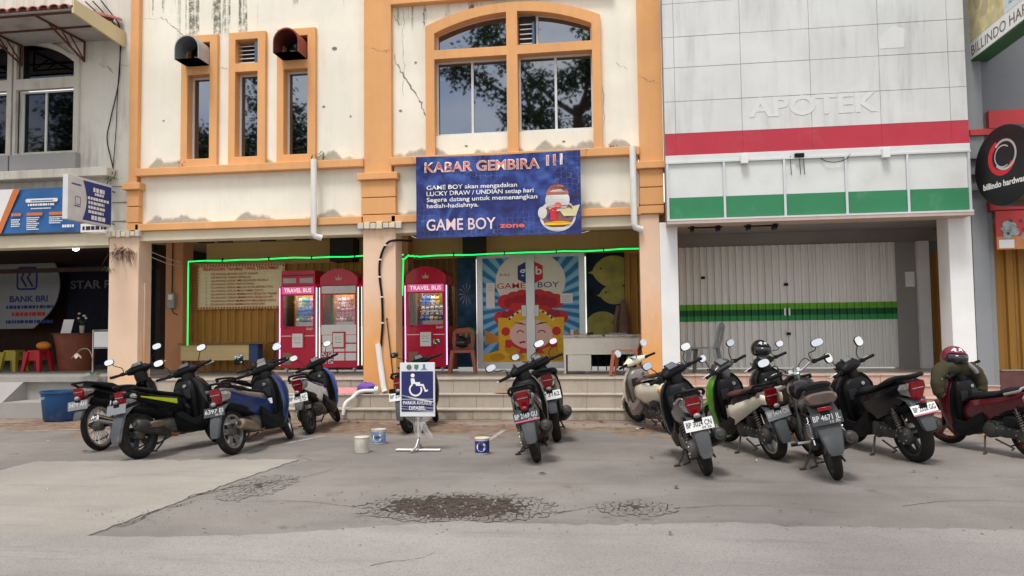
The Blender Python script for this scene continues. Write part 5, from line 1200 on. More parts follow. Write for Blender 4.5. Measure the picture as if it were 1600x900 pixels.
ltr(bb, [('BANK BRI', -14.02,2.24,.98,.14,.03)], PRINT_B, 15.996); bars(bb, [(-14.1,2.08,1.2,.075),(-14.1,1.74,1.2,.075)], PRINT_B, 15.996); bars(bb, [(-13.95,1.91,.85,.085)], PRINT_R, 15.996)
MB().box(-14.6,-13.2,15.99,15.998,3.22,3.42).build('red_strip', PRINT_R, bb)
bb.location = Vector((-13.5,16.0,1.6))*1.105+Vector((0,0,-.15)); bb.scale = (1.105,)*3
sl = MB(); letters(sl,'STAR PARCEL',(-14.1,18.09,2.66),UX,UZ,w=2.2,h=.21,bold=.02); sl.build('lettering', M('dim_white_letters',(.22,.22,.22),.6), B1)  # white letters, darkened in colour to stand in for the shop's shade
wk = M('red_brown_counter', (.20,.06,.035), .4, 0, .2)
ct = thing('counter', 'red-brown curved counter inside the left shop', 'counter', (-11.7,15.3,.69))
MB().lathe([(.34,0),(.36,.1),(.40,.5),(.46,.78)], (-11.75,15.3,.69), n=24).build('front', wk, ct, smooth=40); MB().lathe([(.5,0),(.5,.03)], (-11.75,15.3,1.47), n=28).build('top', M('dark_top',(.08,.04,.03),.35), ct)
pp = thing('notice_stand', 'white paper notice standing on the left shop counter', 'notice', (-11.85,15.1,1.5)); MB().plate([(-.14,0),(.10,0),(.14,.30),(-.10,.30)],0,.01).xf(Matrix.Rotation(-.15,4,'X')).build('sheet', PRINT_W, pp, local=True)
fp = thing('flower_vase', 'small vase of white flowers on the left shop counter', 'vase', (-11.52,15.15,1.5)); MB().lathe([(.04,0),(.055,.16),(.05,.16),(.03,.02)], n=14).build('vase', M('cream_vase',(.5,.45,.35),.5), fp, local=True)
fw = MB()
for k in range(14): leafblade(fw, (0,0,.15), (math.cos(k*2.4),math.sin(k*2.4),1.6+.3*math.sin(k)), .2, .05, .15)
fw.build('leaves', GRL, fp, local=True); f3 = MB()
for k in range(5): f3.ell((.09*math.cos(k*1.4),.06*math.sin(k*1.4),.32+.05*(k%3)),.03,.03,.025,8,5)
f3.build('flowers', M('white_petals',(.6,.6,.55),.7), fp, local=True)
rk = thing('paper_rack', 'small steel rack with a white sheet beside the left pillar', 'rack', (-10.4,14.2,.69))
MB().tube([(-.15,0,0),(-.15,0,.86),(.25,0,.86)],.012,6).tube([(-.15,0,.5),(.25,0,.5)],.01,6).tube([(.25,0,0),(.25,0,.86)],.012,6).build('frame', ALU, rk, local=True); MB().box(-.12,.22,-.01,.0,.52,.83).build('sheet', PRINT_W, rk, local=True)
def stool(label, x, y, col):
    t = thing('plastic_stool', label, 'stool', (x,y,.69)); m_ = M('stool_'+label.split()[0], col, .4, 0, .1)
    MB().loft([[(a*.14,b*.14,.46) for a,b in ((-1,-1),(1,-1),(1,1),(-1,1))],[(a*.15,b*.15,.40) for a,b in ((-1,-1),(1,-1),(1,1),(-1,1))]]).build('seat', m_, t, local=True, bevel=.012)
    for a in (-1,1):
        for b in (-1,1): MB().loft([[(a*.135+c*.05,b*.135+d*.05,.42) for c,d in ((-1,-1),(1,-1),(1,1),(-1,1))],[(a*.19+c*.03,b*.19+d*.03,0) for c,d in ((-1,-1),(1,-1),(1,1),(-1,1))]]).build('leg', m_, t, local=True)
    MB().plate(rect(-.15,.15,.24,.42),-.155,-.15).plate(rect(-.15,.15,.24,.42),.15,.155).build('skirt', m_, t, local=True)
    return t
stool('yellow plastic stool inside the left shop', -13.0, 15.0, (.32,.245,.02)); stool('red plastic stool inside the left shop', -12.35, 14.9, (.42,.012,.02))
tag(MB().ell((-12.3,15.0,1.24),.16,.12,.09,12,7).build('orange_bag', M('orange_cloth',(.60,.22,.03),.7), None, smooth=60), 'orange cloth bundle on the red stool', 'bag')
# left shop's banner and projecting sign
lb = thing('shop_banner', 'blue and white vinyl banner with orange stripe above the left shop', 'banner', (-10.8,12.8,3.3))
sh,_ = cloth_sheet(-12.4,-9.82,3.36,4.20,12.80,.015,30,12,fold=.014); sh.build('sheet', M('royal_blue_vinyl',(.03,.13,.36),.4,0,.12,scale=1.5), lb, smooth=60)
q = MB(); poly_at(q, [(-12.4,3.36),(-11.50,3.36),(-11.15,4.19),(-12.4,4.19)], (0,12.775,0), UX, UZ); q.build('white_field', PRINT_W, lb)
q = MB(); poly_at(q, [(-11.52,3.37),(-11.40,3.37),(-11.03,4.185),(-11.17,4.185)], (0,12.770,0), UX, UZ); q.build('orange_stripe', M('print_orange_red',(.62,.18,.05),.5), lb)
q = MB(); poly_at(q, rr_(.33,.035,.03), (-10.58,12.772,3.96), UX, UZ)
q.build('white_pill', PRINT_W, lb)
bars(lb, [(-10.80,3.945,.46,.02)], PRINT_B, 12.770)
bars(lb, [(-10.86,3.86,.56,.04),(-10.80,3.80,.42,.02)]+[(-11.20,3.60-.04*i,.19-.02*(i%2),.022) for i in range(4)]+[(-10.88,3.63-.036*i,.26-.03*(i%3),.02) for i in range(7)]+[(-10.42,3.63-.036*i,.28-.05*(i%2),.02) for i in range(4)]+[(-10.15,3.44,.24,.05),(-10.1,4.08,.2,.06)], PRINT_W, 12.772)
q = MB()
for x, w in ((-11.20,.2),(-10.88,.32),(-10.42,.38)): poly_at(q, [(x,3.68),(x+w,3.68),(x+w,3.735),(x,3.735)], (0,12.772,0), UX, UZ)
q.build('orange_heading', M('print_orange_red',(.6,.2,.05)), lb)
ws = tag(MB().box(-9.80,-9.25,12.80,12.83,3.34,3.50).build('small_sign', PRINT_W, None), 'narrow white sign strip under the projecting signboard', 'sign')
bars(ws, [(-9.76,3.38,.48,.07)], PRINT_K, 12.797)
ps = thing('projecting_sign', 'white and blue projecting signboard beside the left pillar', 'sign', (-9.25,12.3,3.4))
X0 = -9.22
MB().box(X0-.10,X0,11.72,12.86,3.42,4.19).build('box', ALUW, ps, bevel=.006)
MB().plate([(11.76,3.46),(12.83,3.46),(12.83,4.15),(11.76,4.15)], X0, X0+.004, plane='yz').build('face', M('sign_face_grey',(.60,.60,.62),.4), ps)
q = MB(); q.plate([(12.10+.10*math.sin(math.pi*t/8)-.02,3.46+.69*t/8) for t in range(9)]+[(12.83,4.15),(12.83,3.46)], X0+.005, X0+.007, plane='yz'); q.build('blue_field', PRINT_B, ps)
VY = (0,1,0)
bars(ps, [(12.34,3.99,.30,.075),(12.38,3.93,.24,.045),(12.20,3.84,.58,.05),(12.22,3.76,.42,.05),(12.22,3.68,.44,.05),(12.22,3.60,.42,.05),(12.30,3.49,.38,.075)], PRINT_W, 0, 3, X=X0+.009)
bars(ps, [(11.80,4.03,.24,.03),(11.86,3.66,.18,.025)], PRINT_B, 0, 4, X=X0+.006)
lt = MB(); n_ = len(o1); lt.add([(X0+.006,11.96+a*.26,3.77+b*.26) for a,b in o1+o2],[(i,(i+1)%n_,n_+(i+1)%n_,n_+i) for i in range(n_)]); lt.build('emblem', PRINT_B, ps)
for z in (3.5,4.1): MB().tube([(X0-.05,12.84,z),(X0-.05,13.0,z)],.012,6).build('bracket', BLACK, ps)
# --- hardware shop signs
hb = thing('hardware_signboard', 'projecting lightbox reading BILLINDO HARDWARE with green underside, top right', 'sign', (5.75,11.8,5.5))
X1 = 5.60
MB().box(X1,X1+.28,9.7,12.95,5.62,7.6).build('box', M('green_sign_edge',(.03,.13,.05),.5,0,.1), hb, bevel=.01)
MB().plate([(9.72,5.645),(12.93,5.645),(12.93,7.55),(9.72,7.55)], X1-.006, X1, plane='yz').build('face', PRINT_W, hb)
UYm = (0,-1,0)
lt = MB(); letters(lt,'BILLINDO HARDWARE',(X1-.009,12.86,5.70),UYm,UZ,w=2.6,h=.16,bold=.0); lt.build('lettering', M('print_dark_grey',(.12,.11,.10),.5), hb)
MB().plate([(11.8,5.93),(12.91,5.93),(12.91,7.5),(11.8,7.5)], X1-.009, X1-.007, plane='yz').build('product_print', M('print_sand',(.60,.52,.25),.5,0,.35,scale=5,dirt=(.62,.60,.5),damt=.5), hb)
MB().plate([(9.8,5.93),(11.8,5.93),(11.8,6.2),(11.3,6.3),(9.8,6.35)], X1-.009, X1-.007, plane='yz').build('pale_print', M('print_ice',(.62,.72,.74),.5), hb)
MB().plate([(9.8,6.36),(11.3,6.31),(11.79,6.22),(11.79,7.5),(9.8,7.5)], X1-.009, X1-.007, plane='yz').build('blue_print', M('print_azure',(.04,.30,.52),.5,0,.3), hb)
lt = MB(); letters(lt,'ISEALE',(X1-.012,11.65,6.02),UYm,UZ,w=.5,h=.10,shear=.3); lt.build('lettering', M('print_grey_blue',(.1,.2,.3),.5), hb)
for k, (y, z, r) in enumerate(((12.6,6.5,.12),(12.35,6.3,.1),(12.15,6.6,.12),(12.6,6.9,.13),(12.2,7.1,.12))):
    MB().disc((X1-.010-.001*k,y,z), r, 'x', 16, t=.001, r2=r*1.3).build('product_print', M('print_tan_%d'%k,(.45+.05*k,.38+.03*k,.22+.04*k),.5), hb)
rs = thing('round_sign', 'round black lightbox with red and silver ring reading billindo hardware', 'sign', (5.64,12.1,3.78), (0,0,R(15)))
RR = .60
MB().lathe([(0,0),(RR,0),(RR,.40),(0,.40)], (0,0,0), 'x', 48).build('drum', M('dark_grey_drum',(.06,.06,.065),.4,.2,.2,dirt=(.2,.2,.2),damt=.3), rs, smooth=40, local=True)
MB().disc((-.003,0,0), RR-.01, 'x', 48, t=.003).build('face', M('sign_black',(.012,.012,.014),.4,spec=.3), rs, local=True)
a1 = MB(); arc_band(a1,-.04,.13,.19,.27,110,335,(-.005,0,0),UYm,UZ,24); a1.build('red_ring', PRINT_R, rs, local=True)
a1 = MB(); arc_band(a1,.02,.16,.195,.23,-140,140,(-.006,0,0),UYm,UZ,28); a1.build('silver_ring', M('sign_silver',(.55,.55,.55),.3,.4), rs, local=True)
a1 = MB(); arc_band(a1,-.01,.14,.15,.17,50,300,(-.007,0,0),UYm,UZ,24); a1.build('silver_ring', M('sign_silver',(.55,.55,.55)), rs, local=True)
letters(MB(),'billindo hardware',(-.007,.43,-.30),UYm,UZ,w=.88,h=.09,bold=.03).build('lettering', PRINT_W, rs, local=True)
MB().tube([(.2,.3,-.35),(.45,.75,-.35)],.02,8).tube([(.2,.3,.35),(.45,.75,.35)],.02,8).build('bracket', MIDGREY, rs, local=True)
hp = thing('pipe_poster', 'red and orange poster of grey pipe fittings under the red band', 'poster', (6.4,12.8,2.6))
MB().box(5.80,7.4,12.79,12.80,2.60,3.20).build('sheet', REDB, hp)
MB().box(5.80,7.4,12.786,12.79,2.60,2.80).build('orange_field', M('print_orange2',(.55,.22,.08),.5,0,.2), hp)
pf = MB(); rnd = random.Random(9)
PG = M('print_pipe_grey',(.30,.36,.36),.5,0,.5,scale=16,world_co=True)
for k in range(26):
    cx, cz = 5.93+rnd.random()*1.3, 2.80+rnd.random()*.24; poly_at(pf, ring_pts(cx,cz,.04+rnd.random()*.05,.035+rnd.random()*.04,12), (0,12.785-.0003*k,0), UX, UZ)
pf.build('printed_pipes', PG, hp); pk = MB()
for k in range(12): poly_at(pk, ring_pts(5.95+rnd.random()*1.2,2.83+rnd.random()*.22,.022,.026,10), (0,12.775-.0003*k,0), UX, UZ)
pk.build('printed_pipe_mouths', M('print_pipe_dark',(.06,.07,.08),.5), hp)
q = MB(); poly_at(q,[(5.83,2.62),(6.05,2.62),(6.05,2.75),(5.83,2.75)],(0,12.784,0),UX,UZ); q.build('corner_panel', PRINT_W, hp)
# weeds rooted in the masonry
def weed(label, loc, n, L, mat, up_=.6, seed=0):
    r_ = random.Random(seed); t = thing('weed', label, 'weed', loc); mb = MB()
    for k in range(n):
        a = r_.uniform(0,6.28); leafblade(mb, (r_.gauss(0,L*.35),0,r_.gauss(0,L*.2)), (math.cos(a),-abs(math.sin(a))*.5,up_+r_.uniform(-.9,.9)), L*r_.uniform(.25,.9), L*r_.uniform(.05,.14), r_.uniform(-.2,1.1), 4)
    mb.build('leaves', mat, t, local=True, smooth=60)
    MB().tube([(0,.03,-.03),(0,0,.03)],.008,5).build('root', M('plant_stem',(.16,.17,.12)), t, local=True)
WG = M('weed_green',(.11,.15,.05),.6,0,.4); WB = M('withered_brown',(.17,.10,.06),.8,0,.3); WL = M('fresh_green',(.09,.22,.03),.5,0,.3)
weed('green and withered weed on the ledge beside the right narrow window', (-5.18,12.90,4.51), 26, .22, WG, .5, 1)
weed('withered brown creeper hanging on the left pillar', (-8.98,12.89,2.98), 40, .28, WB, -.3, 2)
weed('fresh green weed on the left edge of the left pillar', (-9.30,12.89,2.66), 16, .13, WL, .2, 3)
weed('small weed on the ledge right of the arched window', (-.10,12.9,4.50), 12, .14, WB, .5, 4)
weed('weeds on the ledge end of the left shophouse', (-9.25,12.85,4.30), 26, .2, WG, .0, 5)
weed('small green weed under the first narrow window', (-7.86,12.88,4.52), 10, .12, WB, .8, 6)
# ================================================================ motorbikes
TYRE = M('tyre_rubber', (.018,.0175,.017), .9, 0, .2, scale=9, bump=.35, bscale=45, dirt=(.10,.09,.08), damt=.32, dscale=7, spec=.15)
GPLA = M('grey_mudguard_plastic', (.062,.068,.076), .62, 0, .15, dirt=(.24,.21,.18), damt=.25, dscale=6)
ENG = M('dirty_cast_alloy', (.15,.142,.13), .55, .55, .25, scale=12, dirt=(.09,.07,.055), damt=.5, dscale=8)
ENGD = M('dark_engine', (.055,.055,.055), .55, .3, .3, scale=10, dirt=(.14,.11,.085), damt=.4, dscale=8)
CHROME = M('chrome', (.62,.62,.63), .12, 1., .06)
RIMD = M('dark_rim', (.05,.05,.053), .4, .4, .2, dirt=(.16,.14,.12), damt=.3)
RIMS = M('silver_rim', (.42,.42,.42), .35, .8, .12, dirt=(.22,.18,.14), damt=.35)
MIRR = M('mirror_glass', (.72,.73,.74), .02, 1., .0, rvar=0)
SEATM = M('seat_vinyl', (.010,.010,.011), .6, 0, .2, bump=.25, bscale=160, dirt=(.03,.028,.026), damt=.25, spec=.12)
SEATB = M('brown_seat_vinyl', (.075,.035,.028), .5, 0, .15, bump=.2, bscale=160)
LENSR = M('red_lens', (.22,.004,.010), .15, 0, .35, scale=40, coat=.5)
LENSC = M('clear_lens', (.26,.25,.24), .1, .1, .5, scale=30, coat=.7)
LENSO = M('amber_lens', (.55,.20,.02), .12, 0, .2, coat=.7)
MUFD = M('dark_muffler', (.045,.043,.041), .45, .4, .2, dirt=(.17,.12,.08), damt=.35)
MUFS = M('bronze_muffler', (.34,.28,.21), .35, .8, .15, dirt=(.2,.12,.06), damt=.4)
PLW = M('plate_white', (.72,.73,.73), .4, 0, .05); PLK = M('plate_dark', (.05,.055,.065), .4, 0, .15, dirt=(.16,.16,.16), damt=.3); PLG = M('plate_grey', (.21,.22,.24), .4, .1, .1)
BAREST = M('stand_steel', (.07,.06,.055), .6, .5, .3, dirt=(.15,.07,.04), damt=.4)
def paint(name, col, rough=.25): return M(name, col, rough, .0, .06, coat=.4, spec=.4, dirt=tuple(c*.6+.03 for c in col), damt=.18, dscale=4)
def sec(x, zb, zt, w, n=18, p=2.6, bw=.72, y=0.):
    zc, h = (zb+zt)/2, (zt-zb)/2; o = []
    for i in range(n):
        a = 2*math.pi*i/n; c, s = math.cos(a), math.sin(a)
        yy = w*math.copysign(abs(c)**(2/p), c); zz = h*math.copysign(abs(s)**(2/p), s)
        if zz < 0: yy *= 1-(1-bw)*(-zz/h)
        o.append((x, y+yy, zc+zz))
    return o
def vsec(x, zb, zt, w):
    """creased bodywork section: flat top, sharp shoulder, flanks drawn in towards the bottom"""
    h = zt-zb
    half = [(w*.45,zt),(w*.82,zt-.04*h),(w,zt-.26*h),(w*.97,zt-.40*h),(w*.80,zb+.30*h),(w*.62,zb+.04*h),(w*.3,zb)]
    return [(x,a,b) for a,b in half]+[(x,-a,b) for a,b in half[::-1]]
def secz(z, x0, x1, w, n=18, p=2.8, y=0.):
    xc, h = (x0+x1)/2, (x1-x0)/2
    return [(xc+h*math.copysign(abs(math.cos(2*math.pi*i/n))**(2/p), math.cos(2*math.pi*i/n)), y+w*math.copysign(abs(math.sin(2*math.pi*i/n))**(2/p), math.sin(2*math.pi*i/n)), z) for i in range(n)]
def secy(y, xc, zc, rx, rz, n=12, p=2.4):
    return [(xc+rx*math.copysign(abs(math.cos(2*math.pi*i/n))**(2/p), math.cos(2*math.pi*i/n)), y, zc+rz*math.copysign(abs(math.sin(2*math.pi*i/n))**(2/p), math.sin(2*math.pi*i/n))) for i in range(n)]
WH = {}
def wheel_mesh(Rr, w, kind):
    k = (Rr, w, kind)
    if k in WH: return WH[k]
    ty = MB(); r0 = Rr-.075 if kind != 'spoke' else Rr-.055
    prof = [(r0,-w*.36),(r0+.018,-w*.46),(Rr-.035,-w*.5),(Rr-.014,-w*.40),(Rr-.003,-w*.2),(Rr,0),(Rr-.003,w*.2),(Rr-.014,w*.40),(Rr-.035,w*.5),(r0+.018,w*.46),(r0,w*.36)]
    ty.lathe(prof, axis='y', n=40, cap=False, closed=True)
    tread = MB()
    rim = MB(); rim.lathe([(r0+.004,-w*.38),(r0+.004,w*.38),(r0-.02,w*.34),(r0-.028,0),(r0-.02,-w*.34)], axis='y', n=40, cap=False, closed=True)
    if kind == 'spoke':
        sp = MB()
        for i in range(18):
            a = 2*math.pi*i/18
            for s in (-1,1):
                b = a+s*.28; sp.tube([(.035*math.cos(b),s*.03,.035*math.sin(b)),((r0-.02)*math.cos(a),0,(r0-.02)*math.sin(a))], .0028, 4)
    else:
        sp = MB(); n = 5
        for i in range(n):
            a = 2*math.pi*i/n+.3; d = .16 if kind == 'cast' else .10
            for q in ((-d,d) if kind == 'cast' else (0,)):
                ca, sa = math.cos(a+q*.35), math.sin(a+q*.35); cb, sb = math.cos(a+q), math.sin(a+q)
                p0 = Vector((.05*ca,0,.05*sa)); p1 = Vector(((r0-.018)*cb,0,(r0-.018)*sb)); t = Vector((-sb,0,cb))*(.013 if kind == 'cast' else .024)
                sp.loft([[p0-t*1.2+Vector((0,-.018,0)),p0+t*1.2+Vector((0,-.018,0)),p0+t*1.2+Vector((0,.018,0)),p0-t*1.2+Vector((0,.018,0))],[p1-t+Vector((0,-.014,0)),p1+t+Vector((0,-.014,0)),p1+t+Vector((0,.014,0)),p1-t+Vector((0,.014,0))]])
    hub = MB().lathe([(.02,-.055),(.055,-.05),(.06,0),(.055,.05),(.02,.055)], axis='y', n=18)
    WH[k] = (ty.mesh('tyre',50), rim.mesh('rim',40), sp.mesh('spokes',30), hub.mesh('hub',40)); return WH[k]
MATCOPY = {}
def me_with(me, mat):
    k = (me.name, mat.name)
    if k not in MATCOPY:
        c = me.copy(); c.materials.clear(); c.materials.append(mat); MATCOPY[k] = c
    return MATCOPY[k]
def add_wheel(root, name, pos, Rr, w, kind, rimmat, S=None, disc=False):
    ty, rim, sp, hub = wheel_mesh(Rr, w, kind)
    t = bpy.data.objects.new(name, me_with(ty, TYRE)); COL.objects.link(t); t.parent = root
    m = Matrix.Translation(pos) @ Matrix.Rotation(random.uniform(0,6.28), 4, 'Y')
    t.matrix_local = (S @ m) if S else m
    for nm, me, mt in (('rim',rim,rimmat),('spokes',sp,CHROME if kind == 'spoke' else rimmat),('hub',hub,ENG)):
        o = bpy.data.objects.new(nm, me_with(me, mt)); COL.objects.link(o); o.parent = t
    if disc:
        d = MB().lathe([(.06,-.062),(.10,-.062),(.10,-.058),(.06,-.058)], axis='y', n=28, cap=False, closed=True); d.build('brake_disc', STEEL, t, local=True, smooth=30)
    return t
def spring(mb, a, b, r, turns, wr=.006):
    a = Vector(a); b = Vector(b); d = (b-a); u = d.normalized(); e = u.orthogonal().normalized(); f = u.cross(e); n = turns*9
    mb.tube([a+d*(i/n)+(e*math.cos(2*math.pi*i/9)+f*math.sin(2*math.pi*i/9))*r for i in range(n+1)], wr, 5); return mb
def motorbike(label, pos, head, lean, steer, c):
    g = c.get; st = g('style','matic'); kg = g('tyre',.095); Rw = g('R',.275); wb = g('wb',1.26); Rf = g('Rf',Rw); Rr = Rw
    root = thing(g('name','scooter'), label, g('cat','scooter'), (pos[0],pos[1],0), (R(-lean),0,R(head)), 'motorbikes parked in front of the shops')
    root.scale = (g('scale',1.),)*3
    body, accent, inner, front = g('body',BLACKG), g('accent'), g('inner',BLACK), g('front',g('body',BLACKG))
    rimm = g('rim',RIMD); kind = g('kind','cast')
    def B(mb, name, mat, parent=root, smooth=45, **k): return mb.build(name, mat, parent, smooth=smooth, local=True, **k)
    # steering transform
    hx, hz = wb-.33, .97; P0 = Vector((wb-.12,0,.52)); u = Vector((hx-wb,0,hz-Rf)).normalized()
    S = Matrix.Translation(P0) @ Matrix.Rotation(R(steer),4,u) @ Matrix.Translation(-P0)
    # wheels
    add_wheel(root, 'wheel', (0,0,Rr), Rr, kg, kind, rimm)
    add_wheel(root, 'wheel', (wb,0,Rf), Rf, kg*.88, kind, rimm, S, disc=True)
    # fork, fender
    fk = MB()
    for s in (-1,1): fk.tube([(wb,s*.068,Rf),(wb-.13,s*.068,Rf+.29),(wb-.2,s*.062,Rf+.45)], [.022,.022,.017], 8)
    fk.tube([(wb-.19,0,.62),(hx,0,hz)], .03, 8); fk.xf(S); B(fk,'fork',STEEL if st == 'naked' else BLACK)
    fd = MB(); rings = []
    for i in range(13):
        a = R(-8+ (150 if st != 'retro' else 170)*i/12); r = Rf+.03; w = .065*(1 if 0 < i < 12 else .7)
        cx, cz = wb+r*math.cos(a), Rf+r*math.sin(a); dx, dz = math.cos(a), math.sin(a)
        rings.append([(cx-dx*.035,-w,cz-dz*.035),(cx,-w*.75,cz),(cx+dx*.012,0,cz+dz*.012),(cx,w*.75,cz),(cx-dx*.035,w,cz-dz*.035),(cx-dx*.004,w*.7,cz-dz*.004),(cx+dx*.004,0,cz+dz*.004),(cx-dx*.004,-w*.7,cz-dz*.004)])
    fd.loft(rings); fd.xf(S); B(fd,'front_fender',g('fender',front))
    # tail bodywork
    tw = g('tw',1.); tz = g('tz',0.)
    if st == 'retro':
        T = [(.80,.36,.62,.12),(.65,.35,.68,.19),(.40,.36,.725,.225),(.12,.39,.75,.235),(-.12,.45,.75,.215),(-.28,.52,.73,.17),(-.38,.58,.69,.09)]
    elif st == 'naked':
        T = [(.62,.55,.72,.12),(.4,.60,.78,.14),(.15,.64,.82,.155),(-.08,.67,.88,.165),(-.24,.70,.905,.16),(-.33,.73,.885,.135)]
    elif st == 'maxi':
        T = [(.86,.34,.62,.14),(.66,.36,.70,.18),(.42,.42,.74,.195),(.18,.50,.79,.19),(-.06,.60,.86,.16),(-.22,.70,.90,.13),(-.33,.765,.90,.09)]
    elif st == 'cub':
        T = [(.74,.40,.60,.085),(.55,.47,.66,.11),(.3,.52,.69,.12),(.05,.57,.73,.115),(-.16,.63,.77,.10),(-.29,.68,.795,.08),(-.34,.705,.79,.06)]
    else:
        T = [(.82,.30,.54,.12),(.68,.34,.65,.155),(.46,.42,.69,.172),(.24,.49,.72,.172),(.02,.56,.765,.155),(-.15,.625,.805,.128),(-.25,.675,.81,.095)]
    def fx_(x): return x if x > .4 else .4+(x-.4)*.87
    T = [(fx_(x),a+tz,b+tz,w*tw*(.95 if x > .3 else .88)) for x,a,b,w in T]
    tail = B(MB().loft([(sec(*q, p=2.8) if st == 'retro' else vsec(*q)) for q in T]), 'tail_panel', body, smooth=60 if st == 'retro' else 28)
    B(MB().loft([sec(q[0]-.01,q[1]+.4*(q[2]-q[1]),q[2]+.006,q[3]*.80,p=3) for q in T[1:-1]]), 'seat_base', BLACK, smooth=50)
    if accent:
        for s in (-1,1):   # coloured side flash, a thin shell lying on the panel
            m = MB(); vs = []; n = 8
            for i in range(n+1):
                t = i/n; x = g('ax0',.60)+(g('ax1',-.24)-g('ax0',.60))*t
                for q, q2 in zip(T, T[1:]):
                    if q2[0] <= x <= q[0]: f = (x-q[0])/(q2[0]-q[0]); zb, zt, w = [q[k]+(q2[k]-q[k])*f for k in (1,2,3)]
                hh = (.22-.13*t)*g('ah',1.); zc = zb+(zt-zb)*g('az',.62)
                for dz, dw in ((-hh*.5,.93),(0,1.02),(hh*.4,.96)): vs.append((x, s*(w*dw+.004), zc+dz*(1-.2*t)))
            m.add(vs, [(i*3+k,i*3+k+1,(i+1)*3+k+1,(i+1)*3+k) for i in range(n) for k in range(2)]); ao_ = B(m,'side_flash',accent); md = ao_.modifiers.new('t','SOLIDIFY'); md.thickness = .006
        if g('accent2'):
            for s in (-1,1):
                m = MB(); vs = []
                for i in range(7):
                    t = i/6; x = .5-.55*t; zb = .575+.13*t; vs += [(x,s*(.177-.02*t)*tw,zb),(x,s*(.180-.02*t)*tw,zb+.05*(1-t)+.012)]
                m.add(vs,[(2*i,2*i+1,2*i+3,2*i+2) for i in range(6)]); B(m,'side_stripe',g('accent2'))
    # seat
    if st == 'naked': Sx = [(.62,.70,.79,.11),(.45,.74,.83,.145),(.2,.79,.87,.16),(0,.82,.93,.16),(-.18,.86,.945,.15),(-.27,.88,.93,.11)]
    elif st == 'maxi': Sx = [(.82,.60,.70,.10),(.66,.67,.77,.15),(.4,.71,.80,.175),(.22,.76,.85,.17),(.03,.83,.92,.15),(-.12,.87,.93,.11)]
    else: Sx = [(.80,.56,.655,.085),(.68,.63,.72,.125),(.46,.665,.745,.15),(.26,.70,.775,.15),(.18,.715,.81,.145),(-.02,.75,.835,.13),(-.16,.79,.845,.09)]
    if st == 'retro': Sx = [(x,a+.01,b+.015,w*1.15) for x,a,b,w in Sx]
    Sx = [(fx_(x),a+tz,b+tz,w*(tw*.96)) for x,a,b,w in Sx]
    B(MB().loft([sec(*q, p=2.4, bw=.9) for q in Sx]), 'seat', g('seat',SEATM), smooth=60)
    if g('rail',True):
        zt_ = T[-1][2]; tx = T[-1][0]; w0 = .145*tw
        if st == 'retro':
            B(MB().tube(smooth_path([(.30,.17,.74),(.0,.185,.79),(-.22,.14,.81),(-.30,0,.815),(-.22,-.14,.81),(.0,-.185,.79),(.30,-.17,.74)],4), .012, 8),'grab_rail',CHROME)
        else:
            B(MB().tube(smooth_path([(.14,w0,zt_-.05),(-.06,w0,zt_+.0),(tx+.07,w0*.85,zt_+.035),(tx-.03,w0*.55,zt_+.05),(tx-.05,0,zt_+.052),(tx-.03,-w0*.55,zt_+.05),(tx+.07,-w0*.85,zt_+.035),(-.06,-w0,zt_+.0),(.14,-w0,zt_-.05)],4), .016 if st != 'maxi' else .022, 8),'grab_rail',g('railmat',BLACK))
    # tail lamp
    tx, tzb, tzt, tww = T[-1]; px_, pzb, pzt, pw = T[-2]
    if st == 'retro':
        tl = B(MB().lathe([(.0,-.045),(.035,-.042),(.065,-.02),(.072,.02)], (tx+.01,.0,.635), 'x', 24),'tail_lamp',LENSR)
        B(MB().lathe([(.072,-.02),(.085,-.015),(.085,.03),(.07,.03)], (tx+.012,0,.635), 'x', 24, cap=False, closed=True),'bezel',CHROME,tl)
        for s in (-1,1): B(MB().ell((tx+.07,s*.13,.63),.03,.035,.045,12,8),'indicator',LENSO)
    elif st == 'naked':
        tl = B(MB().loft([sec(tx+.05,.735,.86,.145,p=3,bw=.9),sec(tx-.03,.74,.86,.145,p=3,bw=.9),sec(tx-.055,.755,.845,.12,p=3,bw=.9)]),'tail_lamp',M('milky_red_lens',(.10,.068,.060),.15,.1,.2,coat=.6))
        B(MB().box(tx-.055,tx-.02,-.06,.06,.69,.725),'reflector',LENSR,tl,bevel=.004)
    else:
        lw = g('lampw',.82); z0, z1 = tzb-.055, tzt-.012; mid = z1-.38*(z1-z0)
        def face(x, k, dz=0.): return [(x+.018*(z1-z)/(z1-z0)*-1*0+(z1-z)*.22, y*k*lw, z) for y, z in ((.078,z1),(.092,mid),(.055,z0),(-.055,z0),(-.092,mid),(-.078,z1))]
        tl = B(MB().loft([face(tx+.03,1.0),face(tx-.045,.98),face(tx-.058,.86)]),'tail_lamp',LENSR,smooth=25)
        for s in (-1,1):
            q0 = [(tx-.040+(z1-z)*.22, s*y*lw, z) for y, z in ((.083,z1-.006),(.098,mid),(.066,z0+.02))]
            q1 = [(tx+.075+(z1-z)*.25, s*y*max(lw,.9), z) for y, z in ((.118,z1-.028),(.140,mid-.004),(.105,z0+.05))]
            q2 = [(x+.01, y*.8, z) for x,y,z in q1]; q3 = [(x+.02, y*.8, z) for x,y,z in q0]
            m = MB(); o_ = m.add(q0+q1+q2+q3, [(0,1,4,3),(1,2,5,4),(3,4,7,6),(4,5,8,7),(6,7,10,9),(7,8,11,10),(9,10,1,0),(10,11,2,1),(0,3,6,9),(2,11,8,5)]); B(m,'indicator',LENSC,tl,smooth=None)
        B(MB().box(tx-.048,tx-.032,-.06,.06,mid-.004,mid+.005),'lamp_rib',LENSC,tl,smooth=None)
    # rear mudguard and number plate
    ml = g('flap',.30); fz = tzb-.02; fw = g('flapw',.075)*.88; rings = []
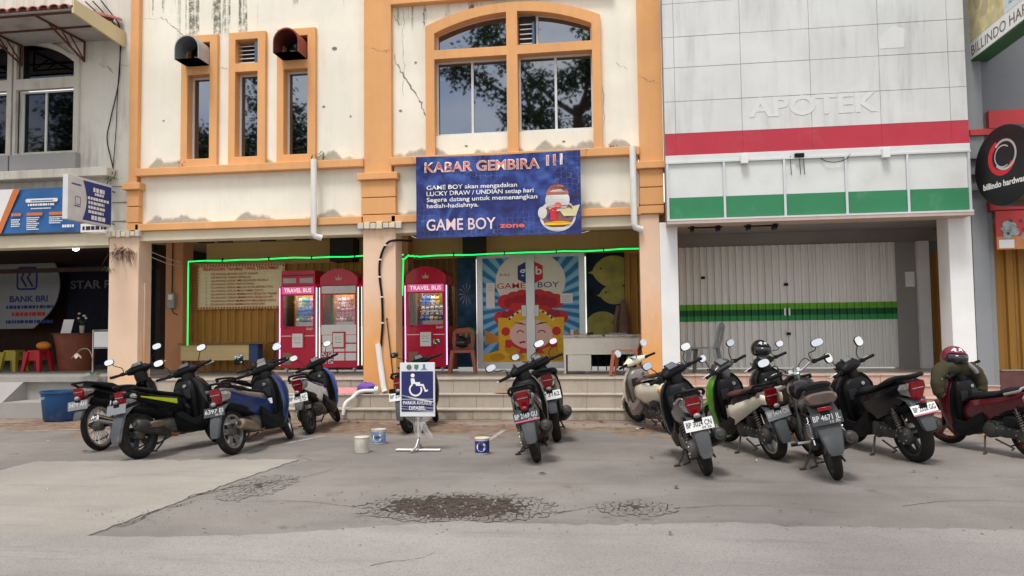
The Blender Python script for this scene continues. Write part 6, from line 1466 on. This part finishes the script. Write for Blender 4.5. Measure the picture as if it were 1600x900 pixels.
    rl = Rr+.035; path = [(px_+.05,fz-.02,fw*1.35),(tx+.02,fz-.05,fw*1.3),(min(tx-.03,-rl*.80),fz-.14,fw*1.1),(min(tx-.055,-rl*.98),fz-.14-ml*.45,fw),(min(tx-.06,-rl*1.08),fz-.14-ml*.85,fw*.9),(min(tx-.055,-rl*1.09),fz-.14-ml,fw*.65)]
    if st == 'naked': path = [(px_+.05,.74,.12),(tx+.0,.68,.125),(min(tx-.03,-.27),.56,.12),(-.33,.44,.10),(-.365,.33,.078),(-.365,.29,.055)]
    if st == 'retro': path = [(px_+.02,.52,.09),(tx+.05,.47,.085),(tx-.0,.38,.08),(tx-.01,.30,.07),(tx-.01,.27,.05),(tx-.01,.26,.04)]
    for x, z, w in path: rings.append([(x+.03,-w,z+.0),(x,-w*.85,z),(x-.010,0,z),(x,w*.85,z),(x+.03,w,z),(x+.032,w*.8,z+.002),(x+.006,0,z+.002),(x+.032,-w*.8,z+.002)])
    mg = B(MB().loft(rings),'rear_mudguard',g('flapmat',GPLA),smooth=50)
    pzc = g('pz', fz-.115); pxc = min(tx-.075,-.27)
    if st == 'naked': pzc = .62; pxc = tx-.06
    pl = MB(); pl.box(-.0015,.0015,-.1375,.1375,-.055,.055)
    for s in (-1,1): pl.tube([(-.003,s*.09,.03),(.02,s*.09,.03)],.006,6)
    PM = Matrix.Translation((pxc,0,pzc)) @ Matrix.Rotation(R(g('ptilt',14)),4,'Y') @ Matrix.Rotation(R(g('proll',0)),4,'X') @ Matrix.Rotation(R(g('pyaw',0)),4,'Z')
    plo = B(pl.xf(PM),'number_plate',{'w':PLW,'k':PLK,'g':PLG}[g('plate','k')],smooth=None)
    if g('num'):
        lt = MB(); letters(lt, g('num'), (-.004,.122,-.016), (0,-1,0), UZ, w=.244, h=.052, bold=.012)
        lm_ = PRINT_K if g('plate') == 'w' else M('plate_letter_pale',(.55,.56,.57),.5); B(lt.xf(PM),'lettering',lm_,plo,smooth=None)
        if g('num2'): B(letters(MB(), g('num2'), (-.004,-.02,-.045), (0,-1,0), UZ, w=.09, h=.02, bold=.01).xf(PM),'lettering',lm_,plo,smooth=None)
    if g('pstrip'):
        m = MB().box(-.004,-.002,-.1375,.1375,-.055,-.040); B(m.xf(PM),'plate_strip',M('plate_pink_strip',(.5,.12,.17),.5),plo,smooth=None)
    B(MB().box(pxc+.004,tx+.04,-.04,.04,pzc-.02,pzc+.06),'plate_bracket',BLACK,mg,smooth=None)
    if st not in ('retro','naked'): B(MB().ell((pxc-.0,0,pzc+.085),.02,.035,.025,10,6),'plate_lamp',g('plamp',LENSR if g('redref') else LENSC),mg)
    # engine and drive
    if st in ('matic','maxi','retro'):
        B(MB().loft([secy(.055,.0,Rr+.01,.115,.10),secy(.10,.0,Rr+.01,.11,.095),secy(.125,.0,Rr+.01,.085,.07)]).loft([secy(.05,.25,Rr+.03,.22,.075),secy(.115,.25,Rr+.03,.21,.07),secy(.13,.25,Rr+.03,.18,.05)]).loft([secy(.05,.46,Rr+.03,.11,.10),secy(.12,.46,Rr+.03,.105,.095),secy(.14,.46,Rr+.03,.08,.07)]),'drive_case',g('engine',ENGD))
        e = MB(); e.loft([sec(.35,.22,.42,.09),sec(.5,.20,.44,.11),sec(.62,.24,.42,.09)])
        for k in range(5): e.box(.60+k*.022,.608+k*.022,-.07,.07,.26,.40)
        B(e,'engine_block',ENG)
        B(MB().loft([secy(.06,.12,.44,.13,.07),secy(.13,.12,.44,.125,.065),secy(.15,.12,.44,.10,.045)]),'air_box',BLACK if st != 'retro' else ENGD)
        cl = MB()
        for k_ in range(7): a_ = 2*math.pi*k_/7; cl.lathe([(.009,0),(.009,.008)],(.0+.085*math.cos(a_),.124,Rr+.01+.075*math.sin(a_)),'y',6)
        for k_ in range(4): cl.lathe([(.009,0),(.009,.008)],(.16+.09*k_,.128,Rr+.075-.004*k_),'y',6)
        cl.box(-.06,.06,-.055,.06,Rr+.09,Rr+.14); cl.tube([(.02,.07,Rr+.12),(.10,.05,.46),(.2,.03,.5)],.009,5); cl.tube([(-.03,.05,Rr+.11),(-.05,.075,.42),(.02,.06,.52)],.006,5)
        B(cl,'drive_fittings',STEEL,smooth=30)
        B(MB().loft([sec(-.14,.44,.47,.055,n=10),sec(-.02,Rr+Rr+.03,Rr+Rr+.06,.06,n=10),sec(.14,.50,.53,.055,n=10)]),'tyre_hugger',BLACK)
        h = MB().tube(smooth_path([(.25,.08,.42),(.36,.10,.46),(.46,.06,.44),(.5,.02,.46)],4),.016,6); B(h,'intake_hose',BLACK)
        sx_ = .115 if st != 'maxi' else .13
        for s in ((1,) if st == 'matic' else (1,-1)):
            sp = MB().tube([(-.02,s*sx_,Rr+.06),(.05,s*sx_,.60)],.012,7); spring(sp,(-.012,s*sx_,Rr+.10),(.04,s*sx_,.56),.026,7,.0065); B(sp,'shock_absorber',g('shock',ENG))
        under = MB().loft([sec(.45,.40,.56,.10),sec(.2,.46,.60,.11),sec(-.05,.52,.63,.10),sec(-.15,.59,.68,.07)]); B(under,'inner_fender',BLACK)
        # footboard and belly
        bw_ = .18 if st != 'maxi' else .21
        B(MB().loft([sec(.52,.27,.40,bw_*.75,bw=.9),sec(.68,.21,.37,bw_,bw=.85),sec(.90,.19,.345,bw_,bw=.8),sec(1.0,.20,.36,bw_*.85,bw=.8)]),'footboard',g('floor',BLACK),smooth=50)
        if st == 'maxi': B(MB().loft([sec(.60,.40,.60,.07),sec(.80,.36,.56,.075),sec(1.0,.38,.6,.08)]),'tunnel',BLACK)
    else:
        e = MB().loft([secy(-.10,.52,.33,.13,.11),secy(-.06,.52,.33,.14,.12),secy(.06,.52,.33,.14,.12),secy(.11,.52,.33,.12,.10)]); e.loft([sec(.60,.30,.42,.055),sec(.85,.32,.44,.05)])
        for k in range(6): e.box(.66+k*.03,.668+k*.03,-.075,.075,.29,.45)
        B(e,'engine_block',ENG)
        B(MB().loft([secy(.075,.20,Rr+.035,.27,.055),secy(.105,.20,Rr+.035,.265,.05)]),'chain_case',BLACK)
        sa = MB()
        for s in (-1,1): sa.tube([(0,s*.085,Rr),(.42,s*.085,Rr+.06)],.02,8)
        B(sa,'swing_arm',BLACK)
        for s in (-1,1):
            sp = MB().tube([(.02,s*.115,Rr+.04),(.12,s*.115,.60)],.012,7); spring(sp,(.03,s*.115,Rr+.09),(.11,s*.115,.55),.027,8,.0065); B(sp,'shock_absorber',g('shock',CHROME))
        B(MB().loft([sec(.70,.48,.64,.09),sec(.3,.50,.60,.08),sec(.0,.56,.66,.085),sec(-.14,.61,.70,.07)]),'inner_fender',BLACK)
        B(MB().tube([(1.0,0,.70),(.80,0,.56),(.55,0,.50)],.04,8),'frame_tube',BLACK)
        pg = MB().tube([(.52,-.27,.30),(.52,.27,.30)],.012,6)
        for s in (-1,1): pg.tube([(.52,s*.18,.30),(.52,s*.28,.305)],.019,8)
        B(pg,'footpeg',BLACK)
        for s in (-1,1): B(MB().tube([(.18,s*.10,.40),(.16,s*.13,.36),(.16,s*.25,.37)],.013,6),'passenger_peg',STEEL)
        kk = MB().tube([(.46,-.12,.32),(.40,-.15,.30),(.36,-.16,.42),(.36,-.23,.43)],.010,6); B(kk,'kick_lever',STEEL)
    # exhaust on the right
    ex = g('muffler','matic'); em = g('mufmat',MUFD)
    if ex == 'matic':
        m = MB(); axis = [(.34,-.14,.25,.035),(.28,-.15,.265,.058),(.12,-.165,.31,.070),(-.08,-.175,.365,.076),(-.17,-.178,.39,.070),(-.195,-.179,.397,.052),(-.20,-.179,.398,.03)]
        m.tube([q[:3] for q in axis],[q[3] for q in axis],16); mo = B(m,'muffler',em)
        B(MB().tube([(-.195,-.179,.398),(-.215,-.179,.403)],.022,10),'exhaust_tip',BAREST,mo)
        B(MB().loft([secy(-.222,.06,.365,.15,.042),secy(-.246,.06,.36,.14,.03)]).xf(Matrix.Identity(4)),'heat_shield',g('shield',BLACK),mo)
        B(MB().tube(smooth_path([(.34,-.14,.25),(.46,-.12,.20),(.60,-.06,.22)],4),.018,8),'exhaust_pipe',M('rusty_pipe',(.25,.10,.05),.6,.4,.3),mo)
    elif ex == 'cone':
        m = MB(); axis = [(.42,-.12,.24,.022),(.30,-.15,.27,.045),(.15,-.165,.31,.062),(-.02,-.178,.345,.066),(-.07,-.18,.355,.06),(-.085,-.18,.357,.045),(-.075,-.18,.355,.038)]
        m.tube([q[:3] for q in axis],[q[3] for q in axis],16); mo = B(m,'muffler',em); B(MB().tube([(-.073,-.18,.355),(-.088,-.18,.3575)],.026,10),'exhaust_tip',PRINT_K,mo)
        B(MB().tube(smooth_path([(.42,-.12,.24),(.52,-.10,.21),(.66,-.05,.25)],4),.018,8),'exhaust_pipe',M('rusty_pipe',(.25,.10,.05)),mo)
    else:   # long chromed megaphone
        m = MB(); axis = [(.72,-.08,.26,.018),(.5,-.13,.24,.02),(.34,-.14,.27,.032),(.10,-.15,.33,.045),(-.18,-.16,.40,.05),(-.24,-.16,.415,.045),(-.25,-.16,.417,.02)]
        m.tube([q[:3] for q in axis],[q[3] for q in axis],14); mo = B(m,'muffler',em); B(MB().tube([(-.245,-.16,.417),(-.28,-.16,.424)],.018,10),'exhaust_tip',CHROME,mo)
    # front: leg shield, cover, handlebar
    if st in ('matic','maxi','retro'):
        k = {'matic':.93,'maxi':1.06,'retro':1.08}[st]; dx = wb-1.26
        L = [(.22,.93,1.03,.15),(.34,.93,1.08,.20),(.50,.92,1.14,.225),(.64,.90,1.18,.22),(.76,.89,1.17,.20),(.85,.89,1.11,.15),(.90,.90,1.05,.10)]
        if st == 'retro': L = [(.28,1.0,1.04,.12),(.40,.98,1.05,.19),(.55,.96,1.05,.205),(.68,.94,1.06,.19),(.80,.92,1.05,.14),(.88,.92,1.02,.08)]
        B(MB().loft([secz(z,a+dx+.0,b+dx,w*k*1.05,p=3.2) for z,a,b,w in L]),'front_apron',front,smooth=50)
        lsh = MB(); rg = []
        for z,a,b,w in L:   # wings swept back towards the rider
            ww = w*k; rg.append([(a+dx-.03,ww*.98,z),(a+dx-.012,ww*.8,z),(a+dx+.0,ww*.35,z),(a+dx+.0,-ww*.35,z),(a+dx-.012,-ww*.8,z),(a+dx-.03,-ww*.98,z),(a+dx+.012,-ww*.97,z),(a+dx+.05,-ww*.5,z),(a+dx+.05,ww*.5,z),(a+dx+.012,ww*.97,z)])
        B(lsh.loft(rg),'leg_shield',inner,smooth=35)
        for s in (-1,1):   # side skirts tying the shield to the seat base
            sk = MB().loft([[(x,s*y,z) for y,z in ((w_,zt),(w_+.02,(zt+zb)/2),(w_-.01,zb),(w_-.04,zb),(w_-.03,zt))] for x,w_,zb,zt in ((.99+dx,.165*k,.20,.44),(.90+dx,.18*k,.19,.38),(.76,.175*k,.20,.37),(.62,.165*k,.25,.46),(.50,.15*k,.33,.52))]); B(sk,'side_skirt',g('floor',BLACK),smooth=30)
        B(MB().loft([secz(.30,.88+dx,.97+dx,.12*k),secz(.5,.84+dx,.96+dx,.15*k),secz(.68,.80+dx,.95+dx,.17*k),secz(.79,.80+dx,.95+dx,.155*k),secz(.85,.84+dx,.95+dx,.11)]),'inner_panel',inner,smooth=50)
        for s in (-1,1): B(MB().box(.795+dx,.802+dx,s*.085*k-.05,s*.085*k+.05,.62,.74),'pocket',PRINT_K,smooth=None,bevel=.003)
        B(MB().lathe([(.0,-.012),(.022,-.012),(.026,0),(.026,.02)],(.80+dx,-.05,.785),'x',14),'key_lock',CHROME)
    else:
        dx = wb-1.26
        if st == 'cub':
            for s in (-1,1):
                m = MB(); m.loft([secz(.33,.80+dx,.98+dx,.018,y=s*.15),secz(.45,.84+dx,1.04+dx,.02,y=s*.165),secz(.60,.90+dx,1.08+dx,.02,y=s*.15),secz(.74,.92+dx,1.08+dx,.02,y=s*.10),secz(.84,.95+dx,1.05+dx,.02,y=s*.05)]); B(m,'leg_shield',inner,smooth=50)
            B(MB().loft([secz(.44,1.0+dx,1.08+dx,.12),secz(.6,1.0+dx,1.14+dx,.13),secz(.76,.97+dx,1.14+dx,.11),secz(.86,.95+dx,1.06+dx,.07)]),'front_apron',front,smooth=50)
            B(MB().loft([sec(.58,.56,.66,.06),sec(.8,.56,.66,.05),sec(.98,.66,.80,.06)]),'centre_cover',front,smooth=50)
        else:
            B(MB().loft([sec(.60,.66,.80,.09),sec(.72,.66,.88,.14),sec(.88,.68,.92,.15),sec(1.0,.72,.88,.11),sec(1.05,.74,.84,.05)]),'fuel_tank',body,smooth=60)
            B(MB().lathe([(0,-.02),(.085,-.01),(.09,.06),(.05,.11)],(1.06+dx,0,.86),'x',20).xf(S),'headlamp',BLACK)
    hb = MB()
    if st == 'naked':
        hb.tube(smooth_path([(hx-.10,.36,hz+.06),(hx-.03,.22,hz+.07),(hx+.02,.06,hz+.0),(hx+.02,-.06,hz+.0),(hx-.03,-.22,hz+.07),(hx-.10,-.36,hz+.06)],4),.012,8); hb.xf(S); B(hb,'handlebar',CHROME)
        B(MB().lathe([(.0,0),(.045,0),(.05,-.04),(.03,-.06)],(hx+.05,.05,hz+.05),'z',16).lathe([(.0,0),(.045,0),(.05,-.04),(.03,-.06)],(hx+.05,-.05,hz+.05),'z',16).xf(S),'gauge',CHROME)
        gz, gx = hz+.06, hx-.09
    elif st == 'retro':
        hb.loft([secy(-.22,hx-.02,hz,.03,.03),secy(-.12,hx+.02,hz,.05,.05),secy(0,hx+.05,hz+.01,.085,.08),secy(.12,hx+.02,hz,.05,.05),secy(.22,hx-.02,hz,.03,.03)]); hb.xf(S); B(hb,'handlebar_cover',g('hcover',body))
        B(MB().lathe([(.0,.012),(.055,.012),(.062,.0),(.062,-.03)],(hx+.0,0,hz+.075),'z',20).xf(S),'gauge',CHROME); B(MB().lathe([(0,.014),(.05,.014)],(hx,0,hz+.075),'z',20).xf(S),'gauge_dial',PRINT_K)
        gz, gx = hz, hx-.04
    else:
        q = 1.15 if st == 'maxi' else 1.
        hb.loft([secy(-.15,hx-.012,hz+.008,.040,.034),secy(-.11,hx+.01,hz+.015,.075*q,.05*q),secy(-.05,hx+.03,hz+.022,.105*q,.068*q),secy(.05,hx+.03,hz+.022,.105*q,.068*q),secy(.11,hx+.01,hz+.015,.075*q,.05*q),secy(.15,hx-.012,hz+.008,.040,.034)])
        for s in (-1,1): hb.tube([(hx-.012,s*.14,hz+.008),(hx-.045,s*.22,hz+.012)],.020,8)
        hb.loft([secz(.80,hx-.06,hx+.09,.075),secz(.88,hx-.075,hx+.11,.085),secz(.97,hx-.05,hx+.11,.08)])
        hb.xf(S); B(hb,'handlebar_cover',g('hcover',BLACK),smooth=55)
        m = MB(); m.loft([[(x,y,z) for x,y,z in ((hx-.075,-w_,hz+.045+dz),(hx-.075,w_,hz+.045+dz),(hx+.03,w_*.8,hz+.105*q+dz),(hx+.03,-w_*.8,hz+.105*q+dz))] for w_, dz in ((.085,0),(.075,.014))]); io = B(m.xf(S),'instrument_panel',BLACK,smooth=None,bevel=.008)
        m = MB(); m.add([(hx-.066,-.06,hz+.065),(hx-.066,.06,hz+.065),(hx+.02,.048,hz+.1165*q),(hx+.02,-.048,hz+.1165*q)],[(0,1,2,3)]); B(m.xf(S),'instrument_glass',M('instrument_glass',(.10,.11,.12),.08,0,.3,coat=.6),io,smooth=None)
        B(MB().loft([secy(-.09,hx+.10,hz-.0,.03,.04),secy(0,hx+.125,hz-.0,.03,.05),secy(.09,hx+.10,hz-.0,.03,.04)]).xf(S),'headlamp',LENSC)
        gz, gx = hz+.012, hx-.045
    for s in (-1,1):
        B(MB().tube([(gx+.002,s*.225,gz),(gx-.035,s*.35,gz+.004)],[.0185,.0185],10).lathe([(.019,-.006),(.019,.006)],(gx-.036,s*.352,gz+.004),'y',10).xf(S),'grip',SEATM)
        B(MB().tube([(gx+.035,s*.20,gz),(gx+.065,s*.27,gz-.004),(gx+.04,s*.365,gz-.006)],[.009,.008,.010],6).xf(S),'brake_lever',ALU)
        B(MB().box(gx-.02,gx+.035,s*.205-.02,s*.205+.02,gz-.022,gz+.024).xf(S),'switch_box',BLACK,smooth=None,bevel=.006)
    for s in (-1,1):
        B(MB().tube(smooth_path([(gx+.05,s*.19,gz),(gx+.12,s*.16,gz+.05),(gx+.15,s*.07,gz-.02),(gx+.10,s*.03,gz-.14)],5),.005,5).xf(S),'control_cable',BLACK)
    if g('sticker'):
        for y_,z_,w_,h_ in g('sticker'): B(MB().box(.775+dx,.779+dx,y_-w_/2,y_+w_/2,z_-h_/2,z_+h_/2),'sticker',PRINT_W,smooth=None)
    mk = g('mirror',('r','l'))
    for s, on in ((1,'l' in mk),(-1,'r' in mk)):
        if not on: continue
        mh = g('mh',.20); mo_ = g('mo',.26)
        stx = (gx+.03, s*.19, gz+.02)
        top_ = Vector((gx+.02, s*mo_, gz+mh))
        ms = B(MB().tube(smooth_path([stx,(gx+.045,s*.195,gz+.09),(gx+.04,s*(mo_-.03),gz+mh-.05),tuple(top_)],4),.0055,6).xf(S),'mirror_stem',BLACK)
        MT = S @ Matrix.Translation(top_+Vector((0,s*.02,.02))) @ Matrix.Rotation(R(s*g('myaw',4)),4,'Z') @ Matrix.Rotation(R(g('mpitch',12)),4,'Y')
        rx, rz = g('msize',(.062,.042)); n = 20; p = g('mpow',2.6)
        rg = [(0., rx*math.copysign(abs(math.cos(2*math.pi*i/n))**(2/p),math.cos(2*math.pi*i/n)), rz*math.copysign(abs(math.sin(2*math.pi*i/n))**(2/p),math.sin(2*math.pi*i/n))) for i in range(n)]
        sh_ = MB().loft([[(0.0,a,b) for _,a,b in rg],[(.012,a*1.06,b*1.06) for _,a,b in rg],[(.03,a*.85,b*.85) for _,a,b in rg],[(.042,a*.4,b*.4) for _,a,b in rg]]); sh_.xf(MT); mh_ = B(sh_,'mirror_shell',g('mshell',BLACK),ms)
        B(MB().loft([[(-.001,a*.93,b*.93) for _,a,b in rg],[(-.003,a*.92,b*.92) for _,a,b in rg]]).xf(MT),'mirror_glass',MIRR,mh_,smooth=None)
    # stands
    tl_ = math.tan(R(lean)); B(MB().tube([(.56,.10,.22),(.52,.16,.12),(.48,.22,.22*tl_+.012)],[.012,.012,.011],7).tube([(.48,.20,.22*tl_+.012),(.45,.26,.26*tl_+.008)],.014,6),'side_stand',BAREST)
    B(MB().tube([(.40,.11,.20),(.14,.13,.13),(.10,.20,.13)],.011,6).tube([(.40,-.11,.20),(.14,-.13,.13)],.011,6).tube([(.2,.12,.145),(.2,-.12,.145)],.010,6),'centre_stand',BAREST)
    return root
WHP = paint('white_paint',(.80,.80,.79)); CREAMP = paint('cream_paint',(.76,.71,.57)); BLUEP = paint('blue_paint',(.008,.030,.125)); BLUE2 = paint('bright_blue_paint',(.015,.085,.36)); REDP = paint('dark_red_paint',(.095,.005,.012)); REDBR = paint('bright_red_paint',(.40,.015,.02)); GREENP = paint('lime_paint',(.09,.30,.015)); LIME = paint('lime_yellow_decal',(.45,.55,.02)); GREYP = paint('graphite_paint',(.022,.022,.025)); BRNP = paint('grey_brown_paint',(.16,.13,.115)); SILV = paint('silver_decal',(.5,.5,.5)); TAUPE = paint('taupe_paint',(.17,.15,.135))
motorbike('black cub motorcycle with spoked wheels and chrome silencer, leftmost of the row', (-6.50,8.95), 88, 9, 26, dict(style='cub',name='motorcycle',cat='motorcycle',kind='spoke',rim=RIMS,R=.30,tyre=.075,wb=1.24,muffler='mega',mufmat=CHROME,plate='g',num='3479 AH',accent2=SILV,lampw=.8,flap=.16,tz=.03,pz=.60,ptilt=10,mo=.30))
motorbike('black scooter with lime decals, second from the left, nearest the concrete patch', (-5.60,8.40), 80, 10, 28, dict(tyre=.115,R=.28,accent=BLACK,accent2=LIME,flap=.30,plate='g',flapw=.085,muffler='matic',shield=MUFS,pz=.60))
motorbike('red and white scooter half hidden behind the blue scooter', (-5.12,9.75), 88, 7, 24, dict(body=REDP,accent=WHP,front=REDP,plate='w',num='BP 6672 C',flap=.2,flapmat=GPLA))
motorbike('dark blue scooter with bronze muffler, third from the left in front', (-4.62,8.75), 85, 10, 26, dict(body=BLUEP,accent=TAUPE,front=BLUEP,az=.85,ah=.5,muffler='cone',mufmat=MUFS,plate='k',num='6397 EI',num2='05 24',rim=RIMS,flap=.28,flapw=.08,mo=.24,sticker=((-.10,.56,.09,.07),(-.07,.46,.06,.03))))
motorbike('white and blue scooter with a white plate, alone before the steps', (-4.42,10.60), 96, 12, 30, dict(body=WHP,front=BLUE2,accent=BLUEP,ah=.4,az=.8,muffler='cone',mufmat=MUFD,plate='w',num='BP 4098 AC',num2='07 25',flap=.14,tyre=.085))
motorbike('black motorbike parked behind the disabled parking sign', (-3.02,10.75), 88, 7, 25, dict(body=BLACKG,plate='w',num='BP 2140 C',mo=.32))
motorbike('black scooter with brown tail and plate BP 2169 GU, alone in the middle', (-.93,8.48), 95, 12, 30, dict(engine=ENG,body=BRNP,accent=GREYP,plate='k',num='BP 2169 GU',num2='11 26',pstrip=True,redref=True,flap=.26,flapw=.085,flapmat=GPLA,msize=(.07,.04),mh=.17,mo=.34))
motorbike('black scooter with a red flash behind the middle scooter', (-.84,10.05), 99, 10, 25, dict(body=BLACKG,accent2=REDBR,plate='w',num='BP 3162',flap=.2,style='maxi',tyre=.11,R=.28,mo=.3))
motorbike('cream retro scooter with brown seat beside the orange pillar', (.66,10.95), 110, 10, 20, dict(style='retro',body=CREAMP,front=CREAMP,inner=TAUPE,seat=SEATB,R=.23,tyre=.10,rim=RIMD,plate='g',num='BP 3178',pz=.44,hcover=CREAMP,mshell=CHROME,msize=(.055,.055),mpow=2,mh=.19,mo=.24,wb=1.24,floor=TAUPE))
motorbike('black scooter with white plate BP 3024 CN, in front of the cream scooter', (.82,7.84), 93, 12, 27, dict(engine=ENG,body=GREYP,accent=SILV,ah=.22,az=.93,ax0=.2,plate='w',num='BP 3024 CN',num2='09 26',flap=.29,flapw=.085,tyre=.095,mo=.25,mh=.17,sticker=((.0,.72,.1,.025),)))
motorbike('white and black scooter with green front, fourth from the right', (1.66,8.82), 107, 11, 24, dict(body=BLACKG,accent=CREAMP,ah=1.5,az=.35,ax0=.74,front=GREENP,plate='g',num='BP 5474 CN',flap=.28,flapw=.085,tyre=.105,seat=SEATB,rim=RIMS,proll=-4,mh=.20,mo=.24,hcover=GREYP))
motorbike('black scooter with silver tail and a helmet hung on its handlebar', (2.30,10.05), 103, 10, 22, dict(body=BLACKG,accent=SILV,ah=.5,az=.9,front=BLACKG,plate='k',num='BP 3',pstrip=True,flap=.2,mirror=('r',),mo=.34,mh=.12))
motorbike('black naked motorcycle with an oval tail lamp and long grey mudguard', (2.00,7.70), 86, 12, 18, dict(style='naked',name='motorcycle',cat='motorcycle',body=BLACKG,plate='k',num='BP 4671 JL',num2='12 20',R=.305,tyre=.085,wb=1.28,muffler='matic',mufmat=MUFD,shield=CHROME,rail=False,mo=.30,mh=.15,msize=(.07,.042),rim=RIMD,kind='five'))
motorbike('large black scooter with fat tyres and white plate, second from the right', (3.10,8.76), 104, 11, 22, dict(style='maxi',body=BLACKG,front=BLACKG,plate='w',num='BP 2328 GG',pstrip=True,tyre=.14,R=.29,Rf=.285,wb=1.30,flap=.22,flapw=.10,muffler='matic',shield=ALU,lampw=1.0,pz=.60,mh=.20,mo=.26,msize=(.06,.06),redref=True,ptilt=25))
motorbike('dark red scooter with an olive jacket over its handlebar at the right edge', (4.36,8.98), 111, 8, 18, dict(scale=.94,body=REDP,accent=None,front=REDP,inner=BLACK,fender=REDP,rim=paint('dark_red_rim',(.12,.006,.012)),kind='five',plate='k',num='BP 4471',tyre=.09,mirror=(),railmat=STEEL))
# ---------------------------------------------------------------- helmets on bikes, jacket
helmet('black helmet with silver print hung on the handlebar of the silver-tailed scooter', (1.90,11.0,1.04), (0,.1,-1.2), BLACKG, M('smoked_visor',(.02,.02,.025)), SILV, 1.0)
jt = thing('olive_jacket', 'olive green jacket draped over the handlebar of the dark red scooter', 'jacket', (3.90,9.78,.62), (0,0,R(112-90)))
OLIVE = M('olive_cloth', (.042,.038,.018), .9, 0, .2, bump=.6, bscale=11, dirt=(.04,.036,.018), damt=.4, dscale=6)
jm = MB(); rings = []
for i in range(11):
    t = i/10; x = -.25+.50*t; e = 1-abs(2*t-1)**2.2; rings.append([(x+.012*math.sin(a*3+i), (.07+.05*e)*math.cos(a)*(1.1 if math.cos(a) < 0 else .9)+.008*math.sin(5*a+i*2), .30+.045*e+(.05+.055*e)*math.sin(a)*(1.35 if math.sin(a) < 0 else .8)+.01*math.sin(4*a+i)) for a in [2*math.pi*k/18 for k in range(18)]])
jm.loft(rings); jm.build('body', OLIVE, jt, smooth=70, local=True)
for s in (-1,1): MB().tube(smooth_path([(s*.18,-.02,.32),(s*.27,-.05,.24),(s*.31,-.07,.13),(s*.30,-.08,.04),(s*.27,-.09,.0)],4),[.085]*5+[.075]*4+[.065]*4+[.05]*4,12).build('sleeve', OLIVE, jt, smooth=70, local=True)
MB().tube(smooth_path([(.10,-.11,.36),(.17,-.12,.30),(.2,-.12,.26)],3),.03,8).build('collar', M('grey_trim_cloth',(.25,.26,.25),.8), jt, local=True, smooth=60)
helmet('dark red helmet with white graphics on top of the olive jacket', (3.90,9.78,.95), (0,.05,R(112)+3.0), paint('maroon_gloss_paint',(.16,.01,.035)), M('smoked_visor',(.02,.02,.025)), PRINT_W, 1.05)

# ---------------------------------------------------------------- trees across the road, behind the camera (seen only in the window panes)
LEAFM = M('tree_leaf', (.045,.075,.025), .5, 0, .4); BARK = M('tree_bark', (.10,.075,.055), .9, 0, .25, bump=.6, bscale=20)
def tree(label, x, y, h, spread, seed, nl=900):
    r_ = random.Random(seed); t = thing('street_tree', label, 'tree', (x,y,0), group='trees across the road')
    tr = MB(); lv = MB(); tips = []
    tr.tube([(0,0,0),(.1,.05,h*.25),(.0,.1,h*.5)],[.32,.25,.20],10)
    for k in range(9):
        a = k*2.4+r_.random(); z0 = h*(.38+.12*r_.random()); L = spread*(.7+.5*r_.random()); p = [Vector((0,.1,z0))]; d = Vector((math.cos(a),math.sin(a),.75))
        for q in range(5): p.append(p[-1]+d.normalized()*L/5); d += Vector((r_.gauss(0,.25),r_.gauss(0,.25),r_.gauss(-.08,.2)))
        tr.tube(p,[.13,.10,.075,.05,.03,.012],7); tips += p[2:]
        for q in range(2,6):
            e = p[q]+Vector((r_.gauss(0,1),r_.gauss(0,1),r_.gauss(.2,.6)))*spread*.18; tr.tube([p[q],p[q].lerp(e,.5)+Vector((0,0,.1)),e],[.03,.02,.008],5); tips.append(e)
    for i in range(nl):
        c = r_.choice(tips)+Vector((r_.gauss(0,.30),r_.gauss(0,.30),r_.gauss(-.1,.26)))
        for q in range(6):
            p = c+Vector((r_.gauss(0,.16),r_.gauss(0,.16),r_.gauss(0,.14))); a = r_.uniform(0,6.28); L = r_.uniform(.14,.28); d = Vector((math.cos(a),math.sin(a),r_.uniform(-1.2,.2))).normalized(); s = d.cross(Vector((r_.gauss(0,1),r_.gauss(0,1),1))).normalized()*L*.28
            lv.add([p,p+d*L*.5-s,p+d*L,p+d*L*.5+s],[(0,1,2,3)])
    tr.build('trunk', BARK, t, smooth=60, local=True); lv.build('crown', LEAFM, t, local=True)
tree('leafy street tree mirrored in the arched window', -1.6, -5.5, 21.5, 6.6, 1, 2200)
tree('leafy street tree mirrored in the narrow windows', -15.5, -5.0, 17.0, 6.2, 2, 2600)
tree('leafy street tree mirrored in the left shop window', -25.0, -5.5, 17.0, 6.0, 3, 1600)
